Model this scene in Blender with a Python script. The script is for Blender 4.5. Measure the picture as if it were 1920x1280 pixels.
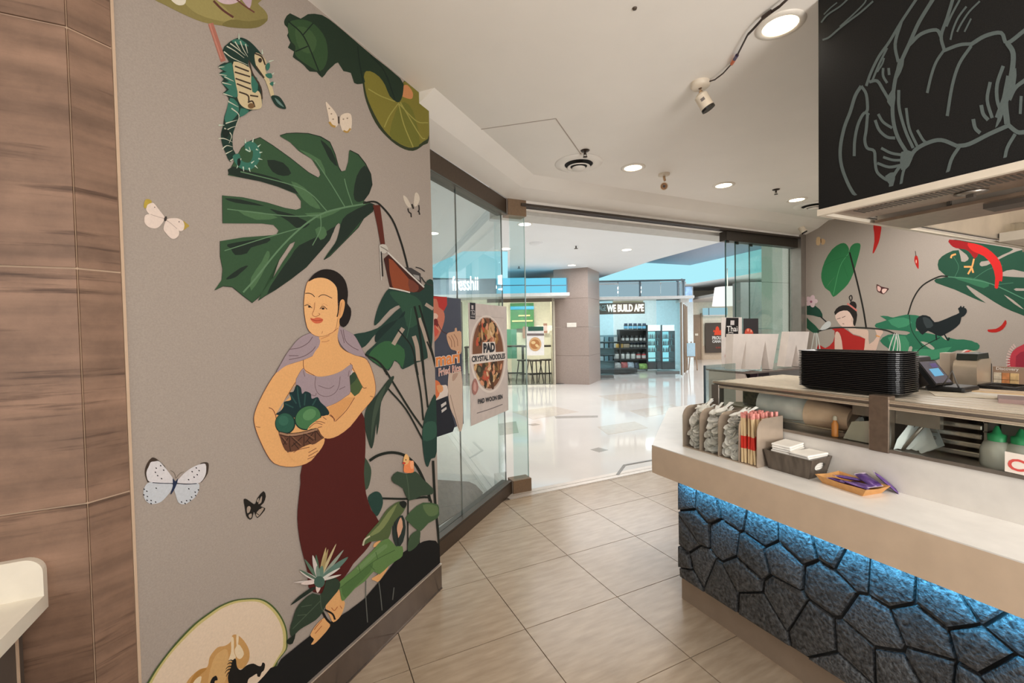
import bpy, bmesh, math, random
from math import sin, cos, pi, radians
from mathutils import Vector, Matrix, noise as mnoise
from mathutils.geometry import tessellate_polygon
random.seed(7)
for o in list(bpy.data.objects): bpy.data.objects.remove(o)
SC = bpy.context.scene
COL = SC.collection

# ------------------------------------------------------------------ camera
F_PX = 818.5
YAW, PITCH, ROLL = 0.44655, 0.025225, -0.01926
EYE = Vector((0, 0, 1.5))
_f = Vector((sin(YAW)*cos(PITCH), cos(YAW)*cos(PITCH), -sin(PITCH)))
_r0 = Vector((cos(YAW), -sin(YAW), 0)); _u0 = _r0.cross(_f)
CR = _r0*cos(ROLL)+_u0*sin(ROLL); CU = -_r0*sin(ROLL)+_u0*cos(ROLL)
cam = bpy.data.cameras.new('camera'); cam.sensor_width = 36; cam.sensor_fit = 'HORIZONTAL'
cam.lens = F_PX/1920*36; cam.clip_start = 0.02; cam.clip_end = 200
co = bpy.data.objects.new('camera', cam); COL.objects.link(co)
m = Matrix.Identity(4)
for i in range(3): m[i][0], m[i][1], m[i][2], m[i][3] = CR[i], CU[i], -_f[i], EYE[i]
co.matrix_world = m; SC.camera = co

# ------------------------------------------------------------------ world, light, exposure
SC.view_settings.view_transform = 'Standard'; SC.view_settings.look = 'None'
SC.view_settings.gamma = 1; SC.view_settings.use_curve_mapping = False
SC.view_settings.exposure = 0.0
w = bpy.data.worlds.new('world'); SC.world = w; w.use_nodes = True
w.node_tree.nodes['Background'].inputs[0].default_value = (1.0, 0.985, 0.965, 1)
w.node_tree.nodes['Background'].inputs[1].default_value = 1.6
SC.cycles.max_bounces = 8; SC.cycles.diffuse_bounces = 4; SC.cycles.glossy_bounces = 4
SC.cycles.transmission_bounces = 6; SC.cycles.transparent_max_bounces = 16
SC.cycles.caustics_reflective = False; SC.cycles.caustics_refractive = False
SC.cycles.sample_clamp_indirect = 4.0
def area(name, loc, size, power, col, rot=(0,0,0), sy=None):
    l = bpy.data.lights.new(name, 'AREA'); l.energy = power; l.color = col; l.size = size
    if sy: l.shape = 'RECTANGLE'; l.size_y = sy
    o = bpy.data.objects.new(name, l); COL.objects.link(o); o.location = loc; o.rotation_euler = rot
    return o
def dep_pt(l, d, z): return Vector((l*cos(YAW)+d*sin(YAW), -l*sin(YAW)+d*cos(YAW), z))
# added room fill behind the viewpoint, other added fills, and the mall's ceiling lighting
area('room_fill', (0.9, -1.2, 2.78), 2.2, 40, (1.0, 0.965, 0.92))
area('kitchen_fill', (5.0, 1.9, 2.76), 1.3, 34, (1.0, 0.975, 0.94))  # added fill that brightens the right wall
area('ceiling_fill', (1.6, -1.4, 1.25), 1.3, 74, (1.0, 0.97, 0.93), (pi-.85, 0, -.55))  # added upward fill behind the viewpoint, brightens the ceiling
for (l, d, pw) in ((-3.0, 7.0, 75), (1.5, 7.0, 50), (-2.5, 10.2, 70), (2.5, 10.0, 80), (7.0, 11.0, 110), (8.6, 13.6, 120)):
    area('mall_light', dep_pt(l, d, 3.1), 2.6, pw, (0.99, 0.99, 1.0), (0, 0, -YAW))

area('corridor_fill', dep_pt(9.3, 17.3, 2.6), 1.6, 70, (1.0, 0.98, 0.95), (0, 0, -YAW))  # added fill under the corridor soffit, no fitting there

# ------------------------------------------------------------------ pixel -> world helpers (surveying the real planes)
def ray(px, py):
    x = (px-960)/F_PX; y = (py-640)/F_PX
    return _f + CR*x - CU*y
def on_x(px, py, X): d = ray(px, py); return EYE + d*(X/d.x)
def on_y(px, py, Y): d = ray(px, py); return EYE + d*(Y/d.y)
def on_z(px, py, Z): d = ray(px, py); return EYE + d*((Z-EYE.z)/d.z)
AZ = 0.85643
WD = Vector((sin(AZ), cos(AZ), 0)); WN = Vector((cos(AZ), -sin(AZ), 0))   # wall direction (away), wall normal (to the room)
MC = Vector((0.685, 2.470, 0)); GC = Vector((1.695, 3.603, 0))
def on_w(px, py, P=MC): d = ray(px, py); return EYE + d*((P-EYE).dot(WN)/d.dot(WN))
def on_g(px, py): return on_w(px, py, GC)
E2 = Vector((sin(YAW), cos(YAW), 0)); E1 = Vector((cos(YAW), -sin(YAW), 0))
def on_d(px, py, D): d = ray(px, py); return EYE + d*(D/d.dot(E2))
def ld(v): return v.dot(E1), v.dot(E2)
FRONT = 3.58; RIGHT = 6.06; CEIL = 2.82; MALLC = 3.15

# ------------------------------------------------------------------ materials
def lin(c): return tuple(((v/255)/12.92 if v/255 <= .04045 else ((v/255+.055)/1.055)**2.4) for v in c)
MATS = {}
def mat(name, rgb, rough=.55, metal=0.0, noise=None, bump=0.0, emit=0.0, stretch=None, dark=None, alpha=None, spec=.5, coat=0.0):
    if name in MATS: return MATS[name]
    M = bpy.data.materials.new(name); M.use_nodes = True; nt = M.node_tree; b = nt.nodes['Principled BSDF']
    c = lin(rgb)
    b.inputs['Roughness'].default_value = rough; b.inputs['Metallic'].default_value = metal
    b.inputs['Specular IOR Level'].default_value = spec
    b.inputs['Coat Weight'].default_value = coat
    if alpha is not None: b.inputs['Alpha'].default_value = alpha
    sc, am = noise or (14, .05)
    tc = nt.nodes.new('ShaderNodeNewGeometry'); mp = nt.nodes.new('ShaderNodeMapping')
    nt.links.new(tc.outputs['Position'], mp.inputs['Vector'])
    if stretch: mp.inputs['Scale'].default_value = stretch
    n = nt.nodes.new('ShaderNodeTexNoise'); n.inputs['Scale'].default_value = sc; n.inputs['Detail'].default_value = 5
    nt.links.new(mp.outputs[0], n.inputs['Vector'])
    r = nt.nodes.new('ShaderNodeValToRGB')
    d = lin(dark) if dark else tuple(v*(1-am) for v in c)
    r.color_ramp.elements[0].position = .3; r.color_ramp.elements[1].position = .7
    r.color_ramp.elements[0].color = (*d, 1); r.color_ramp.elements[1].color = (*(c if dark else tuple(min(1, v*(1+am)) for v in c)), 1)
    nt.links.new(n.outputs['Fac'], r.inputs[0]); nt.links.new(r.outputs[0], b.inputs['Base Color'])
    if emit:
        b.inputs['Emission Color'].default_value = (*c, 1); b.inputs['Emission Strength'].default_value = emit
    if bump:
        bp = nt.nodes.new('ShaderNodeBump'); bp.inputs['Strength'].default_value = bump; bp.inputs['Distance'].default_value = .01
        nt.links.new(n.outputs['Fac'], bp.inputs['Height']); nt.links.new(bp.outputs[0], b.inputs['Normal'])
    MATS[name] = M; return M
def wood_tile(name):
    M = mat(name, (152, 120, 99), .5, noise=(4.2, .2), stretch=(.55, .55, 6), dark=(118, 92, 75), bump=.12); nt = M.node_tree; b = nt.nodes['Principled BSDF']
    src = b.inputs['Base Color'].links[0].from_socket; mp = nt.nodes.new('ShaderNodeMapping'); mp.inputs['Scale'].default_value = (1.3, 1.3, 26)
    g = nt.nodes.new('ShaderNodeNewGeometry'); nt.links.new(g.outputs['Position'], mp.inputs[0])
    n = nt.nodes.new('ShaderNodeTexNoise'); n.inputs['Scale'].default_value = 1.9; n.inputs['Detail'].default_value = 9; n.inputs['Roughness'].default_value = .62; nt.links.new(mp.outputs[0], n.inputs['Vector'])
    r = nt.nodes.new('ShaderNodeValToRGB'); r.color_ramp.elements[0].position = .30; r.color_ramp.elements[1].position = .43; r.color_ramp.elements[0].color = (.36, .32, .29, 1); r.color_ramp.elements[1].color = (1, 1, 1, 1)
    nt.links.new(n.outputs['Fac'], r.inputs[0])
    n2 = nt.nodes.new('ShaderNodeTexNoise'); n2.inputs['Scale'].default_value = 9; n2.inputs['Detail'].default_value = 8; n2.inputs['Roughness'].default_value = .7; nt.links.new(g.outputs['Position'], n2.inputs['Vector'])
    r2 = nt.nodes.new('ShaderNodeValToRGB'); r2.color_ramp.elements[0].position = .35; r2.color_ramp.elements[1].position = .7; r2.color_ramp.elements[0].color = (.78, .76, .75, 1); r2.color_ramp.elements[1].color = (1.1, 1.1, 1.1, 1); nt.links.new(n2.outputs['Fac'], r2.inputs[0])
    x = nt.nodes.new('ShaderNodeMix'); x.data_type = 'RGBA'; x.blend_type = 'MULTIPLY'; x.inputs[0].default_value = 1
    y = nt.nodes.new('ShaderNodeMix'); y.data_type = 'RGBA'; y.blend_type = 'MULTIPLY'; y.inputs[0].default_value = 1
    nt.links.new(src, x.inputs[6]); nt.links.new(r.outputs[0], x.inputs[7]); nt.links.new(x.outputs[2], y.inputs[6]); nt.links.new(r2.outputs[0], y.inputs[7]); nt.links.new(y.outputs[2], b.inputs['Base Color']); return M
def ink(rgb, rough=.75): return mat('ink_%d_%d_%d' % tuple(rgb), rgb, rough, noise=(150, .045), spec=.2)
def glow(name, rgb, s):
    if name in MATS: return MATS[name]
    M = bpy.data.materials.new(name); M.use_nodes = True; nt = M.node_tree
    for nn in list(nt.nodes): nt.nodes.remove(nn)
    e = nt.nodes.new('ShaderNodeEmission'); e.inputs[0].default_value = (*lin(rgb), 1); e.inputs[1].default_value = s
    o = nt.nodes.new('ShaderNodeOutputMaterial'); nt.links.new(e.outputs[0], o.inputs[0]); MATS[name] = M; return M
def glass(name, tint=(235, 245, 243), refl=.06, rough=.0, k=.28):
    if name in MATS: return MATS[name]
    M = bpy.data.materials.new(name); M.use_nodes = True; nt = M.node_tree
    for nn in list(nt.nodes): nt.nodes.remove(nn)
    t = nt.nodes.new('ShaderNodeBsdfTransparent'); t.inputs[0].default_value = (*lin(tint), 1)
    g = nt.nodes.new('ShaderNodeBsdfGlossy'); g.inputs['Roughness'].default_value = rough
    lw = nt.nodes.new('ShaderNodeLayerWeight'); lw.inputs[0].default_value = .25
    mm = nt.nodes.new('ShaderNodeMath'); mm.operation = 'MULTIPLY_ADD'; mm.inputs[1].default_value = k; mm.inputs[2].default_value = refl*.5
    nt.links.new(lw.outputs['Fresnel'], mm.inputs[0])
    x = nt.nodes.new('ShaderNodeMixShader'); o = nt.nodes.new('ShaderNodeOutputMaterial')
    nt.links.new(mm.outputs[0], x.inputs[0]); nt.links.new(t.outputs[0], x.inputs[1]); nt.links.new(g.outputs[0], x.inputs[2])
    nt.links.new(x.outputs[0], o.inputs[0]); MATS[name] = M; return M

# ------------------------------------------------------------------ mesh builder
TXT = {}
def glyphs(s, off=0.0):
    k = (s, off)
    if k not in TXT:
        c = bpy.data.curves.new('t', 'FONT'); c.body = s; c.size = 1; c.offset = off; c.resolution_u = 3
        o = bpy.data.objects.new('t', c); COL.objects.link(o)
        dg = bpy.context.evaluated_depsgraph_get(); me = bpy.data.meshes.new_from_object(o.evaluated_get(dg))
        TXT[k] = ([v.co.copy() for v in me.vertices], [tuple(f.vertices) for f in me.polygons])
        bpy.data.objects.remove(o); bpy.data.curves.remove(c); bpy.data.meshes.remove(me)
    return TXT[k]
class MB:
    def __init__(s): s.v = []; s.f = []; s.mi = []; s.ms = []; s.sm = []
    def _m(s, m):
        if m not in s.ms: s.ms.append(m)
        return s.ms.index(m)
    def add(s, vs, fs, m, smooth=False):
        b = len(s.v); k = s._m(m); s.v += [Vector(x) for x in vs]
        for f in fs: s.f.append(tuple(b+i for i in f)); s.mi.append(k); s.sm.append(smooth)
        return s
    def box(s, c, d, m, R=None):
        x, y, z = d[0]/2, d[1]/2, d[2]/2; c = Vector(c)
        vs = [Vector((a, b, e)) for a in (-x, x) for b in (-y, y) for e in (-z, z)]
        if R is not None: vs = [R @ v for v in vs]
        return s.add([c+v for v in vs], [(0,1,3,2),(4,6,7,5),(0,4,5,1),(2,3,7,6),(0,2,6,4),(1,5,7,3)], m)
    def bb(s, a, b, m): return s.box([(a[i]+b[i])/2 for i in range(3)], [abs(b[i]-a[i]) for i in range(3)], m)
    def bev(s, c, d, m, r=.005, R=None, seg=2):
        bm = bmesh.new(); bmesh.ops.create_cube(bm, size=1)
        for v in bm.verts: v.co = Vector((v.co.x*d[0], v.co.y*d[1], v.co.z*d[2]))
        bmesh.ops.bevel(bm, geom=bm.edges[:], offset=r, segments=seg, affect='EDGES', profile=.5)
        c = Vector(c); vs = [c+((R @ v.co) if R is not None else v.co) for v in bm.verts]
        bm.verts.index_update(); fs = [tuple(v.index for v in f.verts) for f in bm.faces]; bm.free()
        return s.add(vs, fs, m)
    def hexa(s, q, t, m):   # two quads (bottom ring, top ring)
        return s.add(list(q)+list(t), [(3,2,1,0),(4,5,6,7),(0,1,5,4),(1,2,6,5),(2,3,7,6),(3,0,4,7)], m)
    def prism(s, poly, ax, a, b, m, smooth=False):
        # poly in the two remaining axes (cyclic order), extruded a..b along ax (0 x,1 y,2 z)
        def P(u, w, t): return (t, u, w) if ax == 0 else ((u, t, w) if ax == 1 else (u, w, t))
        n = len(poly); vs = [P(u, w, a) for u, w in poly]+[P(u, w, b) for u, w in poly]
        tr = tessellate_polygon([[Vector((u, w, 0)) for u, w in poly]])
        fs = [tuple(t) for t in tr]+[tuple(n+i for i in reversed(t)) for t in tr]
        s.add(vs, fs, m); return s.add(vs, [(i, (i+1) % n, n+(i+1) % n, n+i) for i in range(n)], m, smooth)
    def slab(s, pts, off, m):   # planar polygon (3D), extruded by vector off
        pts = [Vector(p) for p in pts]; off = Vector(off); n = len(pts)
        tr = tessellate_polygon([pts]); vs = pts+[p+off for p in pts]
        return s.add(vs, [tuple(t) for t in tr]+[tuple(n+i for i in reversed(t)) for t in tr]+[(i, (i+1) % n, n+(i+1) % n, n+i) for i in range(n)], m)
    def lathe(s, prof, c, m, n=24, R=None, smooth=True, cap=True):
        c = Vector(c); vs = []; fs = []
        for r, z in prof:
            for i in range(n):
                a = 2*pi*i/n; v = Vector((r*cos(a), r*sin(a), z)); vs.append(c+((R @ v) if R is not None else v))
        for j in range(len(prof)-1):
            for i in range(n): fs.append((j*n+i, j*n+(i+1) % n, (j+1)*n+(i+1) % n, (j+1)*n+i))
        s.add(vs, fs, m, smooth)
        if cap and prof[0][0] > 1e-4: s.add(vs[:n], [tuple(reversed(range(n)))], m)
        if cap and prof[-1][0] > 1e-4: s.add(vs[-n:], [tuple(range(n))], m)
        return s
    def cyl(s, a, b, r, m, n=12, r2=None):
        a = Vector(a); b = Vector(b); d = b-a; R = d.to_track_quat('Z', 'Y').to_matrix()
        return s.lathe([(r, 0), (r if r2 is None else r2, d.length)], a, m, n, R)
    def tube(s, pts, r, m, n=8, closed=False):
        pts = [Vector(p) for p in pts]; N = len(pts); vs = []; fs = []
        for i, p in enumerate(pts):
            t = (pts[(i+1) % N]-pts[i-1]) if closed else (pts[min(i+1, N-1)]-pts[max(i-1, 0)])
            R = t.to_track_quat('Z', 'Y').to_matrix(); rr = r[i] if isinstance(r, (list, tuple)) else r
            vs += [p + R @ Vector((rr*cos(2*pi*k/n), rr*sin(2*pi*k/n), 0)) for k in range(n)]
        for i in range(N if closed else N-1):
            for k in range(n): fs.append((i*n+k, i*n+(k+1) % n, ((i+1) % N)*n+(k+1) % n, ((i+1) % N)*n+k))
        if not closed: fs += [tuple(reversed(range(n))), tuple(range((N-1)*n, N*n))]
        return s.add(vs, fs, m, True)
    def text(s, st, org, right, up, h, m, width=None, off=.02, ext=0.0, align='L'):
        vs, fs = glyphs(st, off); xs = [v.x for v in vs]; ys = [v.y for v in vs]
        x0, x1, y0, y1 = min(xs), max(xs), min(ys), max(ys)
        ky = h/(y1-y0); kx = (width/(x1-x0)) if width else ky
        W = (x1-x0)*kx; sh = {'L': 0, 'C': -W/2, 'R': -W}[align]
        right = Vector(right).normalized(); up = Vector(up).normalized(); nn = right.cross(up); org = Vector(org)
        P = [org+right*((v.x-x0)*kx+sh)+up*((v.y-y0)*ky) for v in vs]
        s.add(P if not ext else [p+nn*ext for p in P], fs, m)
        if ext:
            ed = {}
            for f in fs:
                for i in range(len(f)): ed[(f[i], f[(i+1) % len(f)])] = 1
            bd = [(a, b) for (a, b) in ed if (b, a) not in ed]; n = len(P)
            s.add(P+[p+nn*ext for p in P], [(a, b, n+b, n+a) for a, b in bd], m)
        return s
    def build(s, name, parent=None, label=None, cat=None, group=None, kind=None, origin=None):
        me = bpy.data.meshes.new(name); off = Vector((0, 0, 0)); q = parent
        while q is not None: off += q.location; q = q.parent
        loc = Vector((0, 0, 0))
        if origin is not None: loc = Vector(origin)-off
        o3 = off+loc
        me.from_pydata([tuple(v-o3) for v in s.v], [], s.f)
        for mm in s.ms: me.materials.append(mm)
        me.polygons.foreach_set('material_index', s.mi); me.polygons.foreach_set('use_smooth', s.sm); me.update()
        o = bpy.data.objects.new(name, me); COL.objects.link(o); o.location = loc
        if parent is not None: o.parent = parent
        return tag(o, label, cat, group, kind)
def tag(o, label=None, cat=None, group=None, kind=None):
    if label: o['label'] = label
    if cat: o['category'] = cat
    if group: o['group'] = group
    if kind: o['kind'] = kind
    return o
def thing(name, loc, label, cat, group=None):
    o = bpy.data.objects.new(name, None); COL.objects.link(o); o.location = loc; o.empty_display_size = .1
    return tag(o, label, cat, group)
def dup(o, loc=None, rot=None, label=None, parent=None):
    c = o.copy(); COL.objects.link(c); c.parent = parent
    if loc is not None: c.location = loc
    if rot is not None: c.rotation_euler = rot
    if label: c['label'] = label
    for ch in list(o.children): dup(ch, parent=c)
    return c
ORD = 'first second third fourth fifth sixth seventh eighth ninth tenth eleventh twelfth'.split()
def nth(i): return ORD[i-1] if i <= 12 else '%dth' % i if i % 10 not in (1, 2, 3) or 10 < i < 14 else '%d%s' % (i, {1: 'st', 2: 'nd', 3: 'rd'}[i % 10])
def S(mb, name, **k): return mb.build(name, kind='structure', **k)

# flat printing on a surface: polygons and brush strokes surveyed on that surface
def smooth_closed(p, n=3):
    out = []; N = len(p)
    for i in range(N):
        a, b, c, d = [Vector(p[(i+k-1) % N]).to_2d() for k in range(4)]
        for j in range(n):
            t = j/n; out.append(.5*((2*b)+(c-a)*t+(2*a-5*b+4*c-d)*t*t+(3*b-a-3*c+d)*t**3))
    return out
def smooth_open(p, n=4):
    q = [Vector(x).to_2d() for x in p]; q = [2*q[0]-q[1]]+q+[2*q[-1]-q[-2]]; out = []
    for i in range(1, len(q)-2):
        a, b, c, d = q[i-1:i+3]
        for j in range(n):
            t = j/n; out.append(.5*((2*b)+(c-a)*t+(2*a-5*b+4*c-d)*t*t+(3*b-a-3*c+d)*t**3))
    return out+[q[-2]]
def ell(cx, cy, rx, ry, rot=0, n=18):
    r = radians(rot); return [(cx+rx*cos(a)*cos(r)-ry*sin(a)*sin(r), cy+rx*cos(a)*sin(r)+ry*sin(a)*cos(r)) for a in [2*pi*i/n for i in range(n)]]
class Print:
    """collects printed shapes: p = smoothed polygon, q = sharp polygon, s = stroke; K = (x0, y0, scale) of the tracing frame"""
    def __init__(s, onf, nrm, base=0.0008, clip=None): s.onf = onf; s.n = nrm; s.b = MB(); s.z = base; s.clip = clip
    def _pt(s, x, y):
        P = s.onf(x, y)
        if s.clip: P = s.clip(P)
        return P+s.n*s.z
    def poly(s, col, K, pts, sm=3, step=True):
        pp = [(K[0]+x*K[2], K[1]+y*K[2]) for x, y in pts]
        if sm: pp = [tuple(v) for v in smooth_closed(pp, sm)]
        vs = [s._pt(x, y) for x, y in pp]
        tr = tessellate_polygon([[Vector((x, y, 0)) for x, y in pp]])
        s.b.add(vs, [tuple(t) for t in tr], ink(col)); s.z += .00002 if step else .000008
        return s
    def stroke(s, col, K, pts, w, step=True, taper=False):
        pp = [(K[0]+x*K[2], K[1]+y*K[2]) for x, y in pts]; w = w*K[2]/2
        c = smooth_open(pp) if len(pp) > 2 else [Vector(pp[0]), Vector(pp[1])]
        L = []; Rr = []; N = len(c)
        for i, p in enumerate(c):
            t = c[min(i+1, N-1)]-c[max(i-1, 0)]
            if t.length < 1e-6: t = Vector((1, 0))
            t.normalize(); nn = Vector((-t.y, t.x)); ww = w*(1-.75*i/(N-1)) if taper else w
            L.append(p+nn*ww); Rr.append(p-nn*ww)
        vs = [s._pt(*v) for v in L]+[s._pt(*v) for v in Rr]
        s.b.add(vs, [(i, i+1, N+i+1, N+i) for i in range(N-1)], ink(col)); s.z += .00002 if step else .000008
        return s
    def build(s, name, parent, label=None): return s.b.build(name, parent, label)
# ================================================================== the room
W_TAUPE = mat('mural_ground', (166, 154, 144), .8, noise=(220, .07), spec=.2)
M_CEIL = mat('ceiling_paint', (240, 234, 226), .55, noise=(3, .02))
M_TILE = mat('floor_tile', (188, 168, 145), .22, noise=(4.5, .1), stretch=(1.4, 7, 1), dark=(166, 146, 124))
M_GROUT = mat('grout', (98, 84, 72), .9)
M_WOOD = wood_tile('wood_look_tile')
M_PALE = mat('pale_grout', (200, 172, 146), .8)
M_STEEL = mat('brushed_steel', (190, 182, 172), .28, .9, noise=(40, .06), stretch=(1, 1, 12))
M_STEELD = mat('dull_steel', (150, 142, 133), .34, .85, noise=(30, .08))
M_BRONZE = mat('bronze_metal', (84, 70, 58), .4, .5, noise=(60, .08))
M_TAN = mat('tan_metal', (136, 112, 90), .42, .4, noise=(60, .08))
M_WHITE = mat('white_laminate', (232, 224, 212), .38)
M_BLACK = mat('black_plastic', (22, 22, 22), .35)
M_GLASS = glass('shop_glass', (240, 249, 249), .05)
M_CASEG = glass('case_glass', (249, 251, 249), .04)

# floor with its laid tiles
fl = MB().bb((-3, -3.5, -.12), (6.06, 3.6, -.006), M_GROUT).build('floor', kind='structure')
def clip_half(poly, P, n):   # keep the side where (x-P).n >= 0
    out = []
    for i in range(len(poly)):
        a, b = poly[i], poly[(i+1) % len(poly)]; da, db = (a-P).dot(n), (b-P).dot(n)
        if da >= 0: out.append(a)
        if (da >= 0) != (db >= 0): out.append(a+(b-a)*(da/(da-db)))
    return out
TX, TY = .5784, .5107
g2 = Vector((GC.x, GC.y)); n2 = Vector((WN.x, WN.y))
shared = None
for j in range(-8, 10):
    for k in range(-7, 13):
        x0, y0 = 1.5448+j*TX, 2.9485+k*TY
        if x0 > 6.05 or x0+TX < -3 or y0 > 3.48 or y0+TY < -3.4: continue
        near = -1.2 < x0 < 3.2 and y0 > .2
        g = .0022
        P = [Vector((x0+g, y0+g)), Vector((x0+TX-g, y0+g)), Vector((x0+TX-g, y0+TY-g)), Vector((x0+g, y0+TY-g))]
        Q = clip_half(P, Vector((0, 3.48)), Vector((0, -1))); Q = clip_half(Q, g2, n2) if Q else Q
        Q = clip_half(Q, Vector((6.05, 0)), Vector((-1, 0))) if Q else Q
        if len(Q) < 3: continue
        if not near:
            continue
        if len(Q) == 4 and all((a-b).length < 1e-6 for a, b in zip(P, Q)) and shared:
            o = bpy.data.objects.new('floor_tile', shared); COL.objects.link(o); o.parent = fl; o.location = (x0, y0, 0)
        else:
            o = MB().prism([(q.x, q.y) for q in Q], 2, -.006, 0, M_TILE).build('floor_tile', fl, origin=(x0, y0, 0))
            if len(Q) == 4 and all((a-b).length < 1e-6 for a, b in zip(P, Q)): shared = o.data
rest = MB()   # the floor goes on, out of sight, behind the viewpoint and behind the counter
rest.bb((-3, -3.5, -.006), (6.05, .39, -.0002), M_TILE); rest.bb((3.28, .39, -.006), (6.05, 3.48, -.0002), M_TILE)
rest.build('floor_surface', fl)
thr = MB().bb((1.62, 3.484, -.006), (5.96, 3.545, .002), mat('threshold', (214, 203, 192), .3, .3)).build('trim_1', kind='structure')
MB().bb((1.62, 3.552, -.006), (5.96, 3.615, .002), MATS['threshold']).build('threshold_strip', thr)

# ceiling
cp = [(-3, -3.5), (6.06, -3.5), (6.06, 3.58), (1.69, 3.58), (GC.x-3*WD.x, GC.y-3*WD.y), (-3, GC.y-3*WD.y)]
ce = MB().prism(cp, 2, CEIL, CEIL+.14, M_CEIL).build('ceiling', kind='structure')
# sloped soffit band above the glass front and the opening
def soffit(a, b, na, nb):
    mb = MB(); pr = [(0.0, 2.69), (.17, 2.745), (.30, CEIL+.002), (0, CEIL+.002)]
    A = [Vector(a)+Vector(na)*d+Vector((0, 0, z)) for d, z in pr]; B = [Vector(b)+Vector(nb)*d+Vector((0, 0, z)) for d, z in pr]
    mb.add(A+B, [(0, 1, 5, 4), (1, 2, 6, 5), (3, 0, 4, 7), (0, 3, 2, 1), (4, 5, 6, 7)], M_CEIL); return mb
corner_n = (WN.x+.0, -.62, 0); kk = (1-WN.y*-.62-WN.x*0)/1
mit = Vector((WN.x*.9, -1.0, 0))
# mitre vector m with m.WN = 1 and m.(0,-1) = 1
mx = (1+WN.y)/WN.x; MIT = Vector((mx, -1, 0))
MB.build(soffit(GC-WD*1.6, GC+Vector((0, -.02, 0)), WN, MIT), 'trim_2', kind='structure')
MB.build(soffit(GC+Vector((0, -.02, 0)), Vector((RIGHT, 3.58, 0)), MIT, Vector((0, -1, 0))), 'trim_3', kind='structure')
# access hatch outline in the ceiling
h = MB()
def rule(mb, a, b, wd, t, m):
    a = Vector(a); b = Vector(b); d = (b-a).normalized(); n = Vector((-d.y, d.x, 0))*wd/2
    mb.slab([a+n, b+n, b-n, a-n], (0, 0, -t), m)
q1, q2, q3 = on_z(888, 244, CEIL), on_z(1042, 222, CEIL), on_z(1090, 290, CEIL)
M_SEAM = mat('ceiling_seam', (176, 164, 152), .7)
rule(h, q1, q2, .007, .002, M_SEAM); rule(h, q2, q3, .007, .002, M_SEAM)
h.build('hatch_frame', ce)

# mural wall on the left, the wood-look corner beside it
S_END, S_COR = 1.475, 1.5665
m0 = MC; m1 = MC-WD*S_END; m2 = MC-WD*S_COR; back = -WN*.30
wl = MB().slab([m0, m1, m1+back, m0+back], (0, 0, CEIL), W_TAUPE).build('wall_left', kind='structure')
bb = MB(); T = WN*.012
bb.slab([m0+T, m1+T, m1, m0], (0, 0, .142), mat('skirting_steel', (126, 116, 110), .16, .85, noise=(6, .08)))
bb.slab([m0+WN*.016, m1+WN*.016, m1+T, m0+T], (0, 0, .006), MATS['skirting_steel'])
bbo = bb.build('baseboard_left', kind='structure')
e = MB(); 
e.slab([m0+WN*.015+Vector((0,0,.142)), m1+WN*.015+Vector((0,0,.142)), m1+Vector((0,0,.142)), m0+Vector((0,0,.142))], (0,0,.006), mat('skirting_edge', (205, 190, 178), .3, .5)); e.build('skirting_edge', bbo)
MB().slab([m1+WN*.004-WD*.004, m1+WN*.004+WD*.003, m1+WD*.003, m1-WD*.004], (0, 0, CEIL), M_PALE).build('trim_4', kind='structure')
wt = MB()
wt.slab([m1-WD*.004, m2, m2+back, m1+back-WD*.004], (0, 0, CEIL), M_PALE)
wt.slab([Vector((m2.x, m2.y, 0)), Vector((-3, m2.y, 0)), Vector((-3, m2.y+.25, 0)), Vector((m2.x-.1, m2.y+.25, 0))], (0, 0, CEIL), M_PALE)
wn = wt.build('wall_near', kind='structure')
zs = [0, .505, 1.088, 1.674, 2.26, CEIL]
for a, b in zip(zs, zs[1:]):
    MB().slab([m1-WD*.006+WN*.004, m2+WN*.004, m2-WN*.004, m1-WD*.006-WN*.004], (0, 0, b-a-.005), M_WOOD).build('wall_tile', wn).location.z += a+.0025
    xs = [m2.x-.0005, m2.x-.62, m2.x-1.24, m2.x-1.86, -3]
    for x1, x0 in zip(xs, xs[1:]):
        MB().bb((x0+.002, m2.y-.006, a+.0025), (x1-.001, m2.y+.004, b-.0025), M_WOOD).build('wall_tile', wn)

# right wall and the wall over the opening, jamb
wr = MB().bb((RIGHT, -3.5, 0), (RIGHT+.2, FRONT+.12, CEIL+.1), W_TAUPE).build('wall_right', kind='structure')
MB().bb((5.955, 3.56, 0), (6.058, 3.70, 2.70), mat('jamb_metal', (150, 142, 134), .35, .6)).build('trim_5', kind='structure')
M_TRACK = mat('sliding_track', (70, 62, 56), .4, .4)
tk = MB().bb((1.885, 3.585, 2.655), (5.96, 3.79, CEIL+.05), M_CEIL).build('wall_front', kind='structure')
t = MB()
for y in (3.565, 3.60, 3.635): t.bb((1.83, y, 2.635), (5.955, y+.016, 2.66), M_TRACK)
t.build('sliding_track', tk)
MB().bb((1.72, 3.79, 2.62), (5.96, 4.05, 3.3), mat('outer_bulkhead', (205, 203, 198), .5)).build('outer_bulkhead', tk)

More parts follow.
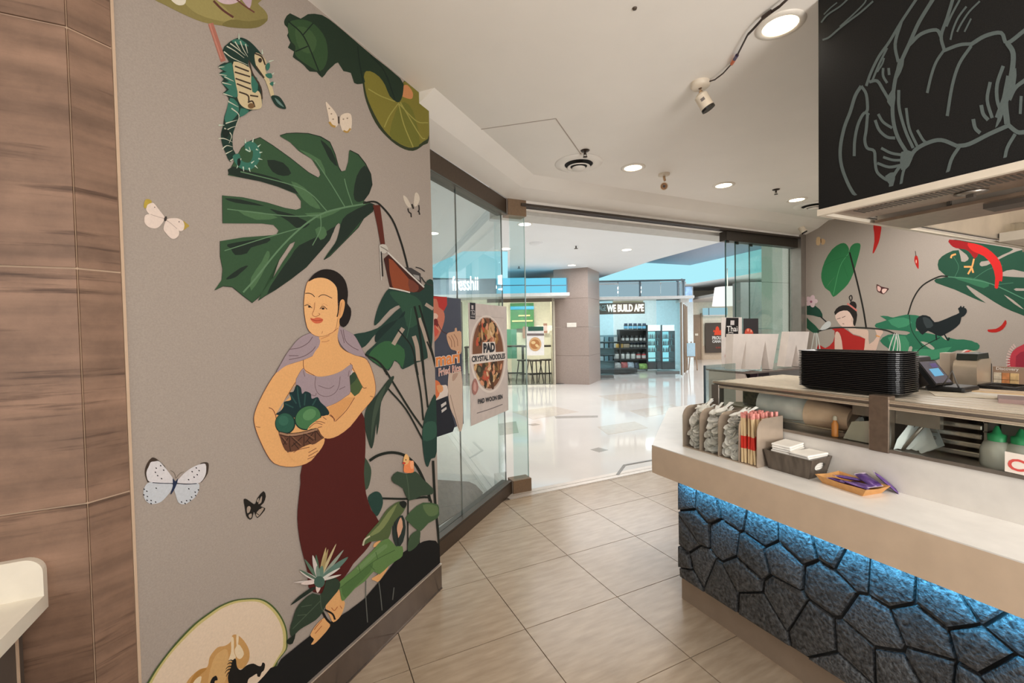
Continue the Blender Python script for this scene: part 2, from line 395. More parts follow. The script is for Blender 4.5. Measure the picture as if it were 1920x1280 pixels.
# glazed front left: rail, head, panes
GL0 = GC-WD*1.45
O = -WN*.10
w1 = MB().slab([GC, GL0, GL0+O, GC+O], (0, 0, .118), M_BRONZE).build('window_1', kind='structure')
MB().slab([GC+Vector((0,0,2.55)), GL0+Vector((0,0,2.55)), GL0+O+Vector((0,0,2.55)), GC+O+Vector((0,0,2.55))], (0, 0, .14), M_BRONZE).build('head_rail', w1)
MB().bb((1.70, 3.58, 0), (1.888, 3.70, .12), M_TAN).build('corner_rail', w1)
MB().bb((1.70, 3.58, 2.545), (1.885, 3.70, 2.70), M_TAN).build('corner_head_rail', w1)
gz = Vector((0, 0, .118)); gi = -WN*.05
def pane(s0, s1):
    a, b = GC-WD*s0+gi+gz, GC-WD*s1+gi+gz
    MB().slab([a, b, b-WN*.010, a-WN*.010], (0, 0, 2.435), M_GLASS).build('pane', w1)
pane(.015, .810); pane(.818, 1.44)
MB().bb((1.735, 3.63, .12), (1.885, 3.64, 2.545), M_GLASS).build('pane', w1)
se = MB(); M_SEAL = mat('glass_edge', (92, 104, 102), .3)
for s0 in (.810, .004):
    a = GC-WD*s0+gi+gz; se.slab([a, a-WD*.004, a-WD*.004-WN*.011, a-WN*.011], (0, 0, 2.435), M_SEAL)
se.bb((1.885, 3.629, .12), (1.890, 3.641, 2.545), mat('bright_glass_edge', (206, 226, 222), .2))
se.build('glass_joint', w1)
sd = MB(); sd.slab([GC+WN*.001+Vector((0,0,.10)), GL0+WN*.001+Vector((0,0,.10)), GL0+Vector((0,0,.10)), GC+Vector((0,0,.10))], (0,0,.006), M_BLACK)
sd.slab([GC+WN*.002+Vector((0,0,2.552)), GL0+WN*.002+Vector((0,0,2.552)), GL0+Vector((0,0,2.552)), GC+Vector((0,0,2.552))], (0,0,.008), M_SEAL); sd.build('gasket', w1)

# folded sliding panes at the right end of the opening
w2 = MB().bb((4.585, 3.60, 2.525), (5.955, 3.70, 2.635), mat('dark_rail', (62, 56, 50), .4, .5, noise=(50, .1))).build('window_2', kind='structure')
for i, (xa, xb) in enumerate(((4.59, 5.45), (4.80, 5.70), (5.10, 5.95))):
    y = 3.615+.03*i
    MB().bb((xa, y, .03), (xb, y+.01, 2.525), glass('slider_glass', (243, 249, 247), .03, k=.08)).build('pane', w2)
    MB().bb((xa-.009, y-.001, .03), (xa, y+.011, 2.525), mat('pane_edge', (28, 70, 68), .2)).build('pane_edge', w2)
    MB().bb((xa+.0, y-.004, 2.50), (xa+.05, y+.016, 2.64), M_BLACK).build('pane_hanger', w2)
MB().bb((4.585, 3.60, 0), (5.955, 3.70, .06), MATS['dark_rail']).build('bottom_rail', w2)
# ================================================================== the mall beyond
M_MFLOOR = mat('polished_mall_tile', (224, 219, 214), .07, noise=(1.2, .03), spec=.6)
M_MCEIL = mat('mall_ceiling_paint', (236, 238, 240), .6, noise=(2, .01))
M_GRAN = mat('pink_granite', (180, 163, 154), .35, noise=(120, .18), dark=(138, 122, 114))
M_GREY = mat('grey_fascia', (150, 166, 176), .45)
M_CREAM = mat('cream_wall', (240, 234, 216), .6)
M_CANOPY = mat('canopy_white', (215, 216, 214), .4)
M_CYAN = glow('skylight_blue', (176, 240, 252), 1.0)
M_CYANB = glow('lightbox_blue', (120, 214, 244), 1.0)
M_LAMPW = glow('lamp_white', (255, 248, 232), 6.0)
mf = [dep_pt(-9, 2.2, 0), dep_pt(9.5, -3, 0)]
fm = MB()
fm.prism([(RIGHT+.2, 3.4), (16, 3.4), (32, 14), (18, 30), (-4, 22), (-9, 9), (-2.5, 1.70), (-.55, 1.67), (1.62, 3.61), (RIGHT+.2, 3.61)], 2, -.12, 0, M_MFLOOR)
fmo = fm.build('floor_mall', kind='structure')
KG = (800, 780, .23958)
def on_floor(pts, K, z0, dz, m, name, parent):
    MB().slab([on_z(K[0]+x*K[2], K[1]+y*K[2], z0) for x, y in pts], (0, 0, dz), m).build(name, parent)
on_floor([(60,445),(300,455),(470,465),(505,478),(610,552),(560,600),(330,755),(90,940)], KG, 0, .003, mat('grey_border_tile', (172, 172, 168), .3), 'border_tile', fmo)
on_floor([(60,498),(330,515),(385,540),(440,600),(425,635),(330,705),(95,858)], KG, .003, .004, mat('dark_mat', (84, 86, 86), .7, noise=(90, .2)), 'entrance_mat', fmo)
M_INSET = mat('grey_inset_tile', (176, 172, 166), .1)
for pts in ([(1280,262),(1345,245),(1420,265),(1350,283)], [(790,65),(850,57),(888,66),(830,76)], [(560,60),(700,40),(720,130),(570,150)], [(1000,0),(1340,-5),(1340,10),(1010,18)]):
    on_floor(pts, KG, 0, .002, M_INSET, 'inset_tile', fmo)
for pts in ([(1120,742),(1200,736),(1235,744),(1150,752)], [(960,772),(1040,762),(1085,772),(1000,786)], [(1120,800),(1190,790),(1215,802),(1140,815)], [(1180,770),(1260,758),(1290,768),(1210,782)]):
    on_floor(pts, (0, 0, 1), 0, .002, mat('beige_inset_tile', (214, 203, 192), .09), 'inset_tile', fmo)
gd = MB(); M_GUIDE = mat('floor_guide', (120, 112, 104), .3, .7)
ga, gb, gc_ = on_z(1158, 890, 0), on_z(1171, 872, 0), on_z(1232, 861, 0)
for a, b in ((ga, gb), (gb, gc_)):
    d = (b-a).normalized(); n = Vector((-d.y, d.x, 0))*.016
    gd.slab([a+n, b+n, b-n, a-n], (0, 0, .004), M_GUIDE)
gd.build('floor_guide', fmo)

# ceiling with two raised, daylit coffers
def cz(px, py): p = on_z(px, py, MALLC); return (p.x, p.y)
outer = [(RIGHT+.2, 3.70), (16, 3.4), (32, 14), (18, 30), (-4, 22), (-9, 9), (-2.5, 1.70), (-.55, 1.67), (1.60, 3.66), (RIGHT+.2, 3.70)][:-1]
h1 = [cz(1100, 529), cz(1228, 487), cz(1365, 450), cz(1500, 408), cz(1530, 490), cz(1428, 510), cz(1294, 532), cz(1140, 527)]
a0, a1 = dep_pt(-3.2, 9.6, 0), dep_pt(-.08, 8.35, 0)
h2 = [tuple(cz(790, 506)), tuple(cz(868, 471)), tuple(cz(952, 471)), tuple(cz(952, 524)), tuple(cz(790, 520))]
def tess(loops): return tessellate_polygon([[Vector((x, y, 0)) for x, y in l] for l in loops])
mc = MB(); lp = [outer, h1, h2]; flat = [Vector((x, y, MALLC)) for l in lp for x, y in l]
mc.add(flat, [tuple(t) for t in tess(lp)], M_MCEIL)
mco = mc.build('ceiling_mall', kind='structure')
M_COFT = mat('coffer_top', (150, 158, 176), .6)
for hole, top, skip in ((h1, 3.86, (0, 1, 2, 3)), (h2, 4.05, (0, 1))):
    k = MB(); n = len(hole)
    for i in range(n):
        a, b = hole[i], hole[(i+1) % n]
        k.add([(a[0], a[1], MALLC), (b[0], b[1], MALLC), (b[0], b[1], top), (a[0], a[1], top)], [(0, 1, 2, 3)], M_MCEIL if i in skip else M_CYAN)
    k.add([(x, y, top) for x, y in hole], [tuple(t) for t in tess([hole])], M_COFT)
    k.build('daylight_coffer', mco)
# mall enclosure far away
fw = MB(); M_FAR = mat('far_wall', (226, 222, 212), .6)
for a, b in (((-10.5, 3.2), (-4.6, 15.3)), ((-4.2, 15.3), (-1.5, 14.9)),):
    pass
ring = [(16, 3.4), (32, 14), (18, 30), (-4, 22), (-9, 9), (-2.5, 1.70)]
for a, b in zip(ring, ring[1:]): fw.add([(a[0], a[1], 0), (b[0], b[1], 0), (b[0], b[1], MALLC), (a[0], a[1], MALLC)], [(0, 1, 2, 3)], M_FAR)
fw.build('wall_far', kind='structure')

# helpers in the facade frame: a box spanning pixels px0..px1, py0..py1 at depth D, running back th metres
FR = Matrix((E1, E2, Vector((0, 0, 1)))).transposed()
def fbox(mb, px0, px1, py0, py1, D, th, m, z=None):
    c = (px0+px1)/2; a = on_d(px0, (py0+py1)/2, D); b = on_d(px1, (py0+py1)/2, D)
    l0, l1 = ld(a)[0], ld(b)[0]; z1, z0 = on_d(c, py0, D).z, on_d(c, py1, D).z
    if z: z0, z1 = z
    mb.box(dep_pt((l0+l1)/2, D+th/2, (z0+z1)/2), (abs(l1-l0), abs(th), abs(z1-z0)), m, FR); return mb
def Zd(px, py, D): return on_d(px, py, D).z
def ftext(mb, s, px0, px1, py0, py1, D, m, off=.02, ext=.02):
    a = on_d(px0, py1, D); b = on_d(px1, py1, D); t = on_d(px0, py0, D)
    mb.text(s, a, E1, (0, 0, 1), t.z-a.z, m, width=(b-a).dot(E1), off=off, ext=ext); return mb

# salad shop
DS = 11.9
sh = thing('salad_shop', dep_pt(-.9, DS, 0), 'salad shop beyond the left glass, grey fascia with glowing white name letters', 'shop')
zc = (Zd(900, 552, DS), Zd(900, 521, DS))
b = fbox(MB(), 740, 930, 520, 552, DS, .25, M_GREY, (zc[0], zc[1]-.02)).build('fascia', sh)
ftext(MB(), 'fresshii', 848, 897, 518, 545, DS-.03, glow('sign_white', (255, 255, 252), 3.0), .012, .03).build('sign_letters', b)
for x0, x1 in ((931, 984), (986, 1032), (1034, 1062)):
    lb = fbox(MB(), x0, x1, 521, 551, DS+.02, .2, M_CYANB).build('light_box', sh)
    fbox(MB(), x0, x1, 534, 535.5, DS, .02, mat('box_bar', (90, 120, 140), .4)).build('cross_bar', lb)
    fbox(MB(), x1, x1+2, 521, 551, DS, .24, MATS['box_bar']).build('mullion', lb)
fbox(MB(), 740, 1068, 551, 557, DS-.75, .9, M_CANOPY).build('canopy', sh)
fbox(MB(), 913, 1040, 558, 566, DS, .12, mat('dark_lintel', (104, 92, 78), .5)).build('lintel', sh)
for x0, x1 in ((742, 866), (868, 936), (938, 1036)):
    fbox(MB(), x0, x1, 566, 721, DS+.02, .02, glass('far_glass', (250, 252, 250), .03)).build('pane', sh)
for x in (867, 937, 1037): fbox(MB(), x-.8, x+.8, 566, 721, DS, .05, mat('door_frame', (88, 84, 80), .4)).build('frame', sh)
fbox(MB(), 1036, 1041, 556, 721, DS, .5, mat('side_wall', (190, 180, 160), .5)).build('side_wall', sh)
fbox(MB(), 700, 1090, 500, 724, DS+3.2, .1, M_CREAM, (0, 3.1)).build('back_wall', sh)
MB().slab([dep_pt(-4.6, DS+.1, .004), dep_pt(1.5, DS+.1, .004), dep_pt(1.5, DS+3.2, .004), dep_pt(-4.6, DS+3.2, .004)], (0, 0, .01), mat('dark_shop_floor', (96, 94, 90), .25, noise=(6, .3))).build('shop_floor', sh)
MB().slab([dep_pt(-4.6, DS+.1, 2.8), dep_pt(1.5, DS+.1, 2.8), dep_pt(1.5, DS+3.2, 2.8), dep_pt(-4.6, DS+3.2, 2.8)], (0, 0, .05), M_MCEIL).build('shop_ceiling', sh)
for (l, d) in ((-2.6, 13), (-.6, 13), (.7, 13)): MB().box(dep_pt(l, d, 2.79), (.9, .5, .02), glow('shop_light', (255, 248, 228), 46), FR).build('light_panel', sh)
# green menu board and posters on the back wall / glass
mb_ = fbox(MB(), 957, 1001, 568, 616, DS+3.0, .05, mat('menu_green', (58, 136, 74), .5, noise=(9, .25)))
bo = tag(mb_.build('menu_board'), 'green menu board on the cream back wall of the salad shop', 'menu board')
fbox(MB(), 957, 1001, 574, 580, DS+2.96, .03, glow('menu_blue', (90, 200, 235), 1.2)).build('blue_band', bo)
fbox(MB(), 960, 999, 600, 603, DS+2.96, .03, mat('menu_cream', (226, 222, 160), .5)).build('pale_band', bo)
fbox(MB(), 972, 994, 590, 593, DS+2.96, .03, MATS['menu_cream']).build('pale_mark', bo)
gp = fbox(MB(), 946, 969, 617, 672, DS+2.4, .04, mat('poster_green', (74, 128, 108), .5)).build('wall_poster')
tag(gp, 'tall green poster below and left of the menu board in the salad shop', 'poster')
for px in (980, 1019): 
    q = fbox(MB(), px, px+7, 612 if px == 980 else 606, 634 if px == 980 else 624, DS+3.0, .04, mat('menu_card_brown', (176, 128, 108), .6)).build('wall_card')
    tag(q, 'small brown card on the salad shop wall %s' % ('left of the white noodle poster' if px == 980 else 'right of the white noodle poster'), 'card')
np_ = fbox(MB(), 988, 1020, 612, 666, DS-.05, .02, mat('poster_white', (232, 228, 224), .5)).build('window_poster')
tag(np_, 'white poster with a noodle bowl on the salad shop window', 'poster')
fbox(MB(), 990, 1019, 612, 620, DS-.065, .012, mat('poster_dark_green', (38, 84, 70), .5)).build('green_header', np_)
P = Print(lambda x, y: on_d(x, y, DS-.06), -E2, .002)
P.poly((120, 108, 106), (0, 0, 1), [(988, 625), (1020, 625), (1020, 629), (988, 629)], 0)
P.poly((205, 165, 120), (0, 0, 1), ell(1003.5, 645, 11.5, 13)).poly((176, 120, 76), (0, 0, 1), ell(1003, 645, 9, 9)).poly((222, 190, 140), (0, 0, 1), ell(1000, 642, 4, 3)).poly((222, 190, 140), (0, 0, 1), ell(1007, 648, 4, 2.5, 40))
P.build('noodle_print', np_)
# tall tables and stools behind the glass
M_DKF = mat('dark_furniture', (58, 52, 46), .5)
def bar_table(l, d, wd, lab):
    t = thing('bar_table', dep_pt(l, d, 0), lab, 'table', 'bar tables in the salad shop')
    MB().box(dep_pt(l, d, 1.03), (wd, .5, .045), M_DKF, FR).build('tabletop', t)
    for sx in (-1, 1):
        MB().box(dep_pt(l+sx*(wd/2-.04), d, .51), (.05, .4, 1.0), M_DKF, FR).build('leg', t)
    MB().box(dep_pt(l, d, .22), (wd, .04, .04), M_DKF, FR).build('footrail', t)
bar_table(.75, 12.8, .95, 'dark bar table nearest the granite pillar in the salad shop')
bar_table(-.05, 13.1, .8, 'dark bar table in the middle of the salad shop window')
bar_table(-.95, 13.0, .9, 'dark bar table behind the noodle posters in the salad shop')
st0 = thing('bar_stool', (0, 0, 0), 'dark metal stool beside the bar tables', 'stool', 'stools in the salad shop')
MB().box((0, 0, .64), (.32, .32, .035), M_DKF).build('seat', st0)
for sx in (-1, 1):
    for sy in (-1, 1): MB().cyl((sx*.12, sy*.12, .63), (sx*.19, sy*.19, .0), .016, M_DKF, 6).build('leg', st0)
MB().box((0, 0, .24), (.32, .02, .02), M_DKF).build('stretcher', st0)
for i, (l, d) in enumerate(((.35, 12.5), (.62, 12.35), (-.35, 12.6), (1.0, 12.5))):
    lb = ('dark metal stool, third from the granite pillar', 'dark metal stool, second from the granite pillar', 'dark metal stool farthest left of the four behind the salad shop glass', 'dark metal stool right beside the granite pillar')[i]
    if i == 0: st0.location = dep_pt(l, d, 0); st0['label'] = lb
    else: dup(st0, dep_pt(l, d, 0), label=lb)

# granite pillar
pl_ = thing('granite_pillar', on_z(1072, 720, 0), 'pinkish granite pillar standing between the two shops', 'pillar')
pa, pb, pc = on_z(1041, 719, 0), on_z(1105, 721, 0), on_z(1126, 712, 0)
pd = pa+(pc-pb)
for z0, z1 in ((0, .78), (.785, 1.56), (1.565, 2.34), (2.345, MALLC)):
    MB().slab([Vector((p.x, p.y, z0)) for p in (pa, pb, pc, pd)], (0, 0, z1-z0), M_GRAN).build('granite_panel', pl_)
swd = MB(); q = on_w(1077, 615, P=pa) if False else None
nn = Vector(((pb-pa).y, -(pb-pa).x, 0)).normalized(); tt = (pb-pa).normalized()
swd.box(pa+tt*.52*(pb-pa).length+nn*.01+Vector((0, 0, 1.62)), (.26, .02, .12), mat('switch_plate', (236, 230, 220), .4), Matrix((tt, nn, Vector((0,0,1)))).transposed())
tag(swd.build('switch_plate'), 'white switch plate fixed on the granite pillar', 'switch')

# supplement shop
D2 = 13.5
s2 = thing('supplement_shop', dep_pt(4, D2, 0), 'brightly lit supplement shop with glass front right of the granite pillar', 'shop')
M_FR = mat('grey_frame', (112, 126, 134), .4, .4)
for x0, x1 in ((1118, 1158), (1160, 1199), (1203, 1238), (1240, 1270), (1275, 1283)):
    fbox(MB(), x0, x1, 528, 555, D2, .04, glow('clerestory_pane', (160, 190, 202), .85)).build('clerestory_pane', s2)
for x in (1119, 1200.5, 1272, 1283): fbox(MB(), x-1.3, x+1.3, 526, 556, D2-.06, .12, M_FR).build('mullion', s2)
fbox(MB(), 1117, 1285, 524.5, 527.5, D2-.06, .1, M_FR).build('top_rail', s2)
fbox(MB(), 1100, 1302, 555.5, 560.5, D2-.6, .8, M_CANOPY).build('canopy', s2)
fbox(MB(), 1080, 1300, 500, 700, D2+4.0, .1, mat('shop_white', (226, 234, 236), .5), (0, 3.1)).build('back_wall', s2)
fbox(MB(), 1105, 1109, 560, 704, D2-.4, 4.2, MATS['shop_white'], (0, 3.1)).build('side_wall', s2)
P_ = [on_d(1278, 640, D2), on_d(1281, 640, D2), on_d(1284, 640, D2+3.9), on_d(1280, 640, D2+3.9)]
MB().slab([Vector((q.x, q.y, 0)) for q in P_], (0, 0, 3.0), MATS['shop_white']).build('side_wall', s2)
MB().slab([dep_pt(2.3, D2, 2.85), dep_pt(5.4, D2, 2.85), dep_pt(6.4, D2+4, 2.85), dep_pt(2.3, D2+4, 2.85)], (0, 0, .05), M_MCEIL).build('shop_ceiling', s2)
for (l, d) in ((3.2, 14.6), (4.4, 14.6), (3.6, 16.2), (5.0, 16.2)): MB().box(dep_pt(l, d, 2.83), (.8, .5, .02), glow('cool_light', (235, 250, 255), 16), FR).build('light_panel', s2)
for x0, x1 in ((1110, 1119), (1152, 1230)): fbox(MB(), x0, x1, 561, 700, D2, .02, MATS['far_glass']).build('pane', s2)
for x0, x1, y0, yb, dd in ((1120, 1150.5, 562, 708.5, -.5), (1231.5, 1274.5, 562, 701.5, -.15)):
    d_ = fbox(MB(), x0, x1, y0, yb-5, D2+dd, .02, glass('door_glass', (236, 250, 252), .04)).build('glass_door', s2)
    fbox(MB(), x0, x1, yb-5.5, yb, D2+dd-.02, .06, mat('door_rail', (110, 112, 112), .35, .6)).build('door_rail', d_)
    fbox(MB(), x0, x1, y0-2, y0+.5, D2+dd-.02, .06, mat('door_closer', (52, 56, 58), .4)).build('door_closer', d_)
sg = thing('sign_board', on_d(1163, 588, D2+.5), 'brown hanging sign with white capital letters in the supplement shop', 'sign')
fbox(MB(), 1118, 1209, 567.5, 588.5, D2+.5, .08, mat('sign_brown', (120, 104, 94), .5)).build('board', sg)
ftext(MB(), 'WE BUILD APE', 1138, 1207, 571, 585, D2+.48, glow('sign_warm', (255, 252, 240), 1.6), .035, .02).build('lettering', sg)
ftext(MB(), 'RAGE', 1119, 1136, 572, 583, D2+.48, mat('sign_grey_letter', (196, 206, 206), .4), .02, .02).build('lettering', sg)
sg2 = fbox(MB(), 1149, 1206, 557, 567, D2+.7, .06, mat('cream_sign', (228, 212, 176), .5)).build('hanging_sign')
tag(sg2, 'narrow cream sign panel above the brown sign board', 'sign')
# shelving with tubs
DSH = 15.2
sf = thing('display_shelf', on_d(1185, 690, DSH), 'black shelf unit stacked with tubs in the supplement shop', 'shelf')
M_SHB = mat('shelf_black', (44, 46, 50), .5)
fbox(MB(), 1163, 1214, 618, 693, DSH+.35, .05, M_SHB).build('back_panel', sf)
for y in (618.5, 641, 653, 674, 692): fbox(MB(), 1152 if y > 645 else 1162, 1214, y-1.4, y+1.2, DSH, .38, M_SHB).build('shelf_board', sf)
for x in (1163, 1213): fbox(MB(), x-1, x+1, 618, 694, DSH, .4, M_SHB).build('upright', sf)
def tub(name, px, yb, hpx, wpx, D, body, lid, lab, grp):
    p = on_d(px, yb, D); H = on_d(px, yb-hpx, D).z-p.z; r = wpx/F_PX*D/2
    t = thing(name, p, lab, 'tub', grp)
    MB().lathe([(r*.92, .002), (r, .02), (r, H*.70), (r*.82, H*.76)], p, body, 12).build('body', t)
    MB().lathe([(r*.86, H*.76), (r*.86, H), (r*.7, H)], p, lid, 12).build('lid', t)
    MB().lathe([(r*1.01, H*.12), (r*1.01, H*.55)], p, mat('label_blue' if 'top' in lab else 'label_white', (120, 190, 225) if 'top' in lab else (205, 205, 205), .5), 12).build('label_band', t)
M_TB = mat('tub_black', (30, 36, 42), .35); M_TL = mat('tub_lid', (26, 52, 84), .35); M_TW = mat('tub_white', (206, 206, 206), .4); M_TR = mat('tub_red', (180, 58, 62), .4)
ordn = ('first', 'second', 'third', 'fourth', 'fifth', 'sixth')
for i in range(5): tub('tub', 1173.5+i*8.6, 617, 11, 7.6, DSH+.15, M_TB, M_TL, 'black tub with blue lid on the top shelf, %s from the left' % ordn[i], 'tubs on the top shelf')
for i in range(6): tub('tub', 1167.5+i*8.4, 639.5, 11, 7.0, DSH+.15, M_TB, M_TB, 'black tub on the second shelf of the supplement shop, %s from the left' % ordn[i], 'tubs on the second shelf')
for i in range(5): tub('tub', 1183.5+i*6.3, 651.5, 9.5, 5.6, DSH+.15, M_TB, M_TL, 'small dark tub on the third shelf beside the orange boxes, %s from the left' % ordn[i], 'tubs on the third shelf')
for i in range(6): tub('tub', 1157+i*10.0, 672.5, 12.5, 8.6, DSH+.1, M_TR if i > 3 else M_TW, M_TB, '%s tub on the fourth shelf, %s from the left' % ('red' if i > 3 else 'white', ordn[i]), 'tubs on the fourth shelf')
for i, (x0, x1, c, nm) in enumerate(((1155, 1168, (222, 178, 96), 'orange and yellow'), (1169, 1180, (206, 186, 164), 'beige'))):
    q = fbox(MB(), x0, x1, 644.5, 652, DSH+.1, .2, mat('carton_%d' % i, c, .6, noise=(30, .2))).build('snack_carton'); tag(q, '%s snack carton on the third shelf' % nm, 'box')
def bag(px, yb, wpx, hpx, c, lab):
    p = on_d(px, yb, DSH+.05); W = wpx/F_PX*DSH/2; H = hpx/F_PX*DSH
    b_ = MB(); vs = []
    for k, (f, t_) in enumerate(((.9, .09), (1, .11), (.95, .08), (.9, .02))):
        zz = H*(0, .3, .7, 1)[k]
        vs += [p+E1*(sx*W*f)+E2*(sy*t_)+Vector((0, 0, zz)) for sx, sy in ((-1, -1), (1, -1), (1, 1), (-1, 1))]
    fs = [(3, 2, 1, 0), (12, 13, 14, 15)]+[(k*4+i, k*4+(i+1) % 4, k*4+4+(i+1) % 4, k*4+4+i) for k in range(3) for i in range(4)]
    b_.add(vs, fs, mat('bag_%d_%d_%d' % c, c, .45, noise=(18, .35)), True); tag(b_.build('snack_bag'), lab, 'bag', 'bags on the bottom shelf')
for a in ((1158, 691, 11, 12, (176, 176, 178), 'grey snack bag at the left end of the bottom shelf'), (1170, 691, 12, 13, (164, 82, 84), 'reddish snack bag, second on the bottom shelf'), (1182, 691, 12, 13, (158, 172, 188), 'pale blue snack bag in the middle of the bottom shelf'), (1193, 691, 8, 12, (52, 66, 84), 'dark blue snack bag on the bottom shelf'), (1205, 691, 15, 10, (134, 172, 92), 'green snack bag at the right end of the bottom shelf')): bag(*a)
lc = thing('display_counter', on_d(1160, 700, DSH-.9), 'low dark display counter in front of the shop shelves, left of the fridges', 'counter')
fbox(MB(), 1127, 1195, 692, 699, DSH-1.0, .5, M_SHB).build('plinth', lc)
fbox(MB(), 1121, 1163, 628, 692, DSH+.3, .05, mat('slatwall', (140, 162, 168), .4)).build('back_panel', lc)
for y in (640, 652, 664, 676): fbox(MB(), 1122, 1162, y, y+1.2, DSH+.1, .2, M_FR).build('shelf_board', lc)
k = 0
for y in (640, 652, 676):
    for i in range(4):
        x = 1125.5+i*8.6
        q = fbox(MB(), x, x+6, y-8.5, y, DSH+.12, .14, mat('pack_%d' % (i % 3), ((196, 206, 210), (120, 150, 160), (84, 96, 108))[i % 3], .5)); k += 1
        tag(q.build('supplement_pack'), 'small pack on the %s slatwall shelf, %s from the left' % ({640: 'upper', 652: 'middle', 676: 'lower'}[y], ordn[i]), 'box', 'packs on the slatwall')
# fridges
M_FGL = glow('fridge_glow', (190, 246, 252), 1.0)
def fridge(x0, x1, yt, yb, D, lab):
    f = thing('drinks_fridge', on_d((x0+x1)/2, yb, D), lab, 'fridge', 'drinks fridges')
    fbox(MB(), x0, x1, yt, yt+11, D, .6, glow('fridge_head', (238, 254, 255), 1.6)).build('header_light', f)
    fbox(MB(), x0, x1, yt+11, yb-13, D+.55, .05, M_FGL).build('lit_back', f)
    fbox(MB(), x0-.6, x0+.8, yt, yb, D, .6, M_SHB).build('side_panel', f); fbox(MB(), x1-.8, x1+.6, yt, yb, D, .6, M_SHB).build('side_panel', f)
    fbox(MB(), x0, x1, yb-13, yb, D, .6, M_SHB).build('base', f)
    fbox(MB(), x0, x1, yt+11, yt+12.5, D, .05, M_SHB).build('door_frame', f)
    n = 5
    for r in range(4):
        y = yt+25+r*12.5
        s_ = fbox(MB(), x0+.8, x1-.8, y, y+.9, D+.1, .42, mat('wire_shelf', (150, 160, 164), .4)).build('shelf', f)
        if r < 3:
            bt = MB()
            for i in range(7):
                bx = x0+2.6+i*(x1-x0-5.2)/6; p = on_d(bx, y, D+.2); H = .16; rr = .022
                bt.lathe([(rr, 0), (rr, H*.65), (rr*.4, H*.85), (rr*.4, H)], p, mat('bottle_%d' % ((i+r) % 3), ((230, 236, 236), (150, 96, 92), (96, 120, 132))[(i+r) % 3], .3), 6)
            bt.build('bottle_row', s_)['kind'] = 'stuff'
    fbox(MB(), x0+.8, x1-.8, yt+12.5, yb-13, D, .015, glass('fridge_glass', (236, 252, 254), .03)).build('glass_door', f)
fridge(1214.5, 1239, 609, 692, DSH+.05, 'left one of the two drinks fridges side by side in the supplement shop')
fridge(1241.5, 1265, 609, 692, DSH+.05, 'right one of the two drinks fridges side by side in the supplement shop')
fridge(1107, 1119.5, 612, 690, DSH-.1, 'narrow lit drinks fridge close to the granite pillar')

# corridor to the right of the supplement shop
D3 = 20.0
cw = MB(); fbox(cw, 1284, 1520, 560, 665, D3, .2, M_CREAM, (0, MALLC)); cwo = cw.build('wall_corridor', kind='structure')
fbox(MB(), 1284, 1400, 642, 662, D3-.04, .05, mat('wainscot', (205, 186, 164), .5), (0, .62)).build('wainscot', cwo)
d1 = fbox(MB(), 1296, 1315, 612, 662, D3-.06, .08, mat('corridor_door', (150, 128, 106), .5), (0, 2.05)).build('door_1', kind='structure')
fbox(MB(), 1292.5, 1296, 610, 662, D3-.09, .1, mat('corridor_frame', (178, 158, 134), .5), (0, 2.12)).build('door_frame', d1); fbox(MB(), 1315, 1318, 610, 662, D3-.09, .1, MATS['corridor_frame'], (0, 2.12)).build('door_frame', d1)
fbox(MB(), 1303, 1309, 625, 629, D3-.08, .02, mat('door_notice', (230, 222, 205), .5)).build('door_notice', d1)
bp = thing('banner_poster', on_d(1338, 662, D3-.15), 'tall dark poster with a red maple leaf on the corridor wall', 'poster')
fbox(MB(), 1323, 1353, 605, 661, D3-.15, .04, mat('banner_dark', (74, 64, 56), .6)).build('panel', bp)
PR = Print(lambda x, y: on_d(x, y, D3-.15), -E2, .004)
PR.poly((226, 84, 58), (0, 0, 1), [(1339, 628), (1340, 621), (1337, 623), (1338, 618), (1341, 620), (1342, 614), (1345, 611), (1348, 614), (1349, 620), (1352, 618), (1352, 628)], 0).build('maple_leaf', bp)
ftext(MB(), 'PROU', 1335.5, 1352, 630, 636.5, D3-.16, glow('banner_white', (240, 236, 228), .75), .04, .004).build('lettering', bp)
ftext(MB(), 'CANA', 1335.5, 1352, 637.5, 642.5, D3-.16, MATS['banner_white'], .04, .004).build('lettering', bp)
ftext(MB(), 'CO', 1342, 1351, 650, 653, D3-.16, mat('banner_red', (170, 60, 48), .5), .03, .004).build('lettering', bp)
MB().slab([dep_pt(7.5, 15.2, 2.62), dep_pt(13, 15.2, 2.62), dep_pt(13, 20, 2.62), dep_pt(7.5, 20, 2.62)], (0, 0, .1), mat('corridor_soffit', (206, 200, 194), .6)).build('ceiling_corridor', kind='structure')
cb = fbox(MB(), 1318.5, 1364, 577, 592, D3-.3, .06, glow('high_window', (168, 212, 224), .85)).build('window_3', kind='structure')
fbox(MB(), 1318, 1365, 590, 592, D3-.34, .06, M_CANOPY).build('window_sill', cb)
fbox(MB(), 1329, 1330, 577, 591, D3-.34, .06, M_FR).build('mullion', cb)
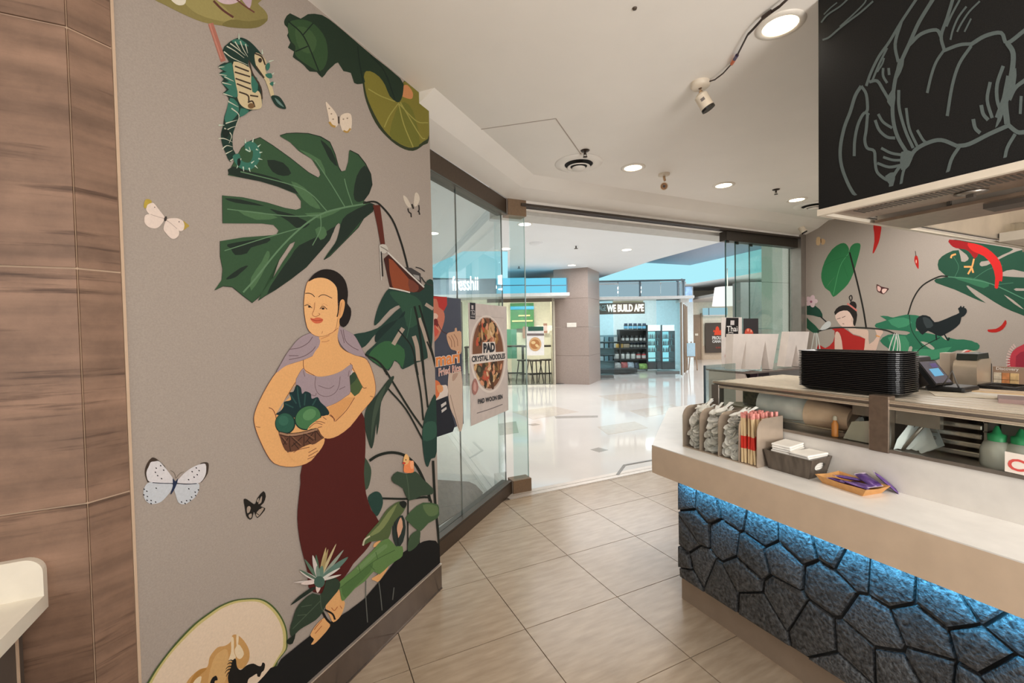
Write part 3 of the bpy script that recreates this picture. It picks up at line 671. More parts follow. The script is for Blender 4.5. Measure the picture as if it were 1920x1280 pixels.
# grey wall behind the folded panes, granite pier outside the opening
fbox(MB(), 1389, 1436, 535, 720, 11.2, .4, mat('grey_wall', (132, 134, 132), .5), (0, 2.62)).build('wall_grey', kind='structure')
gp_ = MB(); xa, xb, xc = on_y(1428, 540, 4.6).x, on_y(1481, 540, 4.6).x, on_y(1497, 540, 4.6).x
gpo = thing('granite_pier', (xa, 4.6, 0), 'grey green granite pier seen through the folded panes', 'pillar')
def flat(px, Y): q = on_y(px, 540, Y); return Vector((q.x, q.y, 0))
pf_ = [flat(1428, 4.6), flat(1481, 4.6), flat(1481, 5.3), flat(1431, 5.3)]
for z0, z1 in ((0, 1.1), (1.104, 2.2), (2.204, 3.148)): MB().slab([q+Vector((0, 0, z0)) for q in pf_], (0, 0, z1-z0), mat('pier_granite', (172, 172, 162), .45, noise=(60, .15))).build('granite_panel', gpo)
MB().slab([flat(1481, 4.58), flat(1500, 4.5), flat(1512, 5.2), flat(1484, 5.3)], (0, 0, 3.148), mat('pier_shaded', (112, 118, 106), .45, noise=(60, .15))).build('granite_return', gpo)  # same granite, shade on this side put into a darker colour
# lamp shade
ls = thing('drum_lamp', on_d(1364, 573, 12.5), 'big white lampshade hanging in the mall above the posters', 'lamp')
z0, z1 = on_d(1364, 573, 12.5).z, on_d(1364, 538, 12.5).z; c = on_d(1364, 573, 12.5); c.z = 0
MB().lathe([(.405, z0), (.33, z1)], c, glow('shade_glow', (255, 252, 248), 1.15), 28).build('shade', ls)
MB().cyl((c.x, c.y, z1), (c.x, c.y, MALLC), .012, M_WHITE).build('stem', ls)
MB().lathe([(.33, z1), (.02, z1+.02)], c, M_WHITE, 28).build('shade_top', ls)
# slat screen and easel
sc_ = thing('slat_screen', on_d(1282, 700, 13.4), 'slim wooden slat screen at the corner of the supplement shop', 'screen')
for i in range(5):
    x = 1277.5+i*2.6
    fbox(MB(), x, x+1.5, 566+i*2.0, 703-i*2.2, 13.3+i*.35, .08, mat('screen_wood', (150, 128, 108), .5)).build('slat', sc_)
fbox(MB(), 1276, 1292, 560, 566, 13.2, .4, M_CANOPY).build('head_beam', sc_)
ad = fbox(MB(), 1286, 1298, 537, 566, 15.0, .08, mat('ad_screen', (150, 186, 226), .3, noise=(6, .5), emit=.35)).build('screen_panel'); 
tag(ad, 'blue advertising screen at the upper corner of the supplement shop', 'screen')
ea = thing('easel_sign', on_d(1297, 690, 13.6), 'wooden easel with a pale blue board standing in the mall', 'easel')
a = on_d(1297, 667, 13.6); a.z = 0; M_EZ = mat('easel_wood', (150, 118, 88), .5)
fbox(MB(), 1288.5, 1303.5, 643, 668, 13.5, .03, mat('easel_board', (176, 206, 222), .4)).build('board', ea)
for x0, x1, dd in ((1289, 1285.5, 0), (1303, 1307.5, 0), (1296, 1298, .6)):
    t_ = on_d(x0, 641, 13.55); b_ = on_d(x1, 690, 13.55); b_ = on_z(x1, 694, 0)+E2*dd*.5; MB().cyl(t_, b_, .018, M_EZ, 6).build('leg', ea)
fbox(MB(), 1288, 1304, 668, 669.5, 13.48, .06, M_EZ).build('ledge', ea)
# mall downlights, sprinklers, detector
md = thing('mall_downlight', (0, 0, MALLC), 'round white downlight in the mall ceiling', 'light', 'mall ceiling lights')
MB().lathe([(.12, -.003), (.10, -.006)], (0, 0, MALLC), M_WHITE, 20, cap=False).build('trim_ring', md)
MB().lathe([(.098, -.0055), (.001, -.0055)], (0, 0, MALLC), M_LAMPW, 20).build('lens', md)
for i, (x, y, lb) in enumerate(((1175, 468, 'mall downlight nearest the daylit ceiling recess, right of centre'), (1072, 497, 'mall downlight above and in front of the granite pillar'), (984, 420, 'mall downlight just beside the corner head rail'), (948, 466, 'mall downlight seen through the left glass near its edge'), (811, 437, 'mall downlight at the edge of the mural wall'))):
    p = on_z(x, y, MALLC)
    if i == 0: md.location = p; md['label'] = lb
    else: dup(md, p, label=lb)
sp0 = thing('mall_sprinkler', on_z(1080, 461, MALLC), 'dark sprinkler in the middle of the mall ceiling', 'sprinkler', 'mall sprinklers'); p = sp0.location
MB().cyl(p, p-Vector((0, 0, .05)), .012, M_DKF).lathe([(.04, -.05), (.04, -.055)], p, M_DKF, 12).build('sprinkler_head', sp0)
dup(sp0, on_z(973, 499, MALLC), label='dark sprinkler in the mall ceiling over the blue light boxes')
q = MB().lathe([(.13, 0), (.12, -.03), (.02, -.05)], on_z(1005, 455, MALLC), M_MCEIL, 20); tag(q.build('smoke_detector'), 'round white detector on the mall ceiling near the left glass', 'detector')
# ================================================================== the printed mural on the left wall
K1 = (200, 0, .33351); K2 = (200, 420, .33596); K3 = (200, 820, .35935); KB1 = (240, 330, .125); KSH = (400, 50, .21888)
KF = (540, 490, .14839); KT = (460, 640, .18745); KV = (640, 360, .26573); KW = (640, 640, .34358); KL = (530, 1000, .17964)
KB = (250, 840, .140625); KM = (270, 1080, .15625); PX = (0, 0, 1)
def clipw(P):
    s = (MC-P).dot(WD); s = min(max(s, .0015), S_END-.006); Q = MC-WD*s; z = min(max(P.z, .15), CEIL-.002); return Vector((Q.x, Q.y, z))
LASTP = [None]
def pw():
    q = Print(on_w, WN, LASTP[0].z+.00003 if LASTP[0] else .0006, clipw); LASTP[0] = q; return q
DKG, MDG, LTG = (36, 48, 40), (56, 84, 58), (78, 110, 76)
OUT = (118, 66, 50)
# lily pad with blossom, top
p = pw()
p.poly((140, 128, 78), K1, [(250,-30),(270,0),(330,30),(430,80),(540,125),(650,145),(780,160),(860,150),(905,105),(890,60),(850,20),(850,-30)])
p.poly((158, 146, 92), K1, [(420,-30),(480,60),(600,110),(720,120),(660,40),(560,-30)]).poly((122, 112, 66), K1, [(650,145),(780,160),(860,150),(905,105),(800,120),(700,110)])
p.poly((206, 182, 186), K1, [(610,-20),(640,15),(690,25),(740,10),(750,-20)]).poly((190, 164, 176), K1, [(755,-20),(775,20),(805,45),(812,-20)]).poly((222, 214, 196), K1, [(350,-20),(390,25),(430,28),(445,5),(430,-20)])
p.stroke((96, 58, 50), K1, [(600,5),(650,55),(712,98)], 12).stroke((110, 66, 60), K1, [(720,-10),(770,30),(830,70)], 8)
p.stroke((172, 110, 94), K1, [(583,132),(610,210),(655,345)], 30).stroke((190, 130, 112), K1, [(578,132),(604,210),(645,330)], 8)
p.build('printed_lily_pad', wl, 'printed olive lily pad with pink blossom at the top of the mural')
# leafy branch and yellow lily pad at the ceiling
p = pw()
p.poly((52, 60, 40), K1, [(1440,400),(1500,365),(1545,400),(1605,540),(1645,560),(1665,465),(1700,460),(1812,565),(1812,780),(1780,815),(1722,848),(1650,828),(1575,770),(1510,690),(1460,575),(1440,480)])
p.poly((128, 120, 52), K1, [(1450,410),(1500,375),(1540,405),(1600,540),(1645,560),(1665,470),(1700,465),(1812,570),(1812,755),(1780,795),(1720,830),(1650,810),(1580,755),(1525,680),(1472,570),(1450,480)])
p.poly((112, 112, 48), K1, [(1650,580),(1720,620),(1760,800),(1720,826),(1650,806),(1590,750)]).poly((206, 140, 92), K1, [(1660,490),(1690,478),(1720,520),(1715,555),(1680,550),(1658,535)])
for q in ([(1640,580),(1670,700),(1722,826)], [(1640,580),(1740,680),(1806,690)], [(1640,580),(1590,650),(1560,715)], [(1620,570),(1540,540),(1470,500)], [(1650,575),(1760,760),(1790,780)]): p.stroke((158, 152, 80), K1, q, 6, step=False)
p.z += .00002
p.poly((38, 54, 40), K1, [(1000,110),(1030,75),(1090,105),(1130,80),(1210,85),(1290,140),(1402,235),(1500,318),(1650,440),(1668,500),(1655,560),(1632,575),(1590,540),(1565,480),(1530,430),(1480,400),(1440,410),(1452,460),(1425,472),(1390,466),(1372,410),(1330,400),(1300,352),(1270,372),(1240,400),(1210,437),(1180,405),(1140,402),(1110,370),(1080,345),(1045,320),(1052,290),(1018,268),(1032,240),(1013,200),(1027,170),(1000,140)], 2)
p.poly((54, 80, 50), K1, [(1020,130),(1100,110),(1170,140),(1230,220),(1240,330),(1200,400),(1120,360),(1060,310),(1060,260),(1030,220)]).poly((66, 92, 58), K1, [(1060,160),(1130,160),(1180,230),(1150,300),(1080,270)])
for q in ([(1020,120),(1110,210),(1200,420)], [(1100,200),(1160,130)], [(1130,260),(1060,290)], [(1410,260),(1420,350),(1440,460)], [(1480,310),(1560,400),(1620,560)]): p.stroke((30, 42, 34), K1, q, 7, step=False)
p.build('printed_branch', wl, 'printed dark green leaves and yellow green lily pad under the ceiling')
# small butterflies
p = pw()
for pts in ([(1230,575),(1250,590),(1290,640),(1302,690),(1285,715),(1255,700),(1245,650)], [(1310,690),(1315,650),(1350,635),(1375,650),(1375,720),(1355,745),(1325,735),(1315,710)]): p.poly((222, 204, 184), K1, pts, step=False)
p.z += .00002
p.stroke((176, 140, 76), K1, [(1250,685),(1265,705),(1285,713)], 12).stroke((176, 140, 76), K1, [(1330,735),(1352,742),(1370,722)], 10).stroke((70, 60, 52), K1, [(1302,655),(1304,695)], 9)
for x, y in ((1250,610),(1262,640),(1330,670),(1352,665),(1272,670)): p.poly((150, 130, 110), K1, ell(x, y, 5, 4, n=8), 0, step=False)
p.build('printed_butterfly', wl, 'small cream printed butterfly left of the yellow lily pad')
p = pw()
for pts in ([(435,25),(460,40),(492,98),(475,110),(448,75)], [(518,12),(538,8),(552,50),(532,97),(510,92)]): p.poly((206, 194, 178), KV, pts, step=False)
p.z += .00002
for q in ([(468,115),(475,140),(492,152)], [(545,92),(548,125),(538,140)], [(490,150),(492,178)], [(546,135),(552,160)]): p.stroke((44, 40, 38), KV, q, 9, step=False)
p.stroke((50, 46, 42), KV, [(496,85),(508,118)], 12)
p.build('printed_butterfly', wl, 'small pale printed butterfly with dark lower wings at the right edge of the mural')
p = pw()
p.poly((180, 156, 66), KB1, [(240,400),(262,352),(310,348),(352,375),(340,410),(290,440),(262,485),(232,465)]).poly((178, 152, 70), KB1, [(826,670),(862,700),(915,745),(880,775),(826,808),(845,740)])
for pts in ([(275,470),(290,430),(345,405),(385,410),(450,490),(545,615),(520,632),(420,605),(320,572),(270,510)], [(240,650),(255,590),(320,572),(430,608),(535,640),(500,720),(440,775),(370,785),(300,760),(250,710)], [(580,650),(650,632),(740,635),(815,670),(842,740),(820,815),(770,822),(720,790),(600,690)], [(560,680),(600,690),(730,790),(762,840),(750,900),(690,942),(630,925),(560,850),(528,790)]): p.poly((226, 208, 196), KB1, pts, step=False)
p.z += .00002
for q in ([(330,572),(430,608),(535,635)], [(585,670),(650,720),(730,790)]): p.stroke((180, 160, 150), KB1, q, 8, step=False)
p.poly((66, 58, 54), KB1, ell(558, 640, 20, 38, 15)).poly((60, 50, 48), KB1, ell(396, 468, 7, 9)).poly((60, 50, 48), KB1, ell(762, 686, 8, 9))
p.build('printed_butterfly', wl, 'white printed butterfly with yellow wing tips near the wood-look corner')
p = pw()
WB = (214, 210, 212)
p.poly((66, 54, 46), KB, [(205,455),(160,390),(148,300),(175,210),(230,135),(270,125),(330,160),(430,270),(300,300)], 3)
p.poly((70, 58, 50), KB, [(880,215),(930,188),(985,190),(1002,230),(985,340),(920,435),(890,450),(860,330)])
for pts in ([(210,445),(175,380),(172,310),(205,235),(230,185),(285,175),(340,175),(420,260),(500,365),(540,440),(500,465),(350,460)], [(575,455),(610,400),(700,310),(800,245),(900,210),(960,215),(965,320),(935,400),(870,462),(720,470)]): p.poly(WB, KB, pts, step=False)
for pts in ([(205,455),(350,462),(515,475),(500,560),(440,640),(370,710),(290,740),(210,735),(150,680),(130,600),(145,520)], [(560,480),(720,478),(860,465),(872,540),(830,640),(760,700),(680,745),(600,725),(560,620),(540,540)]): p.poly((196, 200, 206), KB, pts, step=False)
p.z += .00002
for x, y in ((360,232),(300,265),(400,292),(290,320),(320,365),(372,405),(835,262),(872,298),(780,312),(848,352),(805,385),(732,418),(300,532),(735,540),(140,545),(175,572),(135,620),(182,642),(178,692),(232,695),(292,716),(232,736),(862,555),(820,585),(825,630),(772,650),(755,692),(705,698),(638,716),(685,735)): p.poly((36, 34, 40), KB, ell(x, y, 12, 8, 40, 8), 0, step=False)
p.z += .0002
p.stroke((58, 60, 72), KB, [(250,458),(380,466),(520,468)], 10).stroke((58, 60, 72), KB, [(570,468),(700,478),(840,470)], 10)
p.poly((40, 50, 76), KB, [(520,400),(555,440),(590,400),(575,470),(545,540),(500,610),(490,600),(520,500)]).stroke((90, 74, 62), KB, [(560,400),(540,330),(490,295)], 5).stroke((90, 74, 62), KB, [(560,400),(610,340),(670,310)], 5)
p.build('printed_butterfly', wl, 'large pale blue printed butterfly with black spots low on the mural')
p = pw()
p.poly((34, 30, 26), KB, [(1465,680),(1510,680),(1580,730),(1620,740),(1650,660),(1730,570),(1762,640),(1730,730),(1690,770),(1755,800),(1720,860),(1650,930),(1620,880),(1600,850),(1580,930),(1545,950),(1500,900),(1480,780)], 2)
for pts in ([(1510,790),(1540,770),(1560,800),(1530,870),(1510,850)], [(1660,740),(1690,660),(1710,640),(1700,720)], [(1530,890),(1570,870),(1570,920),(1545,930)], [(1630,870),(1690,800),(1735,800),(1700,860),(1650,915)], [(1640,700),(1670,660),(1660,720)]): p.poly((160, 144, 130), KB, pts, step=False)
p.z += .00002
for q in ([(1600,830),(1700,800)], [(1600,840),(1670,890)], [(1590,830),(1520,870)]): p.stroke((34, 30, 26), KB, q, 9, step=False)
p.build('printed_butterfly', wl, 'small black printed butterfly left of the dark red skirt')

# seahorse is drawn over the large monstera leaf
p = pw()
leaf = [(426.8,328.5),(433,314),(440,300),(452,278),(466,266),(486.8,258.5),(510,273),(543.5,297),(577,323.5),(595,333.5),(600,328),(598,320),(583.5,298),(560,283.5),(543.5,267),(523.5,255),(536,251),(553.5,250),(577,251),(600,257),(617,267),(622,278),(627,290),(633.5,313.5),(638.5,322),(647,320),(652,303.5),(654,282),(670,290),(683.5,307),(693.5,327),(696,347),(690,363.5),(680,377),(690,380),(700,383.5),(697,397),(680,410),(670,426.7),(650,447),(630,467),(616.6,480.5),(605.5,487),(613,475.4),(626.7,457),(636.8,436.8),(637,420),(633,418),(628,423),(616.6,450),(600,470),(573,500.6),(542.7,524),(515.8,542.6),(495.6,554.4),(483,563),(502,524),(522.5,487),(542.7,457),(552.8,452),(549,462),(530,490),(510,522),(484,557),(472,567),(455,554),(435,537.6),(418,536),(401.6,543.6),(415,524),(416.7,504),(412,480.5),(412,452),(455,445),(495.6,442),(517.5,440),(521.5,432),(512,421.7),(490,419),(416.8,418.6),(416,366.8),(453.5,370),(500,380),(533.5,390),(553.5,393.5),(563.5,390),(563.5,377),(553.5,363.5),(520,350),(486.8,340)]
big = [(480+(x-480)*1.008, 420+(y-420)*1.008) for x, y in leaf]
p.poly((30, 36, 30), PX, big, 0).poly(MDG, PX, leaf, 0)
for pts in ([(428,327),(436,312),(470,322),(520,335),(560,360),(555,363),(520,350),(486,340)], [(690,363),(697,345),(693,327),(683,310),(668,330),(662,365),(668,378),(680,376)], [(690,382),(699,384),(696,397),(680,410),(650,446),(615,480),(607,486),(630,452),(638,420),(650,402)], [(602,440),(628,424),(616,450),(600,470),(573,500),(542,524),(500,551),(520,515),(545,480),(560,460)], [(425,458),(470,450),(505,446),(500,455),(470,464),(462,475),(440,478),(432,466)], [(500,300),(530,305),(545,325),(530,330),(510,322)], [(560,408),(548,402),(520,395),(505,392),(540,415),(560,430),(580,420)], [(420,372),(450,374),(495,386),(470,384),(440,380)], [(425,520),(450,502),(465,498),(450,512),(440,520),(425,524)], [(600,262),(620,280),(632,312),(618,300),(608,280)]): p.poly(DKG, PX, pts, 2, step=False)
p.z += .00002
for pts in ([(545,340),(570,352),(590,375),(600,392),(580,385),(560,365)], [(560,280),(600,300),(610,330),(600,312),(575,292)], [(470,520),(490,490),(500,470),(505,480),(490,515),(470,545)], [(590,430),(606,425),(612,440),(600,450)], [(445,395),(490,398),(520,408),(480,412)], [(570,400),(610,398),(640,392),(600,410)]): p.poly(LTG, PX, pts, 2, step=False)
p.z += .00002
VN = (98, 130, 98)
p.stroke(VN, PX, [(684,382),(640,390),(600,402),(560,430),(520,470),(480,520),(455,548)], 3.2, step=False)
for q in ([(646,388),(620,345),(590,300)], [(660,384),(650,355),(645,335)], [(614,398),(580,362),(540,345),(450,322)], [(597,403),(540,405),(425,392)], [(566,426),(500,445),(420,470)], [(600,402),(600,430),(585,460)]): p.stroke(VN, PX, q, 1.8, step=False)
p.z += .00002
p.stroke((34, 34, 30), PX, [(680,381),(700,378),(714,386),(735,412),(750,450),(760,485),(766,512)], 3.4)
p.build('printed_monstera_leaf', wl, 'large dark green printed monstera leaf with deep slots')
# seahorse
p = pw()
TEAL, TEALD, CRM = (58, 112, 96), (34, 56, 48), (202, 184, 146)
p.poly(TEALD, KSH, [(75,205),(115,150),(170,110),(240,95),(310,130),(370,190),(410,240),(440,300),(440,380),(430,440),(370,380),(330,330),(300,290),(300,360),(390,480),(415,610),(400,700),(330,715),(260,755),(210,790),(180,870),(160,940),(165,1050),(190,1100),(140,1160),(100,1080),(70,1000),(60,920),(80,850),(90,770),(130,640),(110,590),(75,570),(110,540),(65,480),(85,450),(45,400),(80,380),(35,345),(90,310),(130,300)], 2)
p.poly(CRM, KSH, [(170,300),(300,350),(320,420),(330,520),(390,560),(410,640),(400,700),(310,710),(240,680),(205,620),(190,520),(175,420)])
p.poly(CRM, KSH, [(350,230),(400,240),(450,300),(440,370),(500,520),(515,590),(490,600),(470,540),(440,460),(410,420),(360,330)])
for pts in ([(95,330),(150,310),(165,380),(190,500),(205,600),(150,600),(85,575),(130,540),(70,485),(130,470),(50,405),(110,390),(40,350)], [(140,610),(200,650),(215,720),(180,780),(120,830),(90,790),(110,720)], [(150,120),(230,110),(300,170),(250,160),(190,150)], [(440,410),(490,400),(500,440),(460,440)], [(445,330),(475,310),(480,350),(455,380)], [(475,490),(510,470),(505,510)], [(320,430),(370,440),(375,550),(330,560)], [(230,700),(300,720),(260,760),(220,770)]): p.poly(TEAL, KSH, pts, 2, step=False)
p.z += .00002
for q in ([(180,340),(300,385)], [(178,390),(310,430)], [(185,445),(315,490)], [(195,490),(320,540)], [(215,560),(290,590),(300,640)], [(310,590),(380,600)], [(290,650),(330,640),(350,690)], [(300,290),(330,400),(400,520),(412,620)], [(350,230),(410,260),(440,330)], [(360,340),(430,440)]): p.stroke((66, 54, 44), KSH, q, 13, step=False)
p.z += .00002
for q in ([(110,170),(180,210),(260,270)], [(140,145),(200,190),(270,250)], [(225,125),(250,190),(290,260)], [(270,150),(290,230)], [(85,215),(160,270),(290,330)], [(180,130),(230,210)], [(40,350),(90,345)], [(45,410),(110,420)], [(70,480),(150,500)], [(90,430),(170,470)], [(80,575),(160,600)], [(120,640),(210,690)], [(150,700),(215,760),(190,850)], [(100,830),(200,800)], [(75,910),(140,870),(200,850)], [(40,960),(90,960),(160,990)], [(90,870),(150,930),(130,1000)], [(70,1050),(110,1020),(160,1030)], [(100,1090),(160,1060)], [(140,1150),(200,1110)]): p.stroke((196, 196, 176), KSH, q, 11, step=False, taper=True)
p.z += .00002
p.poly(TEALD, KSH, [(490,600),(530,590),(575,615),(620,700),(570,700),(525,670)]).poly((104, 130, 124), KSH, [(520,610),(560,640),(600,690),(550,660)])
p.poly(TEAL, KSH, [(160,1110),(215,1090),(240,1150),(300,1165),(330,1120),(330,1060),(290,1075),(265,1040),(270,995),(330,985),(380,1030),(400,1100),(370,1180),(310,1225),(240,1220),(190,1180)])
for q in ([(270,1000),(265,960)], [(330,990),(340,955)], [(375,1030),(400,1010)], [(390,1080),(415,1075)], [(380,1130),(415,1140)], [(350,1190),(375,1215)], [(300,1210),(310,1245)], [(250,1200),(255,1240)], [(210,1180),(195,1215)], [(270,1050),(310,1070),(300,1030)], [(230,1130),(210,1180)], [(320,1170),(345,1150)], [(360,1050),(380,1060)], [(415,235),(412,195)], [(470,300),(512,290)], [(500,410),(515,395)], [(510,490),(528,480)], [(215,110),(212,60)], [(40,845),(90,845)]): p.stroke((190, 204, 186), KSH, q, 13, step=False, taper=True)
p.z += .00002
p.poly((28, 36, 32), KSH, [(200,1140),(225,1130),(225,1180),(205,1195)]).poly((28, 40, 34), KSH, [(75,890),(110,880),(135,910),(100,960),(75,930)]).poly((60, 50, 42), KSH, ell(395, 290, 16, 20)).poly((120, 92, 62), KSH, ell(318, 680, 28, 24))
p.build('printed_seahorse', wl, 'teal and cream printed seahorse hanging head down by its curl')

# right hand plants, strap and brown bag
p = pw()
DL = (38, 62, 54)
p.poly(DL, KV, [(335,680),(300,720),(260,800),(235,880),(228,940),(260,920),(340,830),(410,795),(425,805),(380,840),(300,920),(250,960),(160,990),(80,1005),(100,1050),(140,1100),(190,1060),(235,1005),(245,1060),(180,1120),(170,1150),(220,1200),(330,1260),(370,1190),(410,1220),(430,1250),(520,1205),(612,1165),(640,1040),(648,700),(640,620),(600,625),(560,690),(480,708),(370,690)], 2)
p.poly((54, 96, 62), KV, [(190,1150),(250,1080),(330,1050),(440,1110),(430,1235),(410,1215),(370,1185),(325,1250),(225,1195)]).poly((48, 80, 62), KV, [(340,700),(480,720),(560,780),(560,900),(470,960),(440,870),(400,790),(370,760)]).poly((30, 48, 44), KV, [(300,940),(430,880),(440,840),(370,930),(300,1000),(240,1060),(240,1000)])
TP = (166, 150, 136)
for q, wd in (([(432,960),(400,1010),(362,1075)], 30), ([(508,1015),(530,1090),(540,1190)], 30), ([(545,888),(580,990),(612,1110),(620,1180)], 24), ([(590,790),(645,825)], 24)): p.stroke(TP, KV, q, wd, step=False)
p.z += .00002
p.stroke((62, 98, 78), KV, [(490,820),(480,920),(455,1040)], 5, step=False)
for q, wd in (([(512,805),(540,930),(562,1100),(580,1290)], 15), ([(545,798),(600,990),(630,1100),(665,1240)], 13), ([(395,970),(480,1070),(510,1150),(538,1290)], 10), ([(165,1150),(230,1175),(280,1225),(320,1290)], 9)): p.stroke((30, 34, 30), KV, q, wd, step=False)
p.z += .00002
for q, wd in (([(125,70),(210,120),(280,225),(370,370),(442,472)], 10), ([(250,255),(350,370),(442,535)], 9), ([(395,95),(430,280),(445,430)], 9), ([(437,90),(455,230),(470,360)], 9), ([(465,0),(510,110)], 9), ([(150,650),(200,620),(270,605),(340,620),(400,670),(440,740),(470,820),(482,870)], 15), ([(215,855),(360,858),(470,850),(492,895)], 11), ([(498,650),(508,850),(518,960),(532,1110)], 13)): p.stroke((34, 38, 32), KW, q, wd, step=False)
p.z += .00002
p.poly((46, 60, 50), KW, [(278,188),(250,212),(190,290),(140,350),(122,420),(130,490),(158,582),(175,545),(187,450),(191,512),(205,430),(215,330),(258,252),(284,200)]).poly((66, 80, 66), KW, [(240,240),(190,310),(165,420),(160,540),(180,430),(215,320)])
p.poly((38, 64, 56), KW, [(516,300),(480,340),(450,420),(438,520),(450,640),(468,685),(487,640),(518,600)]).poly((50, 84, 70), KW, [(450,450),(510,440),(512,520),(445,540)])
p.poly((62, 78, 62), KW, [(112,630),(150,670),(160,720),(142,800),(112,790)]).poly((40, 68, 60), KW, [(142,850),(180,818),(212,830),(224,880),(205,935),(185,952),(160,910)])
p.build('printed_foliage', wl, 'printed dark monstera leaves and long black stems along the right edge of the mural')
p = pw()
p.poly((92, 42, 32), KV, [(218,92),(268,92),(286,220),(304,368),(274,376),(250,240)], 0).poly((66, 34, 28), KV, [(296,470),(330,440),(560,640),(582,680),(545,706),(480,706),(370,690),(338,668)], 0)
p.poly((140, 72, 46), KV, [(330,468),(400,530),(470,610),(500,640),(480,700),(400,680),(355,665)], 2).poly((112, 62, 48), KV, [(470,610),(540,660),(530,700),(480,700)], 2)
p.stroke((206, 200, 192), KV, [(322,425),(440,540),(580,672)], 10).stroke((214, 206, 196), KV, [(332,676),(400,688),(480,708)], 9)
p.poly((190, 184, 174), KV, [(262,380),(285,368),(312,376),(326,410),(300,434),(272,420)]).stroke((120, 110, 102), KV, [(272,385),(300,400),(322,415)], 6)
p.stroke((196, 190, 182), KV, [(268,380),(272,500),(278,622)], 6).stroke((40, 38, 36), KV, [(276,420),(284,520),(288,595)], 8)
p.poly((66, 62, 62), KV, [(445,530),(490,535),(555,575),(560,640),(520,610),(480,570)], 0).poly((150, 146, 142), KV, [(500,580),(545,590),(548,625),(515,605)], 0).stroke((52, 50, 50), KV, [(520,530),(555,540),(585,560)], 7).stroke((60, 60, 58), KV, [(560,600),(590,640),(640,660)], 9)
p.build('printed_bag', wl, 'printed brown hanging bag with white straps right of the large leaf')

# melon, hill, rooster silhouettes
p = pw()
p.poly((74, 92, 48), KM, [(-20,1340),(30,1270),(120,1120),(260,930),(420,740),(600,560),(760,440),(900,350),(1060,285),(1230,262),(1390,266),(1500,318),(1600,418),(1672,540),(1708,660),(1714,780),(1700,880),(1600,1010),(1580,1070),(1450,1250),(1200,1560),(0,1560)])
p.poly((196, 182, 120), KM, [(10,1340),(52,1272),(142,1120),(280,930),(436,750),(614,572),(772,452),(906,364),(1068,298),(1230,275),(1380,280),(1490,335),(1586,432),(1656,548),(1692,664),(1697,780),(1686,880),(1590,1010),(1440,1260),(1200,1540),(20,1540)])
p.poly((222, 200, 176), KM, [(40,1340),(84,1275),(172,1120),(310,930),(462,762),(636,594),(790,476),(918,388),(1076,322),(1230,300),(1366,306),(1470,360),(1560,452),(1622,560),(1655,670),(1660,780),(1648,880),(1570,1010),(1420,1260),(1180,1520),(60,1520)])
p.poly((196, 150, 92), KM, [(470,1350),(500,1270),(560,1190),(660,1110),(750,1080),(780,960),(870,850),(960,830),(1030,780),(1050,705),(1110,700),(1190,770),(1250,880),(1250,1000),(1180,1100),(1100,1120),(1010,1300),(900,1450),(500,1450)])
p.poly((176, 128, 66), KM, [(600,1160),(700,1100),(740,1110),(640,1200),(560,1300),(520,1330)]).poly((208, 166, 110), KM, [(820,1000),(900,900),(990,880),(1000,1100),(940,1300),(800,1400),(760,1250)])
for pts in ([(1080,870),(1120,812),(1165,860),(1188,930),(1150,985),(1110,975),(1082,920)], [(1035,740),(1066,740),(1070,900),(1092,965),(1060,1000),(1005,1005),(1035,900)], [(570,1300),(620,1220),(680,1200),(640,1330)], [(1098,700),(1125,700),(1120,800),(1100,830)]): p.poly((228, 206, 172), KM, pts, step=False)
p.build('printed_melon', wl, 'large printed melon half with cream flesh and green rind at the foot of the mural')
p = pw()
p.poly((26, 26, 26), K3, [(885,1190),(905,1155),(960,1110),(1060,1030),(1180,950),(1340,840),(1500,645),(1540,600),(1620,555),(1680,535),(1740,560),(1745,700),(1040,1290),(700,1600),(300,1800),(300,1560),(600,1400),(770,1290),(850,1200)], 2)
for q in ([(862,490),(860,650),(878,925)], [(982,420),(1010,600),(1030,800)], [(1155,560),(1140,690)]): p.stroke((104, 106, 100), KL, q, 9, step=False)
p.build('printed_hill', wl, 'black printed hill rising along the foot of the mural')
p = pw()
BK = (30, 27, 24)
p.poly(BK, KM, [(1000,1180),(1030,1090),(1050,1010),(1090,985),(1105,1080),(1150,1118),(1220,1065),(1300,1042),(1360,1070),(1395,1070),(1412,1030),(1442,1050),(1430,1120),(1400,1150),(1380,1200),(1350,1195),(1342,1165),(1290,1195),(1240,1235),(1215,1340),(1150,1380),(1040,1380),(1000,1250)])
for q in ([(1060,1010),(1030,1000),(1000,1010)], [(1055,1040),(1015,1035),(985,1055)], [(1045,1075),(1000,1080),(970,1110)], [(1040,1105),(990,1120),(958,1160)], [(1030,1140),(995,1160),(975,1200)]): p.stroke(BK, KM, q, 18, step=False, taper=True)
p.poly(BK, KM, [(780,1300),(800,1225),(840,1190),(862,1195),(872,1240),(838,1252),(832,1330)])
p.build('printed_rooster', wl, 'black printed rooster silhouettes in front of the melon')

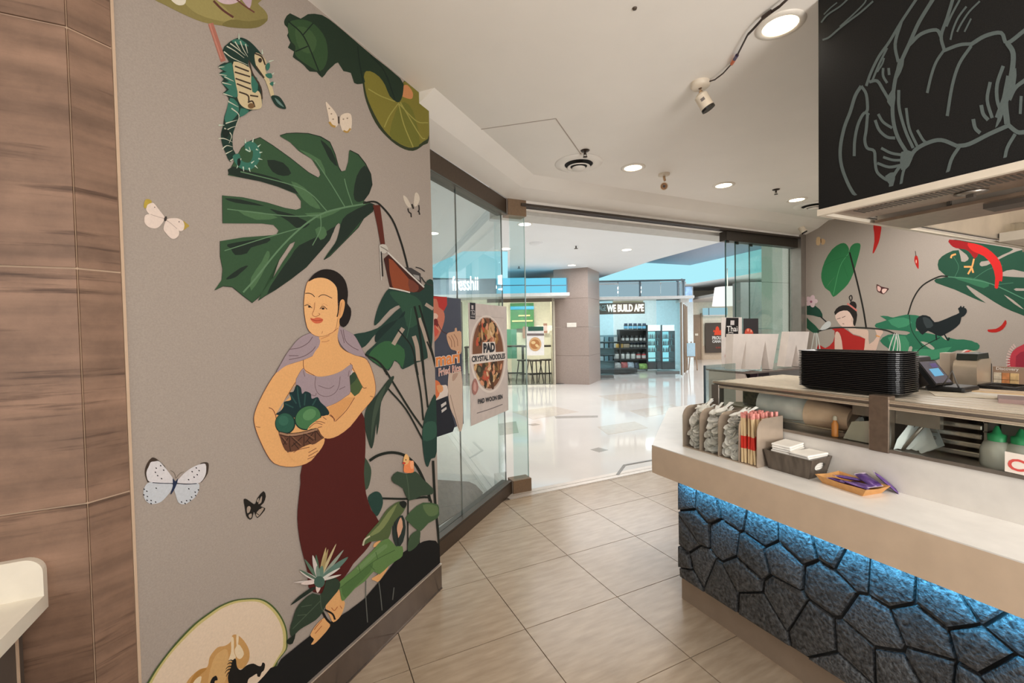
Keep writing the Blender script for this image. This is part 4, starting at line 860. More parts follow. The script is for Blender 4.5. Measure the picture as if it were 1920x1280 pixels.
# the woman with the fruit basket
SKIN = (226, 170, 112)
p = pw()
p.poly((82, 32, 28), PX, [(565,872),(562,905),(558,940),(556,972),(560,1010),(568,1045),(576,1075),(577,1100),(600,1112),(640,1087),(661,1056),(681,1035),(698,1011),(709,977),(695,956),(685,925),(681,887),(683,860),(684,832),(683,801),(676,770),(640,770),(600,800)], 2)
p.build('printed_skirt', wl, 'dark red printed skirt')
p = pw()
for pts in ([(575,575),(490,660),(438,760),(480,850),(520,922),(600,852),(642,720),(602,675)], [(425,875),(350,940),(280,1050),(318,1100),(288,1152),(340,1132),(485,965),(450,890)], [(1092,338),(1040,380),(980,430),(920,470),(960,492),(1000,492),(1085,370)], [(1010,70),(950,100),(940,140),(1000,120)]): p.poly(SKIN, KL, pts, step=False)
p.z += .00002
for q in ([(500,770),(530,800),(565,760)], [(590,750),(610,780)], [(320,1000),(350,960),(400,900)], [(330,1040),(400,960)]): p.stroke((176, 104, 62), KL, q, 8, step=False)
p.z += .00002
p.stroke((34, 30, 26), KL, [(430,790),(510,835),(538,895)], 20, step=False).stroke((34, 30, 26), KL, [(408,815),(450,890),(505,945)], 24, step=False)
p.build('printed_feet', wl, 'bare printed feet with black anklets')
p = pw()
body = [(740,-60),(738,0),(725,60),(690,125),(575,185),(400,240),(310,300),(220,430),(130,600),(85,720),(80,800),(105,900),(150,1010),(210,1130),(280,1215),(400,1250),(540,1240),(650,1190),(720,1100),(770,1010),(778,965),(830,970),(920,940),(1040,850),(1150,710),(1230,620),(1285,540),(1292,440),(1270,330),(1230,220),(1190,170),(1100,140),(1000,100),(940,50),(918,-10),(900,-90)]
p.poly(OUT, KT, [(685+(x-685)*1.008, 620+(y-620)*1.006) for x, y in body], 2).poly(SKIN, KT, body, 2)
p.poly((216, 156, 98), KT, [(830,655),(920,600),(1000,560),(1050,560),(1080,570),(960,720),(890,800),(850,745),(810,700)])
for q, wd in (([(572,180),(572,250),(592,290),(690,345)], 6), ([(490,410),(400,560),(295,735)], 6), ([(225,660),(265,680),(295,745),(320,880),(370,1040),(420,1110)], 7), ([(95,850),(140,858)], 5), ([(1085,560),(1000,690),(885,805)], 6), ([(1040,215),(1090,310),(1165,455),(1205,462)], 6), ([(1240,545),(1270,555)], 5), ([(880,800),(880,770),(830,735)], 6)): p.stroke(OUT, KT, q, wd, step=False)
p.z += .00002
p.poly(TP, KT, [(492,420),(432,520),(372,600),(300,725),(345,690),(375,610),(432,560),(445,510),(475,500)], 2)
p.poly((74, 92, 58), KT, [(1030,345),(1082,305),(1165,455),(1130,515),(1085,548),(1042,500)], 0).poly((52, 70, 52), KT, [(1030,345),(1082,305),(1110,360),(1060,420),(1035,430)], 2).poly((190, 180, 180), KT, [(1045,275),(1075,300),(1050,330),(1032,345)], 0)
p.build('printed_body', wl, 'printed woman looking down with arms round a basket')
p = pw()
LIL, LILD = (160, 142, 148), (104, 82, 86)
top = [(570,268),(600,312),(690,345),(760,352),(870,330),(960,290),(1045,228),(1062,268),(1032,350),(1042,500),(1000,545),(900,612),(800,652),(700,690),(560,600),(495,425),(520,340)]
p.poly(LILD, KT, [(780+(x-780)*1.012, 450+(y-450)*1.012) for x, y in top], 2).poly(LIL, KT, top, 2)
for q in ([(695,350),(688,440),(720,520),(800,550),(880,520),(925,450),(940,350)], [(570,290),(585,350)], [(640,530),(690,540),(700,515)], [(930,480),(990,450)], [(720,440),(820,470),(880,440)], [(1030,290),(1020,350)]): p.stroke(LILD, KT, q, 5, step=False)
p.z += .00002
sl = [(584.5,624.3),(569.7,628),(554.8,638.4),(544.5,651.7),(535,664.4),(525.6,681.2),(517,698),(535,685),(568.7,673.7),(589.3,663.4),(596,651),(599.4,637),(595,629.5)]
p.poly(LILD, PX, [(560+(x-560)*1.03, 660+(y-660)*1.02) for x, y in sl], 3).poly(LIL, PX, sl, 3)
sr = [(640,820),(615,920),(640,1020),(720,1120),(840,1185),(960,1210),(1010,1300),(965,1190),(900,1060),(830,940),(760,890),(685,850)]
p.poly(LILD, KF, [(800+(x-800)*1.03, 1010+(y-1010)*1.02) for x, y in sr], 3).poly(LIL, KF, sr, 3)
for q in ([(5,1110),(130,1090),(240,1030),(300,950)], [(0,1240),(180,1200),(290,1130),(335,1075)], [(0,1190),(120,1190)], [(655,860),(680,950),(700,1030)], [(685,860),(715,1000),(800,1080),(880,1120)]): p.stroke(LILD, KF, q, 8, step=False)
p.build('printed_shawl', wl, 'lilac printed shawl and top')
p = pw()
p.poly(SKIN, KF, [(385,925),(395,1000),(375,1080),(300,1190),(400,1260),(700,1260),(660,1120),(625,1020),(615,930),(640,800),(640,720),(560,720)], 2)
face = [(250,240),(320,212),(400,203),(480,217),(550,258),(603,330),(614,420),(614,520),(625,640),(610,740),(585,860),(500,922),(380,948),(290,912),(230,830),(200,680),(190,560),(195,450),(215,320)]
p.poly(OUT, KF, [(405+(x-405)*1.018, 580+(y-580)*1.012) for x, y in face], 2).poly((232, 178, 122), KF, face, 2)
p.poly((34, 28, 26), KF, [(243,258),(280,200),(330,150),(400,110),(480,98),(570,115),(650,165),(710,240),(740,340),(746,430),(737,530),(780,590),(786,680),(750,780),(690,832),(640,790),(642,720),(662,640),(640,560),(622,520),(614,420),(602,330),(550,263),(480,220),(400,206),(320,218)], 2)
p.poly((222, 164, 108), KF, [(645,510),(680,478),(706,515),(698,600),(670,690),(632,728),(605,700),(635,610)], 3)
for q, wd, c in (([(205,405),(250,402),(290,415),(325,448)], 10, (60, 42, 36)), ([(372,450),(410,425),(460,425),(545,465)], 9, (60, 42, 36)), ([(195,560),(240,550),(290,588)], 9, (70, 50, 42)), ([(390,600),(430,565),(482,605)], 9, (70, 50, 42)), ([(325,520),(320,600),(295,660),(310,690),(345,695),(390,670),(375,655)], 7, (160, 96, 60)), ([(305,540),(315,640)], 3, (190, 130, 90)), ([(628,540),(622,640),(608,700)], 14, (40, 30, 28)), ([(620,840),(560,890),(500,920)], 7, (176, 112, 76)), ([(425,880),(415,912)], 6, (176, 112, 76)), ([(400,980),(450,960),(510,935)], 6, (176, 112, 76)), ([(410,1015),(470,1012),(510,995)], 6, (176, 112, 76)), ([(200,545),(245,530),(280,545)], 4, (190, 130, 90)), ([(410,560),(440,535),(490,560)], 4, (190, 130, 90)), ([(665,520),(650,600),(640,680)], 5, (160, 100, 66))): p.stroke(c, KF, q, wd, step=False)
p.z += .00002
p.poly((60, 44, 36), KF, ell(258, 572, 18, 13)).poly((60, 44, 36), KF, ell(430, 595, 20, 14))
p.poly((206, 104, 72), KF, [(268,714),(310,722),(350,708),(400,714),(432,738),(402,775),(340,784),(292,758)], 3).stroke((160, 60, 44), KF, [(275,728),(345,748),(425,738)], 9)
p.build('printed_head', wl, 'printed face with black hair tied in a low bun')
p = pw()
TDK = (34, 64, 62)
p.poly((28, 50, 52), KT, [(500,433),(470,500),(428,512),(446,582),(378,602),(372,650),(340,695),(300,730),(480,760),(560,720),(750,745),(828,725),(805,665),(742,605),(712,555),(655,572),(643,520),(590,498),(557,522),(545,462)], 3)
for q in ([(510,450),(520,560),(540,660)], [(440,530),(500,620)], [(590,520),(580,640)], [(700,570),(660,640)], [(385,620),(470,660)]): p.stroke((44, 78, 74), KT, q, 14, step=False)
p.z += .00002
p.poly((30, 52, 46), KT, ell(388, 818, 102, 108)).poly((46, 90, 74), KT, ell(385, 815, 92, 98)).poly((30, 52, 46), KT, ell(615, 762, 140, 118, -32)).poly((70, 116, 76), KT, ell(616, 760, 130, 108, -32)).poly((92, 138, 92), KT, ell(630, 730, 70, 52, -32)).poly((56, 102, 84), KT, ell(370, 790, 50, 50))
p.poly((100, 66, 50), KT, [(322,900),(400,925),(520,918),(620,902),(712,866),(745,910),(778,955),(742,1005),(640,1035),(520,1085),(412,1104),(368,1050),(340,970)], 2)
p.stroke((160, 124, 98), KT, [(330,912),(430,934),(560,918),(710,876)], 20).stroke((48, 32, 26), KT, [(328,900),(430,918),(560,904),(708,864)], 7).stroke((48, 32, 26), KT, [(335,932),(430,950),(560,934),(712,894)], 6)
for q in ([(435,940),(430,1020),(440,1095)], [(575,920),(575,1060)], [(685,890),(690,990)], [(350,960),(400,1030)], [(420,960),(370,1030)], [(450,960),(540,1040)], [(560,950),(450,1050)], [(470,1010),(520,1070)], [(590,930),(670,990)], [(670,910),(590,1010)], [(610,990),(650,1030)], [(700,900),(750,960)]): p.stroke((56, 38, 30), KT, q, 9, step=False)
for q in ([(360,950),(410,1010)], [(460,950),(550,1030)], [(600,920),(680,970)]): p.stroke((138, 100, 78), KT, q, 6, step=False)
p.z += .00002
for hnd in ([(608,885),(640,835),(700,790),(770,745),(830,738),(885,795),(920,830),(890,920),(835,968),(785,962),(745,925),(712,866),(650,872)], [(430,1115),(500,1090),(560,1055),(640,1025),(655,1035),(630,1060),(720,1000),(778,965),(775,1020),(722,1105),(650,1165),(590,1195),(470,1190)]):
    p.poly(SKIN, KT, hnd, 2)
for q in ([(625,865),(690,815),(760,830)], [(690,800),(740,800),(785,815)], [(715,860),(755,850)], [(765,755),(800,780)], [(470,1108),(520,1080),(630,1055)], [(620,1110),(700,1065)], [(620,1145),(715,1090)], [(610,1175),(690,1140)], [(840,730),(870,760),(880,800)]): p.stroke(OUT, KT, q, 6, step=False)
p.build('printed_basket', wl, 'printed woven basket of green fruit held in two hands')

# lotus plants in front of the skirt
p = pw()
p.poly((58, 74, 58), KW, [(268,742),(300,708),(350,722),(400,708),(440,750),(495,800),(492,832),(430,842),(362,868),(330,800),(282,772)], 2).stroke((78, 94, 74), KW, [(350,725),(360,790),(365,860)], 5)
for q, wd in (([(360,862),(358,1000),(358,1135)], 7), ([(422,1030),(420,1105)], 6)): p.stroke((34, 40, 34), KW, q, wd)
p.poly((66, 86, 62), KW, [(370,1060),(422,1028),(422,1085),(400,1122),(358,1142)])
p.poly((70, 94, 64), KW, [(345,962),(380,920),(440,878),(522,888),(532,922),(520,962),(470,990),(430,1032),(400,1020),(360,982)], 2).poly((96, 118, 78), KW, [(440,890),(515,895),(520,940),(470,950)])
p.poly((84, 98, 62), KW, [(328,870),(352,884),(332,930),(270,1010),(252,1072),(150,1092),(112,1112),(130,1060),(200,980),(240,920),(290,880)], 2).poly((126, 136, 88), KW, [(300,885),(250,930),(200,1000),(140,1062),(200,1040),(250,980)], 2).poly((32, 36, 32), KW, [(310,880),(335,868),(352,884),(335,910)])
p.stroke((196, 190, 164), KW, [(112,1112),(122,1080),(150,1060)], 9)
p.poly((44, 54, 50), KW, [(330,948),(346,1010),(332,1090),(302,1122),(280,1082),(274,1010),(300,962)], 2).poly((214, 164, 134), KW, [(305,985),(320,958),(330,1010),(305,1072),(298,1020)], 2).stroke((34, 38, 36), KW, [(285,985),(300,1060),(304,1110)], 7)
p.poly((98, 130, 76), KL, [(1240,130),(1170,130),(1092,48),(1000,90),(950,150),(860,240),(700,400),(590,490),(560,560),(590,590),(600,680),(632,692),(740,572),(850,492),(940,392),(1000,422),(1100,332),(1180,276),(1240,230)], 2)
p.poly((80, 112, 64), KL, [(600,560),(700,470),(850,360),(930,300),(900,400),(740,560),(640,670)], 2).poly((112, 142, 92), KL, [(760,360),(900,230),(1050,110),(1080,140),(950,240),(820,360)], 2)
for q in ([(580,570),(760,430),(950,280),(1160,170)], [(800,410),(780,330)], [(900,330),(950,380)], [(980,260),(960,190)]): p.stroke((72, 100, 58), KL, q, 8, step=False)
p.z += .00002
p.poly((50, 64, 50), KL, [(378,640),(300,618),(200,690),(130,780),(90,900),(62,1000),(82,1072),(150,1012),(205,972),(330,900),(402,820),(442,740),(560,600),(590,520),(540,458),(450,470),(422,560)], 2).poly((36, 46, 38), KL, [(65,748),(160,648),(290,560),(332,568),(200,662)], 2).poly((34, 42, 34), KL, [(28,1112),(70,1080),(122,1040),(92,1142),(40,1147)], 2)
for q in ([(90,990),(200,880),(380,700)], [(140,850),(240,840)], [(180,760),(290,740)], [(380,640),(390,760),(420,820)]): p.stroke((78, 92, 74), KL, q, 8, step=False)
p.z += .00002
C0 = (365, 490)
for i, (tx, ty, wd, c) in enumerate(((215,262,34,(92,116,98)),(335,215,36,(76,104,84)),(440,138,30,(186,166,120)),(548,100,26,(196,180,140)),(300,220,44,(206,196,190)),(462,155,34,(170,150,104)),(625,165,34,(150,158,144)),(672,240,60,(96,124,112)),(165,385,44,(214,206,200)),(100,505,22,(206,196,190)),(160,372,26,(90,112,96)),(590,352,26,(210,208,200)),(600,425,26,(212,206,198)),(175,520,44,(224,206,198)),(350,615,48,(226,202,192)),(400,330,56,(98,128,112)),(345,330,40,(120,140,126)))):
    v = Vector((tx-C0[0], ty-C0[1])); L = v.length; v.normalize(); n_ = Vector((-v.y, v.x))
    pt = lambda f, s: tuple(Vector(C0)+v*(L*f)+n_*(s*wd/2))
    p.poly(c, KL, [pt(.02, .35), pt(.35, 1), pt(.7, .9), pt(1, 0), pt(.7, -.9), pt(.35, -1), pt(.02, -.35)], 3)
p.poly((70, 98, 86), KL, ell(370, 500, 56, 60))
p.build('printed_lotus', wl, 'printed lotus flower, bud and green leaves in front of the skirt')
p = pw()
p.poly((238, 140, 88), KW, [(340,668),(362,648),(380,655),(390,690),(385,714),(340,714),(334,690)], 3).poly((236, 184, 120), KW, [(345,612),(364,632),(360,662),(338,672),(332,648)], 3).poly((200, 70, 52), KW, ell(336, 663, 9, 6)).poly((40, 34, 30), KW, ell(346, 645, 3, 4)).poly((244, 170, 124), KW, [(370,655),(388,652),(388,690),(372,690)], 3)
p.build('printed_duck', wl, 'tiny orange printed duck sitting on a leaf')

# ================================================================== mural on the right wall
KR = (1490, 380, .25)
RN = Vector((-1, 0, 0))
def onr(x, y): return on_x(x, y, RIGHT)
def clipr(P): return Vector((P.x, min(P.y, FRONT-.03), min(P.z, CEIL-.003)))
LASTP[0] = None
def pr():
    q = Print(onr, RN, LASTP[0].z+.00003 if LASTP[0] else .0010, clipr); LASTP[0] = q; return q
GR, GRD = (50, 118, 72), (38, 76, 58)
p = pr()
p.poly(GR, KR, [(345,305),(385,308),(408,345),(405,375),(420,330),(450,305),(490,306),(492,345),(470,430),(440,530),(400,610),(340,670),(290,706),(265,665),(230,640),(205,590),(200,530),(225,440),(280,350)], 2)
p.poly((166, 152, 140), KR, [(310,545),(270,590),(235,640),(262,600)], 0).stroke((80, 150, 98), KR, [(408,375),(340,480),(290,690)], 5).stroke((46, 108, 66), KR, [(400,400),(300,430),(225,470)], 4).stroke((46, 108, 66), KR, [(360,450),(400,560)], 4)
p.stroke((40, 38, 34), KR, [(412,372),(440,480),(480,640),(515,800),(538,945)], 13).build('printed_round_leaf', wr, 'bright green printed leaf on a long dark stem')
p = pr()
p.poly(GRD, KR, [(1160,280),(1300,290),(1560,330),(1640,350),(1560,390),(1480,430),(1400,440),(1390,470),(1440,470),(1600,390),(1720,350),(1800,360),(1800,520),(1640,500),(1560,520),(1560,550),(1720,560),(1800,570),(1800,640),(1660,640),(1660,660),(1800,680),(1800,860),(1690,835),(1560,780),(1430,700),(1300,620),(1300,640),(1360,700),(1435,752),(1330,710),(1200,650),(1060,600),(1060,570),(1140,555),(1080,500),(1080,430),(1140,380),(1230,355),(1250,440),(1300,430),(1290,390)], 2)
p.poly((54, 108, 78), KR, [(1190,560),(1320,560),(1460,600),(1420,640),(1300,600)], 2).stroke((82, 132, 104), KR, [(1150,555),(1300,570),(1480,610),(1720,720)], 7)
for q in ([(1200,560),(1230,480),(1190,400)], [(1330,580),(1450,500),(1560,470)], [(1500,615),(1640,600)]): p.stroke((70, 118, 92), KR, q, 4, step=False)
p.poly((172, 158, 146), KR, [(1570,690),(1640,730),(1720,800),(1650,760)], 2).stroke((40, 38, 34), KR, [(1150,552),(1080,555),(960,620),(890,720),(850,840)], 11).build('printed_monstera_leaf', wr, 'dark green printed monstera leaf at the right edge of the far mural')
p = pr()
p.poly((150, 28, 30), KR, [(1160,275),(1320,300),(1380,330),(1380,380),(1350,420),(1320,380),(1280,350),(1210,340),(1170,315)], 2)
p.poly((204, 40, 38), KR, [(1300,300),(1400,320),(1480,370),(1540,440),(1560,520),(1555,590),(1535,585),(1525,640),(1500,635),(1505,560),(1480,470),(1420,400),(1350,370),(1310,340)], 2)
for q in ([(1345,420),(1330,480),(1300,535)], [(1330,480),(1270,480)], [(1330,490),(1340,525)], [(1210,385),(1180,395),(1172,415)]): p.stroke((232, 160, 96), KR, q, 13, step=False)
p.build('printed_red_bird', wr, 'red printed bird with a long curved tail under the hood')
for pts, lab in (([(592,165),(648,165),(645,230),(630,300),(595,375),(585,370),(598,290),(596,220)], 'red printed chilli hanging below the hood trim'), ([(903,398),(920,400),(930,440),(930,495),(915,480),(898,435)], 'small red printed chilli in the middle of the far mural'), ([(1580,878),(1590,905),(1560,950),(1510,972),(1455,968),(1450,950),(1510,945),(1555,915)], 'curved red printed chilli at the right of the far mural')):
    p = pr().poly((176, 36, 30), KR, pts, 2)
    if 'small' in lab: p.stroke((60, 50, 40), KR, [(910,400),(905,362)], 5).poly((240, 180, 160), KR, ell(912, 440, 4, 14))
    p.build('printed_chilli', wr, lab)
p = pr()
p.poly((212, 180, 140), KR, [(165,262),(190,258),(195,290),(185,318),(162,312)], 2).poly((206, 170, 130), KR, [(198,290),(205,268),(230,280),(225,308),(205,315)], 2).stroke((90, 70, 56), KR, [(196,270),(198,300)], 6).build('printed_butterfly', wr, 'tan printed butterfly beside the corner camera')
p = pr()
p.poly((78, 44, 44), KR, [(615,610),(650,628),(700,640),(705,650),(670,685),(640,675),(618,660)], 2).poly((222, 178, 168), KR, [(622,622),(648,638),(640,665),(622,655)], 2).poly((226, 190, 180), KR, [(660,645),(695,648),(670,680),(655,668)], 2).build('printed_butterfly', wr, 'pinkish printed butterfly in the middle of the far mural')
p = pr()
p.poly((36, 70, 56), KR, [(62,725),(130,760),(190,800),(210,860),(140,845),(80,840),(62,850)], 2).poly((40, 84, 62), KR, [(62,860),(110,880),(190,960),(150,980),(90,940),(62,920)], 2).stroke((40, 38, 36), KR, [(190,850),(240,895)], 9)
for a in range(5): p.poly((214, 186, 190), KR, ell(126+24*cos(a*1.257), 738+24*sin(a*1.257), 24, 18, a*72), step=False)
p.z += .00002
p.poly((150, 90, 110), KR, ell(124, 742, 9, 9)).build('printed_orchid', wr, 'pale printed orchid and dark leaves at the corner')
p = pr()
for pts in ([(640,850),(700,850),(740,860),(840,838),(960,855),(920,900),(900,990),(860,970),(820,960),(700,950),(610,935),(612,905),(690,880)], [(640,1035),(700,990),(780,985),(840,990),(900,960),(960,970),(1060,990),(1240,1030),(1370,1050),(1385,1090),(1340,1110),(1220,1105),(1120,1150),(1060,1180),(880,1180),(820,1160),(760,1150),(700,1090)], [(1215,1025),(1330,1035),(1385,1075),(1340,1105),(1230,1080)]): p.poly((48, 112, 84), KR, pts, 2, step=False)
p.z += .00002
for pts in ([(700,1010),(830,1000),(860,1100),(780,1130)], [(900,1100),(1060,1100),(1180,1080),(1060,1170),(900,1180)], [(700,880),(820,860),(880,900),(780,940)]): p.poly((68, 140, 104), KR, pts, 2, step=False)
p.z += .00002
for pts in ([(945,1040),(1000,1050),(1050,1090),(1030,1100),(980,1070)], [(1090,985),(1130,1000),(1140,1030),(1110,1010)], [(860,1080),(885,1085),(860,1160),(845,1150)]): p.poly((176, 168, 156), KR, pts, 2, step=False)
p.z += .00002
p.stroke((34, 60, 48), KR, [(860,840),(880,960),(960,1080)], 6).stroke((30, 44, 38), KR, [(1090,1010),(960,1080),(890,1150)], 6).build('printed_foliage', wr, 'mixed green printed leaves behind the counter equipment')
p = pr()
p.poly((30, 36, 38), KR, [(910,930),(915,870),(960,842),(1015,855),(1050,895),(1110,880),(1180,850),(1235,825),(1225,795),(1245,782),(1285,792),(1292,820),(1270,850),(1250,860),(1240,905),(1190,950),(1130,985),(1100,1000),(1060,990),(1000,960),(960,990),(930,960)], 2)
for q in ([(1060,985),(1065,1030)], [(1120,980),(1150,1030),(1160,1010)], [(1240,790),(1250,775)], [(1265,790),(1270,776)]): p.stroke((30, 36, 38), KR, q, 11, step=False)
p.z += .00002
p.poly((56, 64, 66), KR, [(960,860),(1010,870),(1040,920),(990,940)], 2).build('printed_rooster', wr, 'black printed rooster standing on green leaves')
p = pr()
SK2 = (216, 184, 168)
p.poly((176, 44, 40), KR, [(180,1060),(230,1090),(290,1040),(300,960),(270,940),(360,935),(440,990),(530,1020),(525,1090),(500,1140),(190,1140)], 2)
p.poly(SK2, KR, [(405,900),(445,905),(460,945),(540,950),(555,980),(560,1060),(620,1000),(600,945),(650,950),(665,975),(640,1010),(610,1110),(580,1140),(515,1140),(530,1020),(440,985),(400,945)], 2).poly(SK2, KR, [(308,970),(335,975),(355,1040),(358,1140),(308,1140),(300,1040)], 2)
p.poly((44, 38, 36), KR, [(303,840),(312,795),(360,768),(420,775),(455,800),(470,840),(455,920),(440,910),(420,830)], 2).poly((44, 38, 36), KR, [(410,765),(425,740),(455,745),(466,775),(455,800),(425,790)], 2).stroke((44, 38, 36), KR, [(425,745),(410,710),(425,695),(432,715),(425,735)], 8)
p.poly((228, 196, 182), KR, [(305,845),(340,815),(395,808),(425,840),(440,880),(430,925),(390,945),(345,920),(315,880)], 2).poly(SK2, KR, ell(432, 878, 9, 18))
p.stroke((210, 120, 110), KR, [(395,755),(430,780),(468,810)], 12)
for q in ([(318,872),(345,864)], [(355,862),(382,850)], [(360,905),(372,910)]): p.stroke((90, 60, 54), KR, q, 4, step=False)
p.z += .00002
p.stroke((52, 52, 48), KR, [(170,965),(270,940),(420,935),(560,940),(680,955),(760,985)], 11).poly((206, 206, 204), KR, [(190,950),(235,895),(268,890),(270,925),(230,950)], 2)
for q in ([(150,975),(135,1050),(120,1140)], [(160,975),(165,1060),(160,1140)], [(168,975),(185,1060),(195,1140)], [(750,980),(720,1060),(700,1140)], [(765,980),(750,1060),(730,1140)], [(775,985),(790,1060),(790,1140)], [(760,985),(775,1060),(765,1140)]): p.stroke((206, 206, 200), KR, q, 8, step=False)
p.stroke((214, 150, 90), KR, [(610,995),(640,1005)], 10).build('printed_woman', wr, 'printed woman in a red one-shoulder dress carrying a shoulder pole')
p = pr()
p.poly((184, 60, 72), KR, [(1600,1180),(1640,1110),(1700,1070),(1800,1060),(1800,1400),(1640,1400),(1600,1290)], 2)
for i in range(14): a = 2.2+i*.14; p.stroke((206, 178, 170), KR, [(1720+105*cos(a), 1190-130*sin(a)*1), (1720+135*cos(a), 1190-160*sin(a))], 11, step=False)
p.z += .00002
p.poly((150, 44, 60), KR, [(1660,1150),(1740,1110),(1800,1120),(1800,1300),(1680,1300)], 2).build('printed_dragon_fruit', wr, 'pink printed fruit with pale spikes at the right edge')
# ================================================================== service counter
LED = .896
M_STONE = mat('dark_slate', (92, 93, 94), .5, noise=(75, .5), dark=(26, 27, 29), bump=.9)
M_STONE2 = mat('grey_slate', (104, 106, 108), .5, noise=(95, .5), dark=(36, 37, 39), bump=.9)
M_MORT = mat('black_mortar', (26, 27, 28), .9)
M_KICK = mat('kick_steel', (160, 144, 128), .28, .3)
ct = thing('service_counter', (1.82, 1.7, 0), 'long serving counter with white ledge over a dark stone front lit by blue light', 'counter')
top = [(1.6, -1.5), (1.6, 1.704), (2.45, 2.43), (5.0, 2.43), (5.0, 1.50), (2.7, 1.50), (2.7, -1.5)]
MB().prism(top, 2, .757, LED, mat('ledge_shade_tan', (206, 184, 160), .42)).build('ledge', ct)  # white ledge; the shade on its front is put into the tan colour
MB().prism(top, 2, LED, LED+.004, mat('ledge_top', (228, 225, 220), .3)).build('ledge_top', ct)
MB().bb((1.89, -1.5, LED+.004), (2.64, 1.56, 1.036), mat('riser_white', (210, 205, 198), .4)).build('riser', ct)
body = [(1.826, -1.5), (1.826, 1.735), (2.50, 2.31), (4.95, 2.31), (4.95, 1.6), (2.6, 1.6), (2.6, -1.5)]
sb = MB().prism(body, 2, .142, .757, M_MORT).build('stone_base', ct)
kick = [(1.855, -1.5), (1.855, 1.755), (2.50, 2.29), (4.9, 2.29), (4.9, 1.62), (2.6, 1.62), (2.6, -1.5)]
MB().prism(kick, 2, 0, .142, M_KICK).build('kick_plate', ct)
led = MB().bb((1.722, -1.4, .7505), (1.732, 1.70, .7565), glow('led_blue', (74, 196, 248), 3.0)).build('led_strip', ct)
ll = bpy.data.lights.new('led_light', 'AREA'); ll.shape = 'RECTANGLE'; ll.size = .012; ll.size_y = 3.1; ll.energy = 19; ll.color = (.10, .52, .92); ll.spread = radians(84)
lo = bpy.data.objects.new('led_light', ll); COL.objects.link(lo); lo.parent = ct; lo.location = Vector((1.735, .15, .748))-ct.location; lo.rotation_euler = (0, -.84, 0)
# the stones, laid from surveyed centres
seeds = [(190,180),(295,235),(420,250),(575,345),(760,420),(945,455),(1045,530),(1220,610),(240,340),(185,400),(385,410),(530,500),(690,530),(910,650),(1530,750),(1740,740),(265,540),(165,520),(185,600),(360,640),(490,600),(690,720),(560,770),(850,880),(1150,860),(1070,990),(1420,900),(1700,980),(1880,860),(1250,1090),(1000,1120),(1480,1100),(1650,1200),(1860,1130)]
sd = []
for x, y in seeds:
    P = on_x(1220+x*.36458, 860+y*.36458, 1.82); sd.append((P.y, P.z))
for k in range(15): sd.append((.02-.10*k*.95+random.uniform(-.04, .04)-.05, random.uniform(.17, .74)))
rect = [Vector((1.735, .144)), Vector((1.735, .755)), Vector((-1.45, .755)), Vector((-1.45, .144))]
for i, (y, z) in enumerate(sd):
    poly = rect[:]; c = Vector((y, z))
    for j, q in enumerate(sd):
        if j == i: continue
        q = Vector(q); mid = (c+q)/2; n = (c-q)
        if n.length < 1e-5: continue
        poly = clip_half(poly, mid, n)
        if len(poly) < 3: break
    if len(poly) < 3: continue
    cc = sum(poly, Vector((0, 0)))/len(poly)
    def ring(ins, dep, jit=0):
        out = []
        for p in poly:
            d = cc-p; L = d.length
            if L < .03: return None
            q = p+d/L*min(ins*1.35, L*.5); out.append(Vector((1.826-dep+random.uniform(-jit, jit), q.x, q.y)))
        return out
    dep = random.uniform(.014, .030); r0 = ring(.004, .0); r1 = ring(.006, dep*.75, .002); r2 = ring(.018, dep, .002)
    if not r0: continue
    n = len(poly); b = MB(); vs = r0+r1+r2+[Vector((1.826-dep-.004, cc.x, cc.y))]
    fs = [(k*n+a, k*n+(a+1) % n, (k+1)*n+(a+1) % n, (k+1)*n+a) for k in range(2) for a in range(n)]+[(2*n+a, 2*n+(a+1) % n, 3*n) for a in range(n)]
    b.add(vs, fs, random.choice((M_STONE, M_STONE, M_STONE2))); b.build('stone', sb)

# ------------------------------------------------------------------ glass display case on the riser
Z0, Z1 = 1.036, 1.222
dc = thing('display_case', (1.9, 1.56, Z0), 'long low steel and glass food case on the counter riser', 'case')
M_RAIL = mat('case_rail', (202, 188, 168), .25, .75)
M_SLAT = mat('case_top_slat', (226, 214, 194), .35, .25)
tp = MB().bb((1.90, -1.5, Z1-.022), (2.46, 1.57, Z1-.010), M_STEELD).build('top_plate', dc)
for i in range(9):
    x = 1.912+i*.060
    MB().bev((x+.024, .035, Z1-.006), (.050, 3.06, .012), M_SLAT, .004).build('top_slat', tp)
MB().bev((1.893, .035, Z1-.004), (.016, 3.07, .014), M_RAIL, .004).bev((1.893, .035, Z1-.026), (.014, 3.07, .012), M_RAIL, .004).build('front_rail', dc)
MB().bb((1.888, .90, Z0+.002), (1.894, 1.545, Z1-.03), M_CASEG).build('front_pane', dc)
MB().bb((1.888, -1.5, Z0+.002), (1.894, .82, Z1-.03), M_CASEG).build('front_pane', dc)
MB().bb((1.884, -1.5, Z0), (1.90, 1.56, Z0+.012), M_STEELD).build('bottom_rail', dc)
MB().bev((1.905, .853, (Z0+Z1)/2+.006), (.045, .062, Z1-Z0+.02), mat('post_steel', (128, 112, 98), .3, .7, noise=(50, .1)), .003).build('post', dc)
MB().bev((1.905, 1.555, (Z0+Z1)/2-.01), (.04, .045, Z1-Z0-.01), M_STEELD, .003).build('post', dc)
MB().bb((1.87, 1.60, LED+.004), (2.1, 1.606, 1.30), glass('dark_edge_glass', (228, 238, 238), .04, k=.15)).bb((1.866, 1.598, LED+.004), (1.872, 1.608, 1.30), mat('glass_edge_dark', (70, 84, 92), .3)).build('end_screen', dc)
MB().bb((2.44, -1.5, Z0), (2.46, 1.57, Z1-.02), mat('case_back_steel', (120, 114, 106), .35, .7)).build('back_panel', dc)
